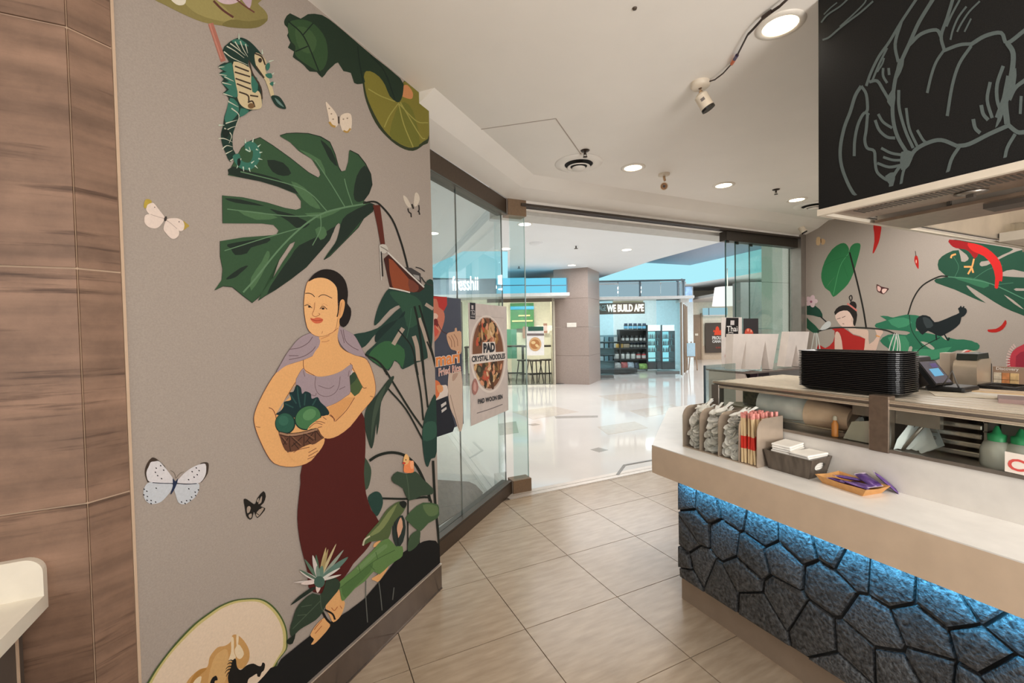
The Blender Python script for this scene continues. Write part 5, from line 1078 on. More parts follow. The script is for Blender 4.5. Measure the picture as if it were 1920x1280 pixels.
MB().bb((1.905, -1.5, Z0), (2.44, 1.55, Z0+.006), M_STEELD).build('deck', dc)
# steel flaps and brackets seen through the front
fb = MB(); fb.hexa([(1.93, 1.28, Z0+.03), (1.95, .97, Z0+.075), (1.953, .97, Z0+.075), (1.933, 1.28, Z0+.03)], [(2.02, 1.24, Z1-.03), (2.02, .92, Z1-.03), (2.024, .92, Z1-.03), (2.024, 1.24, Z1-.03)], M_STEELD); fb.build('steel_flap', dc)
MB().prism([(1.915, Z0+.01), (1.93, Z0+.10), (2.0, Z0+.01)], 1, 1.26, 1.263, M_STEEL).build('steel_gusset', dc)
MB().bb((1.93, .70, Z1-.085), (1.955, .83, Z1-.035), M_STEELD).bb((1.93, .88, Z1-.075), (1.96, .96, Z1-.03), M_STEELD).build('bracket', dc)
MB().tube([(1.925, .80, Z0+.01), (1.98, .73, Z1-.03)], .006, M_STEELD).tube([(1.94, .82, Z0+.01), (1.99, .76, Z1-.03)], .005, M_STEELD).build('strut', dc)
MB().bb((1.93, .98, Z0+.006), (2.08, 1.27, Z0+.03), M_STEELD).bb((1.945, 1.0, Z0+.03), (2.07, 1.25, Z0+.034), mat('pan_inside', (206, 192, 168), .3, .5)).build('deck_pan', dc)
# things inside the case
def stack_bowls():
    t = None
    for i in range(5):
        z = Z0+.006+i*.0115; c = (1.985, 1.455, z)
        pr_ = [(.045, 0), (.062, .010), (.074, .022), (.0755, .0225), (.070, .0195), (.050, .010), (.001, .004)]
        o = MB().lathe(pr_, c, mat('bowl_cream', (226, 214, 190), .35), 28).build('bowl')
        tag(o, 'cream bowl in the glass case, %s of the stack' % ('lowest', 'second from the bottom', 'middle one', 'second from the top', 'topmost')[i], 'bowl', 'bowls in the glass case')
stack_bowls()
gb = MB(); gb.bev((2.06, 1.45, Z0+.115), (.09, .10, .105), mat('dark_greens', (84, 84, 50), .6, noise=(70, .6), dark=(24, 26, 18)), .01); tag(gb.build('garnish_tub'), 'tub of dark green garnish behind the cream bowls', 'tub')
wr1 = MB().cyl((1.99, 1.36, Z0+.095), (2.0, 1.15, Z0+.085), .070, mat('film_clear', (206, 206, 200), .2, noise=(12, .2)), 20).build('wrap_roll'); tag(wr1, 'fat roll of clear film lying in the case left of the peach one', 'roll')
wr2 = MB().cyl((1.985, 1.143, Z0+.085), (1.985, .985, Z0+.078), .066, mat('film_peach', (204, 172, 146), .2, noise=(12, .2)), 20, .045).cyl((1.985, .985, Z0+.078), (1.985, .955, Z0+.078), .018, MATS['film_clear'], 12).build('wrap_roll'); tag(wr2, 'peach coloured roll of film lying beside the clear one', 'roll')
cb_ = MB().bb((1.94, 1.33, Z0+.006), (2.0, 1.385, Z0+.04), mat('dark_box', (60, 56, 46), .5)).build('small_box'); tag(cb_, 'small dark box on the case deck under the clear film roll', 'box')
# small orange bottle, trapezoid scraps
ob = thing('sauce_bottle', (1.925, 1.02, Z0+.012), 'small orange sauce bottle near the steel post of the case', 'bottle')
c = (1.925, 1.02, Z0+.012)
MB().lathe([(.012, 0), (.012, .05), (.006, .062), (.006, .066)], c, mat('orange_sauce', (214, 134, 62), .3), 14).build('body', ob)
MB().lathe([(.008, .066), (.007, .08), (.003, .083)], c, mat('bottle_cap', (214, 200, 180), .4), 12).build('cap', ob)
fg = MB().slab([(1.915, .985, Z0+.013), (1.915, .885, Z0+.013), (1.915, .885, Z0+.10), (1.915, .955, Z0+.085)], (.004, 0, 0), mat('frosted_film', (178, 170, 152), .4)).build('plastic_guard'); tag(fg, 'frosted plastic guard left of the steel post', 'panel')
# white plastic bag, stacked trays, squeeze bottles, card
bg = MB(); NB_ = 12
rows = []
for k, (y0, y1, x, z) in enumerate(((.815, .735, 1.915, .014), (.812, .700, 1.93, .045), (.795, .730, 1.955, .09), (.785, .745, 1.96, .125), (.78, .755, 1.955, .145))):
    rows.append([Vector((x+.035*sin(pi*i/(NB_-1))-.012+random.uniform(-.004, .004), y0+(y1-y0)*i/(NB_-1), Z0+z+random.uniform(-.003, .003))) for i in range(NB_)])
vs = [v for r in rows for v in r]; fs = [(r*NB_+i, r*NB_+i+1, (r+1)*NB_+i+1, (r+1)*NB_+i) for r in range(4) for i in range(NB_-1)]
bg.add(vs, fs, mat('white_poly', (222, 228, 228), .35, noise=(30, .05)), True)
bko = [Vector((v.x+.05, v.y, v.z)) for v in vs]; bg.add(bko, [tuple(reversed(f)) for f in fs], MATS['white_poly'], True)
tag(bg.build('plastic_bag'), 'white plastic bag in the case right of the steel post', 'bag')
for i in range(5):
    z = Z0+.012+i*.031; o = MB().bev((2.12, .715, z+.009), (.24, .19, .018), mat('sheet_pan', (206, 200, 190), .22, .85, noise=(60, .1)), .004).build('sheet_pan')
    tag(o, 'shiny steel sheet pan stored in the glass case, %s from the bottom' % ('first', 'second', 'third', 'fourth', 'fifth and topmost')[i], 'pan', 'sheet pans in the glass case')
rk = MB()
for y in (.612, .818): rk.bb((2.0, y-.004, Z0+.006), (2.26, y+.004, Z0+.17), M_STEELD)
for i in range(5): rk.bb((2.0, .608, Z0+.008+i*.031), (2.26, .618, Z0+.012+i*.031), M_STEELD).bb((2.0, .812, Z0+.008+i*.031), (2.26, .822, Z0+.012+i*.031), M_STEELD)
tag(rk.build('pan_rack'), 'low steel rack holding the sheet pans in the case', 'rack')
dk = MB().bb((2.08, .46, Z0+.006), (2.42, .60, Z1-.03), mat('dark_divider', (96, 92, 80), .4)).build('case_divider'); tag(dk, 'dark divider block behind the squeeze bottles', 'divider')
M_SQ = mat('squeeze_clear', (206, 202, 190), .2, alpha=.8); M_GC = mat('green_cap', (50, 156, 98), .4)
def squeeze(x, y, lab):
    t = thing('squeeze_bottle', (x, y, Z0+.006), lab, 'bottle', 'green capped squeeze bottles'); c = (x, y, Z0+.006)
    MB().lathe([(.036, 0), (.038, .01), (.038, .055), (.030, .075), (.020, .082)], c, M_SQ, 20).build('body', t)
    MB().lathe([(.021, .082), (.022, .102), (.012, .106), (.004, .128), (.002, .129)], c, M_GC, 18).build('nozzle_cap', t)
squeeze(1.96, on_x(1869, 860, 1.96).y, 'green capped squeeze bottle left of the white card'); squeeze(1.965, on_x(1914, 860, 1.965).y, 'green capped squeeze bottle behind the white card')
cd = thing('letter_card', (1.884, .50, Z0), 'white card with a big red capital letter leaning on the case glass', 'card')
a = on_x(1884, 883, 1.883); b = on_x(1886, 846, 1.883)
MB().slab([(1.884, a.y, a.z), (1.884, a.y-.16, a.z-.006), (1.884, a.y-.16, b.z-.006), (1.884, a.y, b.z)], (-.002, 0, 0), mat('card_white', (232, 220, 208), .5)).build('card', cd)
MB().text('C', (1.8815, a.y-.006, a.z+.007), (0, -1, 0), (0, 0, 1), .036, mat('sign_red', (206, 80, 74), .5), width=.034, off=.025).build('lettering', cd)

# ------------------------------------------------------------------ the case facing the mall and its white letters
fc = thing('mall_case', (2.45, 1.8, .9), 'second food case facing the mall under the white letters', 'case')
MB().bb((2.44, 1.76, 1.208), (3.9, 2.10, 1.218), mat('letter_shelf', (150, 140, 134), .25, .3)).build('top_shelf', fc)
MB().bb((2.47, 2.05, .90), (3.9, 2.08, 1.208), mat('case_inner', (158, 154, 150), .5)).build('back_panel', fc)
MB().prism([(1.80, 1.205), (2.06, 1.205), (2.06, .90), (1.66, .90)], 0, 2.44, 2.452, mat('case_side', (226, 210, 200), .4)).build('side_panel', fc)
MB().bb((2.46, 1.70, .902), (3.9, 2.06, .92), mat('case_floor', (190, 184, 174), .4)).build('deck', fc)
bx = MB().bb((2.78, 1.95, 1.06), (2.90, 2.04, 1.20), mat('carton_dark', (58, 48, 56), .5)).bb((2.77, 1.945, 1.08), (2.78, 2.0, 1.18), mat('carton_label', (140, 110, 130), .5)).build('carton'); tag(bx, 'small dark carton on the shelf under the white letters', 'box')
wk = MB(); wk.lathe([(.02, .0), (.12, .03), (.17, .10), (.172, .10), (.16, .09), (.11, .02), (.001, -.005)], (2.86, 1.62, 1.045), mat('dark_pan', (56, 46, 38), .4), 28).cyl((2.86, 1.62, .90), (2.86, 1.62, 1.05), .05, M_STEELD); tag(wk.build('dark_bowl'), 'wide dark bowl on a stand behind the black trays', 'bowl')
KC = (1270, 500, .17184)
M_LET = mat('foam_letter', (242, 231, 223), .5)
def letter(nm, pts, lab):
    P = [on_y(KC[0]+x*KC[2], KC[1]+y*KC[2], 1.80) for x, y in pts]
    lo = min(q.z for q in P); dz = 1.2185-lo
    Q = [q+Vector((0, 0, dz)) for q in P]
    o = MB().slab(Q, (0, .05, 0), M_LET).build(nm); tag(o, lab, 'letter', 'white letters on the case')
letter('white_letter', [(612,725),(1107,725),(1040,1112),(1004,1112),(960,800),(905,1112),(744,1112),(749,800),(692,1112),(595,1112)], 'big white standing letter M seen from behind')
letter('white_letter', [(1222,718),(1440,718),(1385,1100),(1338,1100),(1298,860),(1246,1100),(1168,1100)], 'white standing letter A half hidden by the black trays')

# ------------------------------------------------------------------ cutlery organiser
og = thing('cutlery_organiser', (1.8, 1.4, LED+.004), 'four bay steel organiser holding wrapped cutlery on the ledge', 'organiser')
zb = LED+.004; X0, X1 = 1.712, 1.884; Y0, Y1 = 1.205, 1.605; HT = .205
M_ORG = mat('organiser_steel', (196, 178, 160), .3, .5, noise=(20, .05))
MB().bb((X0, Y0, zb), (X1, Y1, zb+.004), M_ORG).build('base', og)
MB().bb((X1-.003, Y0, zb), (X1, Y1, zb+HT), M_ORG).build('back_panel', og)
ys = [Y0, Y0+.085, Y0+.19, Y0+.295, Y1-.003]
for y in ys:
    pr_ = [(X0, zb)]+[(X0+.055-.055*cos(a), zb+HT-.055+.055*sin(a)) for a in [i*pi/2/8 for i in range(9)]]+[(X1, zb+HT), (X1, zb)]
    MB().prism(pr_, 1, y, y+.003, M_ORG).build('divider', og)
MB().bb((X0-.004, Y0+.088, zb), (X0-.002, Y1, zb+.16), glass('clear_front', (253, 253, 252), .02, k=.08)).build('clear_front', og)
# white plastic spoons heaped in three bays, bowls outwards
M_PL = mat('white_plastic', (255, 252, 244), .35); _nt = M_PL.node_tree; _b = _nt.nodes['Principled BSDF']
_t = _nt.nodes.new('ShaderNodeBsdfTranslucent'); _t.inputs[0].default_value = (.95, .92, .86, 1); _x = _nt.nodes.new('ShaderNodeMixShader'); _x.inputs[0].default_value = .15
_o = _nt.nodes['Material Output']; _nt.links.new(_b.outputs[0], _x.inputs[1]); _nt.links.new(_t.outputs[0], _x.inputs[2]); _nt.links.new(_x.outputs[0], _o.inputs[0])
def spoon_mesh():
    b = MB(); n = 9; vs = []; R_ = 4
    for j in range(R_+1):
        f = j/R_
        for i in range(n):
            a = 2*pi*i/n; vs.append(Vector((-.034*cos(a)*f, .026*sin(a)*f, -.013*(1-f*f))))
    fs = [(j*n+i, j*n+(i+1) % n, (j+1)*n+(i+1) % n, (j+1)*n+i) for j in range(R_) for i in range(n)]
    b.add(vs, fs, M_PL, True); b.add([v+Vector((0, 0, -.0015)) for v in vs], [tuple(reversed(f)) for f in fs], M_PL, True)
    b.hexa([(.030, -.005, -.002), (.080, -.007, .004), (.080, .007, .004), (.030, .005, -.002)], [(.030, -.005, 0), (.080, -.007, .006), (.080, .007, .006), (.030, .005, 0)], M_PL)
    return b
sp = spoon_mesh().build('plastic_spoon'); sp['category'] = 'spoon'; sp['group'] = 'white plastic spoons in the organiser'
rs = random.Random(3); first = True
names = {1: 'third bay from the left', 2: 'second bay from the left', 3: 'leftmost bay'}
for bay in (1, 2, 3):
    yc0, yc1 = ys[bay]+.026, ys[bay+1]-.024
    for k in range(34):
        z = zb+.018+k*.0056; y = rs.uniform(yc0, yc1); x = X0+.034+max(0, (z-zb-.12))*.55+rs.uniform(-.004, .006)
        rot = (rs.uniform(-.45, .45), -rs.uniform(.35, 1.1)*(1 if z < zb+.15 else .5), rs.uniform(-.25, .25))
        lb = 'white plastic spoon, %s from the bottom in the %s' % (nth(k+1), names[bay])
        if first: o = sp; first = False
        else: o = dup(sp)
        o.location = (x, y, z); o.rotation_euler = rot; o['label'] = lb; o['group'] = 'white plastic spoons, %s' % names[bay]
# wrapped chopsticks in the right bay
cs = thing('chopstick_packet', (0, 0, 0), 'paper wrapped chopsticks with a red band in the right bay of the organiser', 'chopsticks', 'wrapped chopsticks in the right bay')
MB().bb((-.005, -.004, 0), (.005, .004, .215), mat('paper_wrap', (222, 196, 152), .6)).build('wrapper', cs)
MB().bb((-.0055, -.0045, .062), (.0055, .0045, .115), mat('red_band', (214, 52, 38), .55)).build('red_band', cs)
MB().bb((-.0055, -.0045, .193), (.0055, .0045, .216), mat('pink_tip', (226, 150, 140), .6, noise=(120, .3))).build('printed_tip', cs)
for k in range(26):
    o = cs if k == 0 else dup(cs)
    r, q = divmod(k, 5)
    o.location = (X0+.012+r*.026+rs.uniform(-.004, .004), Y0+.016+q*.014+rs.uniform(-.002, .002), zb+.006)
    o.rotation_euler = (rs.uniform(-.10, -.02), rs.uniform(.02, .09), rs.uniform(-.3, .3))
    o['label'] = 'paper wrapped chopsticks with red band, %s row from the front, %s from the right' % (nth(r+1), nth(q+1))

# ------------------------------------------------------------------ napkin holder
nb = thing('napkin_box', (1.82, 1.10, LED+.004), 'dark tapered napkin box with an oval hand hole', 'box')
zb = LED+.004
q = [on_z(1448, 884, zb), on_z(1523, 906, zb), on_z(1561, 889, zb)]
def quad_at(a, b, c, ins): return [a, b, c, a+c-b]
bx0 = [Vector((1.755, 1.185, zb)), Vector((1.755, 1.022, zb)), Vector((1.868, 1.022, zb)), Vector((1.868, 1.185, zb))]
cen = sum(bx0, Vector())/4
bx1 = [Vector((cen.x+(p.x-cen.x)*1.22, cen.y+(p.y-cen.y)*1.20, zb+.078)) for p in bx0]
for p in bx1: p.x = min(p.x, 1.886)
M_NB = mat('dark_wood_grain', (96, 86, 76), .45, .2, noise=(60, .3), stretch=(1, 1, .15))
def wall(i, hole=False):
    a, b, c, d = bx0[i], bx0[(i+1) % 4], bx1[(i+1) % 4], bx1[i]
    inn = (cen-(a+b)/2); inn.z = 0; inn = inn.normalized()*.004; k = MB()
    if not hole: k.slab([a, b, c, d], inn, M_NB)
    else:
        mid = (a+b+c+d)/4; u = (b-a).normalized(); w_ = (d-a+c-b).normalized(); ov = [mid+w_*.006+u*(.034*cos(t))+w_*(.017*sin(t)) for t in [2*pi*j/20 for j in range(20)]]
        out = [a, b, c, d]; tri = tessellate_polygon([out, list(reversed(ov))]); al = out+list(reversed(ov))
        k.add(al, [tuple(t) for t in tri], M_NB); k.add([p+inn for p in al], [tuple(t) for t in tri], M_NB)
        k.add(ov+[p+inn for p in ov], [(j, (j+1) % 20, 20+(j+1) % 20, 20+j) for j in range(20)], M_NB); k.add([c, d, d+inn, c+inn], [(0, 1, 2, 3)], M_NB)
    return k
wall(0).build('long_side', nb); wall(2).build('long_side', nb); wall(1, True).build('hole_end', nb); wall(3).build('plain_end', nb)
MB().slab(bx0, (0, 0, .004), M_NB).build('floor', nb)
M_NAP = mat('napkin_white', (242, 238, 230), .7)
def napkins(cx, cy, wx, wy, z0, n, rz, lab, tilt=0):
    o = thing('napkin_stack', (cx, cy, z0), lab, 'napkins')
    for i in range(n):
        R = Matrix.Rotation(rz+random.uniform(-.04, .04), 3, 'Z') @ Matrix.Rotation(tilt, 3, 'X')
        MB().bev((cx+random.uniform(-.001, .001), cy+random.uniform(-.0015, .0015), z0+.005+i*.0092), (wx, wy, .0085), M_NAP, .003, R).build('napkin', o)
napkins(1.822, 1.145, .118, .075, zb+.006, 11, .12, 'taller stack of white napkins at the back of the dark box', .03)
napkins(1.822, 1.062, .120, .078, zb+.006, 9, -.04, 'lower stack of white napkins by the hand hole of the dark box', -.02)

# ------------------------------------------------------------------ paper boat with purple packets
bt = thing('paper_boat', (1.83, .90, zb), 'brown paper food boat holding purple sauce packets', 'tray')
b0 = [Vector((1.800, .985, zb)), Vector((1.730, .880, zb)), Vector((1.790, .805, zb)), Vector((1.862, .905, zb))]
b0 = [Vector((1.76, .975, zb)), Vector((1.742, .835, zb)), Vector((1.832, .82, zb)), Vector((1.85, .958, zb))]
bc = sum(b0, Vector())/4
b1 = [Vector((bc.x+(p.x-bc.x)*1.30, bc.y+(p.y-bc.y)*1.28, zb+.030)) for p in b0]
M_KR = mat('kraft_paper', (206, 152, 92), .7, noise=(60, .08)); k = MB()
k.slab(b0, (0, 0, .0015), M_KR)
for i in range(4):
    a, b, c, d = b0[i], b0[(i+1) % 4], b1[(i+1) % 4], b1[i]; inn = bc-(a+b)/2; inn.z = 0
    md_ = (c+d)/2-Vector((0, 0, .004)); k.slab([a, b, c, md_, d], inn.normalized()*.0018, M_KR)
k.build('boat', bt)
M_PU = mat('purple_foil', (116, 84, 156), .28, .25, noise=(40, .35), dark=(70, 44, 104)); M_PU2 = mat('pale_foil', (206, 190, 214), .3, .2)
def packet(x, y, z, rx, ry, rz, lab, L=.085, W=.04):
    R = Matrix.Rotation(rz, 3, 'Z') @ Matrix.Rotation(ry, 3, 'Y') @ Matrix.Rotation(rx, 3, 'X'); o = thing('sauce_packet', (x, y, z), lab, 'packet', 'purple sauce packets'); b = MB(); n = 7; c = Vector((x, y, z)); vs = []
    for i in range(n):
        t = i/(n-1)*2-1; th = .006*(1-t**4)+.0004
        for s, w_ in ((-1, -1), (-1, 0), (-1, 1), (1, 1), (1, 0), (1, -1)): vs.append(c+R @ Vector((w_*W/2, t*L/2, s*th*(1 if w_ == 0 else .15))))
    fs = [(i*6+j, i*6+(j+1) % 6, (i+1)*6+(j+1) % 6, (i+1)*6+j) for i in range(n-1) for j in range(6)]+[tuple(range(5, -1, -1)), tuple(range((n-1)*6, n*6))]
    b.add(vs, fs, M_PU, True).build('pouch', o)
    s_ = MB()
    for t in (-1, 1): s_.box(c+R @ Vector((0, t*(L/2-.003), 0)), (W*.98, .007, .0016), M_PU2, R)
    s_.build('crimped_end', o)
packet(1.79, .925, zb+.016, .06, .15, .10, 'purple sauce packet at the left of the paper boat')
packet(1.80, .87, zb+.020, -.12, -.1, -.25, 'purple sauce packet in the middle of the paper boat')
packet(1.815, .915, zb+.028, .1, .2, .7, 'purple sauce packet lying across the back of the paper boat', .09)
packet(1.765, .865, zb+.024, .12, .3, .12, 'purple sauce packet along the front edge of the paper boat')
packet(1.83, .86, zb+.035, .25, -.15, -.5, 'purple sauce packet on top at the back of the paper boat')
packet(1.872, .825, zb+.030, .75, .0, .55, 'purple sauce packet leaning out over the right end of the paper boat', .095, .044)
# ================================================================== on top of the case
def tray_mesh():
    b = MB(); r = .03; seg = 5; W, D = .175, .37
    def rr(w, d, z, rad):
        out = []
        for cx, cy, a0 in ((w/2-rad, d/2-rad, 0), (-w/2+rad, d/2-rad, pi/2), (-w/2+rad, -d/2+rad, pi), (w/2-rad, -d/2+rad, 3*pi/2)):
            for i in range(seg+1): a = a0+pi/2*i/seg; out.append(Vector((cx+rad*cos(a), cy+rad*sin(a), z)))
        return out
    rings = [rr(W-.05, D-.05, .0, .025), rr(W-.012, D-.012, .014, .032), rr(W, D, .0145, .036), rr(W, D, .0175, .036), rr(W-.012, D-.012, .0175, .032), rr(W-.052, D-.052, .003, .024)]
    n = len(rings[0]); vs = [v for q in rings for v in q]
    b.add(vs, [(k*n+i, k*n+(i+1) % n, (k+1)*n+(i+1) % n, (k+1)*n+i) for k in range(5) for i in range(n)]+[tuple(reversed(range(n))), tuple(range(5*n, 6*n))], mat('tray_black', (24, 24, 25), .26, spec=.5)); return b
tr = tray_mesh().build('serving_tray', cat='tray', group='black serving trays stacked on the case')
for i in range(21):
    o = tr if i == 0 else dup(tr)
    o.location = (2.035+random.uniform(-.001, .001), 1.005+random.uniform(-.001, .001), Z1+.002+i*.0074); o.rotation_euler = (0, 0, random.uniform(-.006, .006)+.02)
    o['label'] = 'topmost of the stacked black serving trays on the case' if i == 20 else ('lowest of the stacked black serving trays, dull grey edge on the case' if i == 0 else 'black serving tray, %s from the top of the stack on the case' % nth(21-i))
    if i in (0, 20): o['group'] = 'black serving trays stacked on the case'
tr.data.materials[0] = tr.data.materials[0]
# point of sale tablet
pt = thing('order_tablet', (2.33, .86, Z1), 'tilted black order tablet with lit blue window on a stand right of the trays', 'tablet')
TL, TR_, BR, BL = on_x(1719, 676, 2.30), on_x(1752, 674, 2.42), on_x(1786, 717, 2.38), on_x(1755, 722, 2.27)
nrm = (TR_-TL).cross(BL-TL).normalized(); nrm = -nrm if nrm.dot(EYE-TL) < 0 else nrm
BR = TR_+BL-TL+(BR-(TR_+BL-TL))*.0+Vector((0, 0, 0))
MB().slab([TL, TR_, BR, BL], -nrm*.018, M_BLACK).build('case', pt)
cc = (TL+TR_+BR+BL)/4; sc8 = [cc+(p-cc)*.88+nrm*.0015 for p in (TL, TR_, BR, BL)]
MB().add(sc8, [(0, 1, 2, 3)], mat('screen_dark', (84, 82, 92), .2, emit=.25)).build('screen', pt)
def inq(u, v): return sc8[0]*(1-u)*(1-v)+sc8[1]*u*(1-v)+sc8[2]*u*v+sc8[3]*(1-u)*v+nrm*.001
MB().add([inq(.22, .36), inq(.84, .34), inq(.84, .68), inq(.22, .70)], [(0, 1, 2, 3)], glow('screen_blue', (130, 196, 232), .85)).build('lit_window', pt)
MB().add([inq(.5, .12), inq(.9, .1), inq(.9, .30), inq(.5, .30)], [(0, 1, 2, 3)], mat('screen_violet', (82, 70, 120), .3, emit=.3)).build('screen_header', pt)
MB().cyl(cc-nrm*.02, (cc.x+.02, cc.y, Z1+.01), .016, M_BLACK).bev((2.36, .82, Z1+.012), (.14, .12, .022), M_BLACK, .008).build('stand', pt)
MB().tube([(2.30, .83, Z1+.02), (2.27, .80, Z1+.06), (2.275, .79, Z1+.09), (2.29, .785, Z1+.05), (2.31, .78, Z1+.015)], .0025, mat('cable_grey', (96, 92, 88), .5)).build('cable', pt)
pr_b = MB().bev((2.36, .93, Z1+.07), (.12, .05, .13), mat('reader_dark', (52, 50, 52), .4), .01).build('card_reader'); tag(pr_b, 'dark upright card reader behind the left edge of the tablet', 'device')
pw_ = MB().bev((2.52, 1.02, Z1+.05), (.07, .09, .10), mat('printer_pale', (196, 186, 190), .45), .012).build('receipt_printer'); tag(pw_, 'pale receipt printer between the trays and the tablet', 'device')
# back work surface that carries the things behind the case
wsf = thing('back_counter', (3.2, .3, 0), 'kitchen side counter behind the glass case carrying cups and basket', 'counter')
ZB = 1.158
MB().bb((2.66, -1.2, ZB-.03), (3.3, 1.3, ZB), mat('counter_grey', (170, 160, 150), .35, .3)).build('worktop', wsf)
MB().bb((2.70, -1.18, 0), (3.28, 1.28, ZB-.03), M_STEELD).build('cabinet', wsf)
# steel bin with lids
XD = 2.715
dsp = thing('steel_dispenser', (XD, .9, ZB), 'curved steel dispenser with a dark top behind the tablet', 'dispenser')
y1, y0, zt = on_x(1786, 700, XD).y, on_x(1831, 715, XD).y, on_x(1800, 667, XD+.05).z
pf = [(XD+.02, ZB+.012), (XD+.006, ZB+.05), (XD, zt-.05), (XD+.012, zt-.022), (XD+.05, zt-.012), (XD+.15, zt-.012), (XD+.15, ZB+.012)]
MB().prism(pf, 1, y0, y1, mat('dispenser_steel', (206, 190, 168), .3, .6), True).build('housing', dsp)
MB().prism([(XD+.02, zt-.016), (XD+.03, zt+.012), (XD+.14, zt+.014), (XD+.15, zt-.014)], 1, y0+.006, y1-.004, mat('dispenser_top', (26, 34, 28), .4)).build('top_cover', dsp)
MB().bb((XD-.004, y0-.006, ZB), (XD+.15, y1, ZB+.016), M_BLACK).build('drip_base', dsp)
pa_, pb_ = on_x(1762, 661, 2.80), on_x(1783, 661, 2.80)
hp = MB().bb((2.80, pb_.y+.003, ZB), (2.86, pa_.y, pa_.z), mat('pale_panel', (206, 190, 172), .4)).build('storage_panel'); tag(hp, 'pale upright panel left of the steel dispenser', 'panel')
lidc = [(226, 206, 196), (214, 62, 46), (196, 180, 150), (150, 160, 140), (58, 74, 58), (196, 176, 146)]
lrk = thing('cup_lid_row', on_x(1808, 668, 2.80), 'row of round cup lids in pink, red, cream and green beside the steel dispenser', 'lids')
for i, c3 in enumerate(lidc):
    P = on_x(1811+i*5.6, 667+i*1.2, 2.90); R = Vector((-.35, -.9, -.12)).to_track_quat('Z', 'Y').to_matrix()
    MB().lathe([(.026, -.004), (.031, -.003), (.031, .003), (.024, .005), (.010, .006)], P, mat('lid_%d' % i, c3, .4), 20, R).build('cup_lid', lrk, '%s lid' % ('pale pink', 'red', 'cream', 'pale green', 'dark green', 'tan')[i])
pa_, pb_ = on_x(1829, 680, 2.93), on_x(1848, 680, 2.93)
ch = MB().bev((2.97, (pa_.y+pb_.y)/2, (ZB+pa_.z)/2), (.08, pa_.y-pb_.y, pa_.z-ZB), mat('black_holder', (30, 27, 25), .4, noise=(80, .4)), .008).build('cup_holder'); tag(ch, 'black upright holder under the row of cup lids', 'holder')
P = on_x(1834, 722, 2.76); cu = MB().lathe([(.016, 0), (.021, .050), (.023, .052), (.019, .050), (.015, .004), (.001, .003)], (2.76, P.y, ZB), mat('paper_white', (226, 216, 210), .5), 20).build('paper_cup'); tag(cu, 'small white paper cup right of the steel dispenser', 'cup')
# woven basket
bk = thing('woven_basket', (2.78, .8, ZB), 'low black woven basket in front of the card display', 'basket')
pa_, pb_ = on_x(1845, 742, 2.72), on_x(1897, 742, 2.72); yA, yB = pa_.y, pb_.y
M_WV = mat('black_weave', (44, 38, 34), .5, noise=(90, .5))
for n_ in range(7):
    z = ZB+.006+n_*.0085; e_ = .004*n_*.6
    MB().tube([(2.725-e_, yA+e_, z), (2.725-e_, yB-e_, z), (2.84+e_, yB-e_, z), (2.84+e_, yA+e_, z)], .0046, M_WV, 6, True).build('weave_row', bk)
MB().bb((2.73, yB+.002, ZB), (2.835, yA-.002, ZB+.008), M_WV).build('floor', bk)
dots = MB()
for i in range(4):
    for j in range(3): dots.box((2.712, yA-(yA-yB)*(.42+.11*i), ZB+.016+j*.013), (.004, .005, .005), mat('weave_gap', (196, 180, 160), .5))
dots.build('open_weave', bk)
# card display
kd = thing('gift_card_display', (2.88, .8, ZB), 'card display with rows of cards and a white script header', 'display')
c0, c1 = on_x(1861, 740, 2.88), on_x(1914, 740, 2.88); zt = on_x(1885, 690, 2.88).z
MB().bb((2.88, c1.y-.01, ZB), (2.895, c0.y, zt+.006), mat('display_card', (168, 140, 118), .5)).build('backboard', kd)
for r in range(2):
    for q_ in range(3):
        y = c0.y-.006-(q_+.5)*(c0.y-c1.y-.012)/3; z = zt-.036-r*.032
        MB().box((2.874, y, z), (.006, (c0.y-c1.y)/3.3, .030), mat('gift_%d' % ((r*3+q_) % 3), ((232, 216, 190), (226, 150, 96), (236, 196, 140))[(r*3+q_) % 3], .4, noise=(45, .25))).build('gift_card', kd)
MB().box((2.872, (c0.y+c1.y)/2-.02, zt-.098), (.006, (c0.y-c1.y)*.5, .03), mat('gift_plain', (232, 224, 210), .4)).build('gift_card', kd)
MB().text('Discovery', (2.876, c0.y-.012, zt-.013), (0, -1, 0), (0, 0, 1), .017, mat('script_white', (238, 230, 222), .5), width=(c0.y-c1.y)*.8, off=.02).build('lettering', kd)
# papers, clipboards
def sheet(px, D_, rz, m, lab, X, dz, nm='paper_sheet'):
    P = on_x(px[0], px[1], X); o = MB().box((X, P.y, dz), D_, m, Matrix.Rotation(rz, 3, 'Z')).build(nm); tag(o, lab, 'paper')
M_PAP = mat('paper_cream', (236, 222, 196), .6)
sheet((1815, 745), (.12, .20, .002), .5, M_PAP, 'cream paper sheet on the case top right of the tablet', 2.25, Z1+.002)
sheet((1862, 752), (.10, .16, .003), -.2, mat('paper_white2', (240, 232, 218), .6), 'white paper sheet on the case top under the basket', 2.34, Z1+.002)
sheet((1880, 742), (.10, .22, .008), .15, mat('clipboard_tan', (206, 176, 136), .5), 'tan clipboard lying right of the papers on the case top', 2.42, Z1+.004, 'clipboard')
sheet((1912, 752), (.12, .10, .014), .3, mat('folder_mauve', (150, 124, 118), .5), 'mauve folder at the right edge of the case top', 2.20, Z1+.007, 'folder')
gs = MB().cyl((2.6, on_x(1800, 650, 2.6).y, Z1), (2.6, on_x(1800, 650, 2.6).y, Z1+.2), .006, mat('green_straw', (150, 190, 130), .4)).build('straw') if False else None

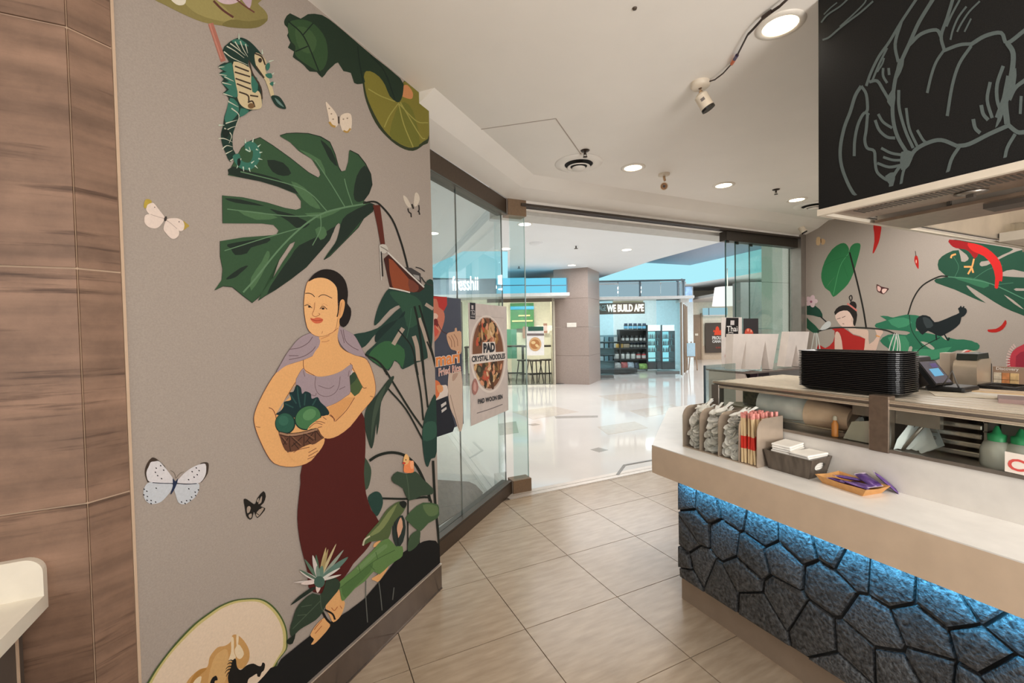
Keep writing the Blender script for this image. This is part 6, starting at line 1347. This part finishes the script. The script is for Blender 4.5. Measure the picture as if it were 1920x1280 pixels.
# ================================================================== extraction hood with chalk art
HX, HY, HZ_ = 1.93, 1.083, 1.947
hd = thing('extraction_hood', (HX, HY, HZ_), 'big kitchen hood clad in a black panel above the counter', 'hood')
M_CHB = mat('black_board', (24, 23, 22), .55, noise=(300, .35), spec=.2)
M_LIP = mat('hood_trim_white', (216, 204, 186), .35)
HX1 = 4.065
bd = MB().bb((HX, -2.6, HZ_+.025), (HX+.02, HY, CEIL), M_CHB).build('front_panel', hd)
MB().bb((HX+.02, HY-.02, HZ_+.025), (HX1, HY, CEIL), M_CHB).build('end_panel', hd)
MB().bb((HX-.004, -2.6, HZ_), (HX+.018, HY+.004, HZ_+.025), M_LIP).build('front_trim', hd)
MB().bb((HX+.018, HY-.016, HZ_), (HX1, HY+.004, HZ_+.014), M_LIP).build('end_trim', hd)
M_HBR = mat('hood_bronze_steel', (146, 126, 108), .34, .7, noise=(30, .12))
MB().bb((HX+.02, -2.6, HZ_+.012), (HX+.30, HY-.02, HZ_+.025), M_HBR).build('front_plenum', hd)
M_SLOT = mat('slot_dark', (70, 62, 54), .5)
gr = MB()
for i in range(150): gr.bb((HX+.10, 1.0-i*.015, HZ_+.0105), (HX+.18, 1.0075-i*.015, HZ_+.013), M_SLOT)
gr.build('air_slot_row', hd)['kind'] = 'stuff'
MB().bb((HX+.04, -2.6, HZ_+.0105), (HX+.055, HY-.03, HZ_+.013), M_SLOT).build('shadow_gap', hd)
MB().lathe([(.032, 0), (.045, -.004), (.02, -.010)], (HX+.22, .70, HZ_+.012), M_STEELD, 16).bb((HX+.21, .69, HZ_-.008), (HX+.232, .71, HZ_+.012), M_SLOT).build('hood_fitting', hd)
M_HIN = mat('hood_inner_steel', (206, 196, 182), .3, .7, noise=(6, .12))
MB().bb((HX+.30, -2.6, HZ_+.025), (HX+.31, HY-.02, HZ_+.42), M_HIN).build('inner_front', hd)
MB().bb((HX+.03, HY-.035, HZ_+.02), (HX1, HY-.021, HZ_+.55), M_HIN).build('inner_end', hd)
MB().bb((HX1-.02, -2.6, HZ_-.02), (HX1, HY, CEIL), M_HIN).build('back_panel', hd)
MB().bb((HX+.02, -2.6, HZ_+.55), (HX1, HY, HZ_+.57), M_HIN).build('inner_top', hd)
q = on_y(1646, 414, HY-.04); bx_ = max(q.x, HX+.33)
MB().bb((bx_, -2.6, q.z), (bx_+.26, HY-.038, HZ_+.50), M_HIN).build('filter_beam', hd)
MB().bb((bx_-.02, -2.6, q.z-.012), (bx_+.28, HY-.038, q.z), M_HBR).build('beam_flange', hd)
MB().bb((bx_+.02, .55, q.z-.03), (bx_+.12, .72, q.z-.012), M_SLOT).build('grease_cup', hd)
MB().bb((bx_-.012, .80, q.z), (bx_, .812, q.z+.12), M_SLOT).build('beam_seam', hd)
MB().cyl((HX1-.3, HY-.05, HZ_+.02), (HX1-.3, HY-.05, HZ_+.12), .035, glass('lamp_glass', (240, 240, 236), .1), 14).build('lamp_guard', hd)
MB().bb((HX1-.5, .4, HZ_-.0), (HX1-.02, HY-.04, HZ_+.05), M_LIP).build('rear_trim', hd)
hl = bpy.data.lights.new('hood_light', 'AREA'); hl.energy = 9; hl.color = (1, .9, .78); hl.size = .35
hlo = bpy.data.objects.new('hood_light', hl); COL.objects.link(hlo); hlo.parent = hd; hlo.location = (.75, -.75, .50)
CH = (86, 95, 93)
KH = (1480, 0, .37511); K7 = (1440, 0, .25)
p = Print(lambda x, y: on_x(x, y, HX), Vector((-1, 0, 0)), .0012, lambda P: Vector((P.x, min(P.y, HY-.002), min(max(P.z, HZ_+.046), CEIL-.003))))
for q, wd in (([(345,1000),(300,930),(262,830),(256,740),(275,640),(305,560),(330,480),(360,430)], 17), ([(360,430),(385,470),(392,540),(385,560)], 15), ([(325,780),(328,700),(345,620),(375,565),(400,575)], 15), ([(392,570),(385,650),(378,700),(390,740),(425,755),(430,810),(440,860),(480,895),(510,905)], 15), ([(385,430),(410,360),(450,280),(500,210),(560,110),(640,-10)], 14), ([(415,405),(450,320),(490,240)], 11), ([(400,410),(440,405),(470,450),(500,500)], 16), ([(440,360),(465,320),(475,290)], 9), ([(470,340),(470,380),(490,415)], 13), ([(497,340),(500,375)], 13), ([(560,110),(530,220),(545,310)], 16), ([(720,-5),(650,110),(600,220),(555,320),(530,400),(518,500),(520,600),(545,690),(600,780)], 19), ([(600,225),(660,170),(735,150),(760,185)], 18), ([(820,-10),(790,90),(760,180),(775,250)], 17), ([(775,250),(735,310),(710,380),(690,465)], 14), ([(770,255),(850,225),(910,220)], 17), ([(910,230),(850,320),(815,430),(790,580)], 16), ([(905,225),(980,180),(1060,165),(1090,215),(1180,150)], 20), ([(1090,215),(1120,270),(1110,380),(1080,480),(1040,590)], 26), ([(1100,380),(1080,500),(1090,620)], 30), ([(1070,330),(1040,420),(1040,500),(1060,560)], 18), ([(1005,410),(990,500),(1015,590)], 17), ([(960,525),(970,570),(995,600)], 19), ([(920,595),(930,640),(955,665)], 19), ([(1180,400),(1130,440),(1100,500)], 20), ([(1160,480),(1155,570)], 15), ([(1090,620),(1140,660),(1180,660)], 22), ([(1090,630),(1000,670),(900,720),(840,730)], 21), ([(840,730),(760,700),(690,715),(630,750),(600,800)], 20), ([(850,735),(810,800),(785,900)], 17), ([(1130,670),(1090,740),(1075,815)], 17), ([(600,790),(570,860),(555,955)], 14), ([(600,780),(540,850),(510,910),(505,970)], 16), ([(548,450),(550,540),(580,650),(620,740)], 16), ([(585,540),(600,640),(640,730)], 14), ([(640,650),(670,700),(690,715)], 14), ([(445,570),(470,610),(515,640)], 14), ([(430,600),(450,650),(490,685),(530,690)], 15), ([(460,740),(510,765),(570,775)], 14), ([(470,785),(520,800),(570,800)], 13), ([(440,815),(500,835),(560,825)], 14)): p.stroke(CH, KH, q, wd, step=False)
p.poly(CH, KH, [(500,470),(530,440),(525,540),(490,510)], 2, step=False); p.poly(CH, KH, [(545,300),(575,300),(560,360),(530,400)], 2, step=False); p.poly(CH, KH, [(560,760),(620,760),(600,830),(560,850)], 2, step=False); p.poly(CH, KH, [(480,880),(530,860),(520,930),(500,920)], 2, step=False)
p.poly(CH, KH, [(1085,400),(1135,340),(1130,430),(1110,480),(1080,540),(1060,600),(1030,640),(1050,560)], 2, step=False)
for q, wd in (([(410,300),(460,280),(530,220),(620,150),(700,90),(790,10)], 14), ([(540,200),(640,110),(720,30),(740,-5)], 11), ([(400,170),(450,110),(540,50),(600,-5)], 12), ([(420,110),(470,60),(520,20)], 9), ([(1370,300),(1390,220),(1430,130),(1490,50)], 15), ([(1420,240),(1450,180),(1510,90),(1590,10)], 14), ([(1475,240),(1500,190),(1525,140)], 13), ([(1340,200),(1380,110),(1440,0)], 16)): p.stroke(CH, K7, q, wd, step=False)
p.build('chalk_drawing', bd, 'grey line drawing of petals on the black panel')

# ================================================================== white side counter at the left
sc1 = thing('side_counter', (-.62, 1.2, 0), 'small white counter with rounded upstand at the left edge', 'counter')
M_SC = mat('solid_white', (232, 224, 208), .35)
WY = m2.y-.006
XR = on_y(90, 1113, WY).x; zt = on_y(90, 1113, WY-.012).z; zu = on_y(60, 1043, WY).z
MB().bb((-2.4, -.4, zt-.036), (XR, WY, zt), M_SC).build('top', sc1)
r = .035; up = [(-2.4, zt), (XR, zt), (XR, zu-r)]+[(XR-r+r*cos(a), zu-r+r*sin(a)) for a in [i*pi/2/8 for i in range(9)]]+[(-2.4, zu)]
MB().prism(up, 1, WY-.018, WY, M_SC).build('upstand', sc1)
M_DKP = mat('dark_cabinet', (84, 74, 66), .5)
MB().bb((-2.4, -.3, 0), (XR-.035, WY-.03, zt-.036), M_DKP).build('cabinet', sc1)
MB().bb((XR-.0345, WY-.06, 0), (XR-.031, WY-.054, zt-.036), M_PALE).build('edge_strip', sc1)
# ================================================================== ceiling fixtures
def downlight(p, lab, power=4.5, first=[None]):
    if first[0] is None:
        t = thing('ceiling_downlight', (0, 0, 0), lab, 'light', 'round recessed downlights')
        MB().lathe([(.098, 0), (.097, -.004), (.078, -.009), (.070, -.006)], (0, 0, 0), M_WHITE, 32, cap=False).build('trim_ring', t)
        MB().lathe([(.070, -.003), (.001, -.003)], (0, 0, 0), glow('warm_lamp', (255, 232, 190), 14), 32).build('lens', t)
        first[0] = t
    else: t = dup(first[0])
    t.location = p; t['label'] = lab
    l = bpy.data.lights.new('spot', 'SPOT'); l.energy = power*4; l.color = (1, .92, .8); l.spot_size = 2.3; l.spot_blend = .9; l.shadow_soft_size = .07
    o = bpy.data.objects.new('lamp_light', l); COL.objects.link(o); o.parent = t; o.location = (0, 0, -.03)
    return t
downlight(on_z(1463, 47, CEIL), 'large bright downlight beside the black hood panel')
downlight(on_z(1187, 314, CEIL), 'downlight just right of the round air diffuser')
downlight(on_z(1357, 347, CEIL), 'downlight between the white globe camera and the far sprinkler')
downlight(on_z(1494, 374, CEIL), 'smallest downlight near the hood corner')
def diffuser(p, lab, first=[None]):
    if first[0] is None:
        t = thing('air_diffuser', (0, 0, 0), lab, 'vent', 'round ceiling diffusers')
        MB().lathe([(.19, -.001), (.185, -.008), (.12, -.014), (.112, -.010)], (0, 0, 0), M_CEIL, 36, cap=False).build('outer_ring', t)
        MB().lathe([(.112, -.004), (.001, -.004)], (0, 0, 0), mat('vent_dark', (36, 32, 28), .6), 32).build('throat', t)
        MB().lathe([(.090, -.030), (.086, -.038), (.066, -.026)], (0, 0, 0), M_CEIL, 32, cap=False).build('cone', t)
        MB().lathe([(.052, -.036), (.050, -.046), (.001, -.050)], (0, 0, 0), M_CEIL, 28).build('centre_disc', t)
        first[0] = t
    else: t = dup(first[0])
    t.location = p; t['label'] = lab
diffuser(on_z(1085, 306, CEIL), 'round white air diffuser left of the ceiling lights'); diffuser(on_z(1525, 384, CEIL), 'round white air diffuser half hidden by the hood')
def sprink(p, lab, first=[None]):
    if first[0] is None:
        t = thing('fire_sprinkler', (0, 0, 0), lab, 'sprinkler', 'dark sprinkler heads'); M_ = mat('sprinkler_bronze', (58, 46, 38), .4, .5)
        MB().lathe([(.034, 0), (.030, -.006), (.012, -.010)], (0, 0, 0), M_, 18).build('escutcheon', t)
        MB().cyl((0, 0, -.006), (0, 0, -.03), .008, M_).box((-.011, 0, -.034), (.003, .004, .026), M_).box((.011, 0, -.034), (.003, .004, .026), M_).build('frame', t)
        MB().lathe([(.016, -.046), (.017, -.049), (.001, -.049)], (0, 0, 0), M_, 14).build('deflector', t); first[0] = t
    else: t = dup(first[0])
    t.location = p; t['label'] = lab
sprink(on_z(1097, 282, CEIL), 'dark sprinkler right behind the round air diffuser'); sprink(on_z(1455, 355, CEIL), 'dark sprinkler near the hood end of the ceiling')
q = MB().lathe([(.010, 0), (.008, -.006), (.001, -.007)], on_z(1190, 15, CEIL), mat('hook_dark', (80, 66, 54), .5), 10); tag(q.build('ceiling_hook'), 'tiny dark hook in the bare ceiling at the top of the frame', 'hook')
# bullet camera on the ceiling
M_CAM = mat('camera_white', (226, 212, 192), .4)
b0 = on_z(1313, 155, CEIL); cmr = thing('security_camera', b0, 'white bullet camera hanging from the ceiling at the end of the cable', 'camera')
MB().lathe([(.050, 0), (.050, -.018), (.040, -.028), (.001, -.030)], b0, M_CAM, 28).build('base', cmr)
j1 = b0+Vector((0, 0, -.03)); j2 = on_y(1313, 178, b0.y); dv = (on_y(1326, 200, b0.y-.02)-j2); 
MB().tube([j1, j1+Vector((.004, 0, -.015)), j2+Vector((0, 0, .0)), j2+dv*.15], .010, mat('camera_arm', (196, 160, 124), .4)).build('arm', cmr)
ax = dv.normalized(); e0 = j2+ax*.006; e1 = e0+ax*.074
MB().cyl(e0, e1, .034, M_CAM, 24).cyl(e0-ax*.012, e0, .020, M_CAM, 20, .034).build('body', cmr)
MB().cyl(e1, e1+ax*.012, .035, mat('camera_black', (36, 30, 28), .25), 24).build('lens_ring', cmr)
dd_ = (EYE-e0).normalized(); up_ = -ax; rt = up_.cross(dd_).normalized(); fw_ = rt.cross(up_).normalized()
MB().box(e0+ax*.030+fw_*.0335, (.020, .016, .002), mat('camera_logo', (120, 110, 104), .5), Matrix((rt, up_, fw_)).transposed()).build('badge', cmr)
# globe camera
g0 = on_z(1245, 326, CEIL); gc2 = thing('security_camera', g0, 'white camera with brown round face on the ceiling, pointing at the viewer', 'camera')
MB().lathe([(.048, 0), (.046, -.014), (.020, -.020), (.001, -.021)], g0, M_CAM, 26).build('base', gc2)
MB().tube([g0+Vector((0, 0, -.02)), g0+Vector((0, -.004, -.045)), g0+Vector((0, -.01, -.06))], .010, MATS['camera_arm']).build('arm', gc2)
cc = on_y(1245, 349, g0.y-.02); dv = (EYE-cc).normalized()
MB().cyl(cc+dv*-.05, cc+dv*.01, .033, M_CAM, 24).build('body', gc2)
MB().cyl(cc+dv*.01, cc+dv*.014, .027, mat('camera_face', (150, 108, 70), .4, noise=(70, .4)), 22).cyl(cc+dv*.014, cc+dv*.017, .010, MATS['camera_black'], 14).build('face', gc2)
# corner camera
k0 = on_x(1500, 427, 6.02); k0 = Vector((6.0, 3.50, 2.70)); kc = thing('security_camera', k0, 'small white camera in the corner above the jamb', 'camera')
e0 = on_y(1502, 426, 3.44); dv = Vector((.30, -.35, -.85)).normalized()
MB().box(e0+Vector((-.01, .05, .015)), (.07, .06, .05), M_CAM).build('base', kc)
MB().cyl(e0-dv*.03, e0+dv*.07, .036, M_CAM, 18).build('body', kc)
MB().cyl(e0+dv*.07, e0+dv*.085, .034, MATS['camera_black'], 18).build('lens_ring', kc)
# cable along the ceiling
pts = [(1324,151),(1340,142),(1356,130),(1372,115),(1382,95),(1392,76),(1402,58),(1412,44),(1430,26),(1446,14),(1462,0),(1480,-14)]
cbp = [on_z(x, y, CEIL)+Vector((0, 0, -.010-.012*abs(sin(i*1.1)))) for i, (x, y) in enumerate(pts)]
cbl = thing('camera_cable', cbp[0], 'thin dark cable with orange and purple tape running along the ceiling to the camera', 'cable')
MB().tube(cbp, .0034, mat('cable_dark', (58, 46, 40), .5), 6).build('cable', cbl)
MB().tube([v+Vector((.004, .004, -.004)) for v in cbp[3:]], .0026, MATS['cable_dark'], 6).build('cable', cbl)
MB().cyl(cbp[3], cbp[3]+(cbp[4]-cbp[3])*.55, .008, mat('tape_orange', (206, 96, 40), .4)).build('orange_connector', cbl)
MB().cyl(cbp[3]+(cbp[4]-cbp[3])*.55, cbp[4], .008, mat('tape_purple', (58, 44, 84), .4)).build('purple_connector', cbl)
MB().cyl(cbp[8], cbp[9], .009, MATS['cable_dark']).build('plug', cbl)

# ================================================================== posters on the glass
PG = .006
K8 = (800, 480, .203125); K6 = (790, 480, .26572)
def gpt(s, z, o=PG): return GC-WD*s-WN*.05+WN*o+Vector((0, 0, z))
def poster_board(s0, s1, z0, z1, c, nm, lab):
    t = thing(nm, gpt(s1, z0), lab, 'poster', 'food posters on the left glass')
    MB().slab([gpt(s1, z0), gpt(s0, z0), gpt(s0, z1), gpt(s1, z1)], -WN*.003, mat('poster_%d_%d_%d' % c, c, .45)).build('sheet', t); return t
GCI = GC-WN*.05
def onp(x, y): return on_w(x, y, GCI+WN*PG)
def gs_(px): q = onp(px, 650); return (GCI+WN*PG-q).dot(WD)
sA, sB = gs_(880), gs_(951); za, zb_ = onp(915, 571).z, onp(915, 785).z
pn = poster_board(sB, sA, zb_, za, (206, 192, 186), 'noodle_poster', 'pale poster of a round noodle bowl reading PAD CRYSTAL NOODLES')
p = Print(onp, WN, .0012)
p.poly((52, 52, 58), K8, [(397,428),(449,432),(448,584),(399,580)], 0)
for q in ([(412,452),(430,454),(430,490),(412,488)],): p.poly((200, 190, 190), K8, q, 0, step=False)
p.stroke((190, 184, 184), K8, [(404,505),(424,500),(444,510)], 6, step=False).stroke((190, 184, 184), K8, [(420,505),(418,545)], 6, step=False).stroke((190, 184, 184), K8, [(428,520),(436,545),(442,520)], 5, step=False).stroke((150, 146, 148), K8, [(405,560),(442,564)], 12, step=False)
p.z += .0003
p.stroke((186, 172, 166), K8, [(455,555),(580,560),(710,572)], 4)
p.poly((226, 214, 206), K8, ell(562, 905, 168, 358, -3, 30)).poly((196, 176, 166), K8, ell(564, 900, 152, 340, -3, 30)).poly((126, 84, 62), K8, ell(565, 896, 142, 326, -3, 30))
rf = random.Random(5)
for k in range(150):
    a = rf.uniform(0, 2*pi); r = rf.random()**.5; x, y = 565+130*r*cos(a), 896+305*r*sin(a)
    if 800 < y < 985: continue
    c3 = rf.choice([(206,166,120),(180,112,84),(222,190,150),(90,62,46),(196,90,66),(70,58,46),(166,120,70),(214,150,116),(120,96,60)])
    p.poly(c3, K8, ell(x, y, rf.uniform(8, 17), rf.uniform(24, 58), rf.uniform(-30, 30), 8), 0, step=False); p.z += .000012
p.poly((74, 66, 50), K8, ell(487, 1062, 28, 56, -8)).poly((112, 104, 78), K8, ell(482, 1045, 14, 26, -8))
p.poly((230, 218, 210), K8, [(402,908),(508,898),(512,795),(628,790),(634,886),(724,880),(726,958),(412,1000)], 0)
p.poly((170, 120, 112), K8, [(432,1140),(450,1130),(470,1180),(472,1230),(445,1280),(420,1260),(415,1190)], 2).poly((206, 160, 150), K8, [(436,1160),(455,1190),(450,1250),(428,1230)], 2)
p.build('printed_bowl', pn)
INK = ink((52, 54, 60))
def gtext(s, K, x0, y0, x1, y1, h, parent, m, off=.03, o=.006):
    a = onp(K[0]+x0*K[2], K[1]+y0*K[2])+WN*o; b = onp(K[0]+x1*K[2], K[1]+y1*K[2])+WN*o
    t = onp(K[0]+x0*K[2], K[1]+(y0-h)*K[2])
    MB().text(s, a, (b-a), (0, 0, 1), (t-a).length*.98, m, width=(b-a).length, off=off).build('lettering', parent)
gtext('PAD', K8, 519, 895, 626, 882, 92, pn, INK, .06); gtext('CRYSTAL NOODLES', K8, 412, 980, 720, 945, 58, pn, INK, .035)
gtext('PAD WOON SEN', K6, 397, 1044, 570, 1005, 36, pn, INK, .035)
p = Print(onp, WN, .002).stroke((120, 112, 112), K6, [(390,1108),(480,1080),(572,1045)], 5); p.build('small_print', pn)
sC = gs_(866)
za2, zb2 = onp(862, 560).z, onp(862, 797).z
pm = poster_board(sC, 1.42, zb2, za2, (58, 62, 80), 'fried_rice_poster', 'dark blue poster of a person eating beside orange lettering')
p = Print(onp, WN, .0012, lambda P: P if (GCI-P).dot(WD) > sC+.001 else P+(-WD)*(sC+.001-(GCI-P).dot(WD)))
p.poly((186, 60, 56), K8, [(30,370),(185,376),(188,450),(150,520),(100,470),(30,440)], 0).poly((202, 122, 100), K8, [(30,440),(90,395),(110,470),(150,500),(166,560),(150,640),(120,720),(90,768),(40,780)], 2)
p.poly((226, 190, 172), K8, [(40,540),(75,525),(102,545),(96,575),(60,590)], 2).poly((120, 44, 44), K8, [(60,590),(95,580),(105,640),(80,700),(60,680)], 2).poly((206, 90, 76), K8, [(66,640),(95,650),(110,700),(75,745)], 2)
p.stroke((80, 56, 50), K8, [(100,620),(140,690),(196,720)], 6).stroke((206, 150, 120), K8, [(85,650),(120,690)], 10)
p.poly((206, 164, 134), K8, [(182,730),(205,705),(255,695),(258,668),(275,662),(282,695),(318,700),(320,880),(300,900),(262,870),(225,860),(195,800)], 2)
for q in ([(200,740),(225,780),(230,840)], [(225,730),(250,780),(258,840)], [(250,720),(280,770),(285,830)]): p.stroke((150, 108, 84), K8, q, 6, step=False)
p.z += .0003
p.poly((206, 184, 168), K8, [(200,1090),(240,1080),(318,1060),(330,1300),(332,1560),(300,1620),(260,1500),(215,1400),(195,1250)], 2).poly((180, 150, 134), K8, [(240,1090),(290,1080),(260,1140),(235,1150)], 2)
p.stroke((160, 138, 122), K8, [(215,1280),(260,1450),(300,1600)], 7)
p.poly((226, 210, 200), K8, [(60,1215),(150,1190),(190,1200),(192,1290),(150,1330),(70,1340)], 2).poly((220, 120, 76), K8, [(55,1160),(100,1150),(130,1200),(110,1290),(60,1320)], 2).poly((226, 160, 110), K8, [(90,1195),(140,1190),(150,1240),(110,1260)], 2)
p.poly((40, 42, 50), K8, [(60,1340),(190,1290),(220,1420),(260,1560),(240,1620),(60,1680)], 0).poly((206, 200, 196), K8, [(130,1370),(176,1340),(180,1366),(134,1400)], 0).poly((206, 200, 196), K8, [(134,1420),(180,1390),(182,1412),(138,1446)], 0)
p.build('printed_diner', pm)
M_OR, M_WH = ink((232, 140, 74)), ink((236, 216, 204))
gtext('mari', K8, 76, 1028, 302, 986, 130, pm, M_WH, .07, .004); gtext('mari', K8, 80, 1022, 298, 982, 120, pm, M_OR, .02, .0065)
gtext('Fried Rice', K8, 104, 1112, 312, 1062, 78, pm, M_WH, .05, .005); gtext('Fried Rice', K8, 106, 1108, 310, 1060, 70, pm, ink((206, 140, 130)), .0, .0065)
# posters on the folded panes
YP = 3.605
def onf(x, y): return on_y(x, y, YP)
a, b = onf(1352.5, 595), onf(1391, 745)
t2 = thing('thai_poster', (a.x, YP, b.z), 'white poster with a black Thai tag on the leftmost folded pane', 'poster')
MB().bb((a.x, YP, .72), (onf(1391, 600).x, YP+.003, a.z), mat('poster_white2', (214, 206, 202), .5)).build('sheet', t2)
p = Print(onf, Vector((0, -1, 0)), .001)
p.poly((34, 32, 34), KC, [(532,556),(668,556),(664,770),(520,766)], 0).poly((196, 190, 190), KC, [(580,585),(622,585),(620,635),(578,635)], 0)
p.stroke((190, 184, 182), KC, [(552,722),(580,716),(610,722)], 9, step=False).stroke((190, 184, 182), KC, [(550,742),(605,742)], 9, step=False)
p.build('black_tag', t2)
def ftx(s, x0, x1, y0, y1, m, parent, off=.01):
    a = on_y(KC[0]+x0*KC[2], KC[1]+y1*KC[2], YP-.006); b = on_y(KC[0]+x1*KC[2], KC[1]+y1*KC[2], YP-.006); c = on_y(KC[0]+x0*KC[2], KC[1]+y0*KC[2], YP-.006)
    MB().text(s, a, (1, 0, 0), (0, 0, 1), c.z-a.z, m, width=b.x-a.x, off=off).build('lettering', parent)
ftx('Thai', 540, 656, 646, 708, ink((226, 222, 220)), t2); ftx('CO', 520, 606, 940, 1000, ink((186, 60, 56)), t2, .0); ftx('F', 577, 600, 1030, 1080, ink((40, 38, 40)), t2, .03)
c_, d_ = onf(1394, 597), onf(1422, 630)
t3 = thing('dark_poster', (c_.x, YP, .8), 'dark poster with red food on the second folded pane', 'poster')
MB().bb((c_.x, YP+.0, .74), (d_.x, YP+.003, c_.z), mat('poster_black', (46, 44, 48), .5)).build('sheet', t3)
p = Print(onf, Vector((0, -1, 0)), .001)
p.poly((196, 84, 66), KC, [(735,720),(745,685),(770,670),(800,680),(825,710),(820,760),(740,760)], 2).poly((222, 150, 130), KC, ell(770, 690, 10, 16)).poly((222, 150, 130), KC, ell(805, 700, 9, 14)); p.build('printed_food', t3)
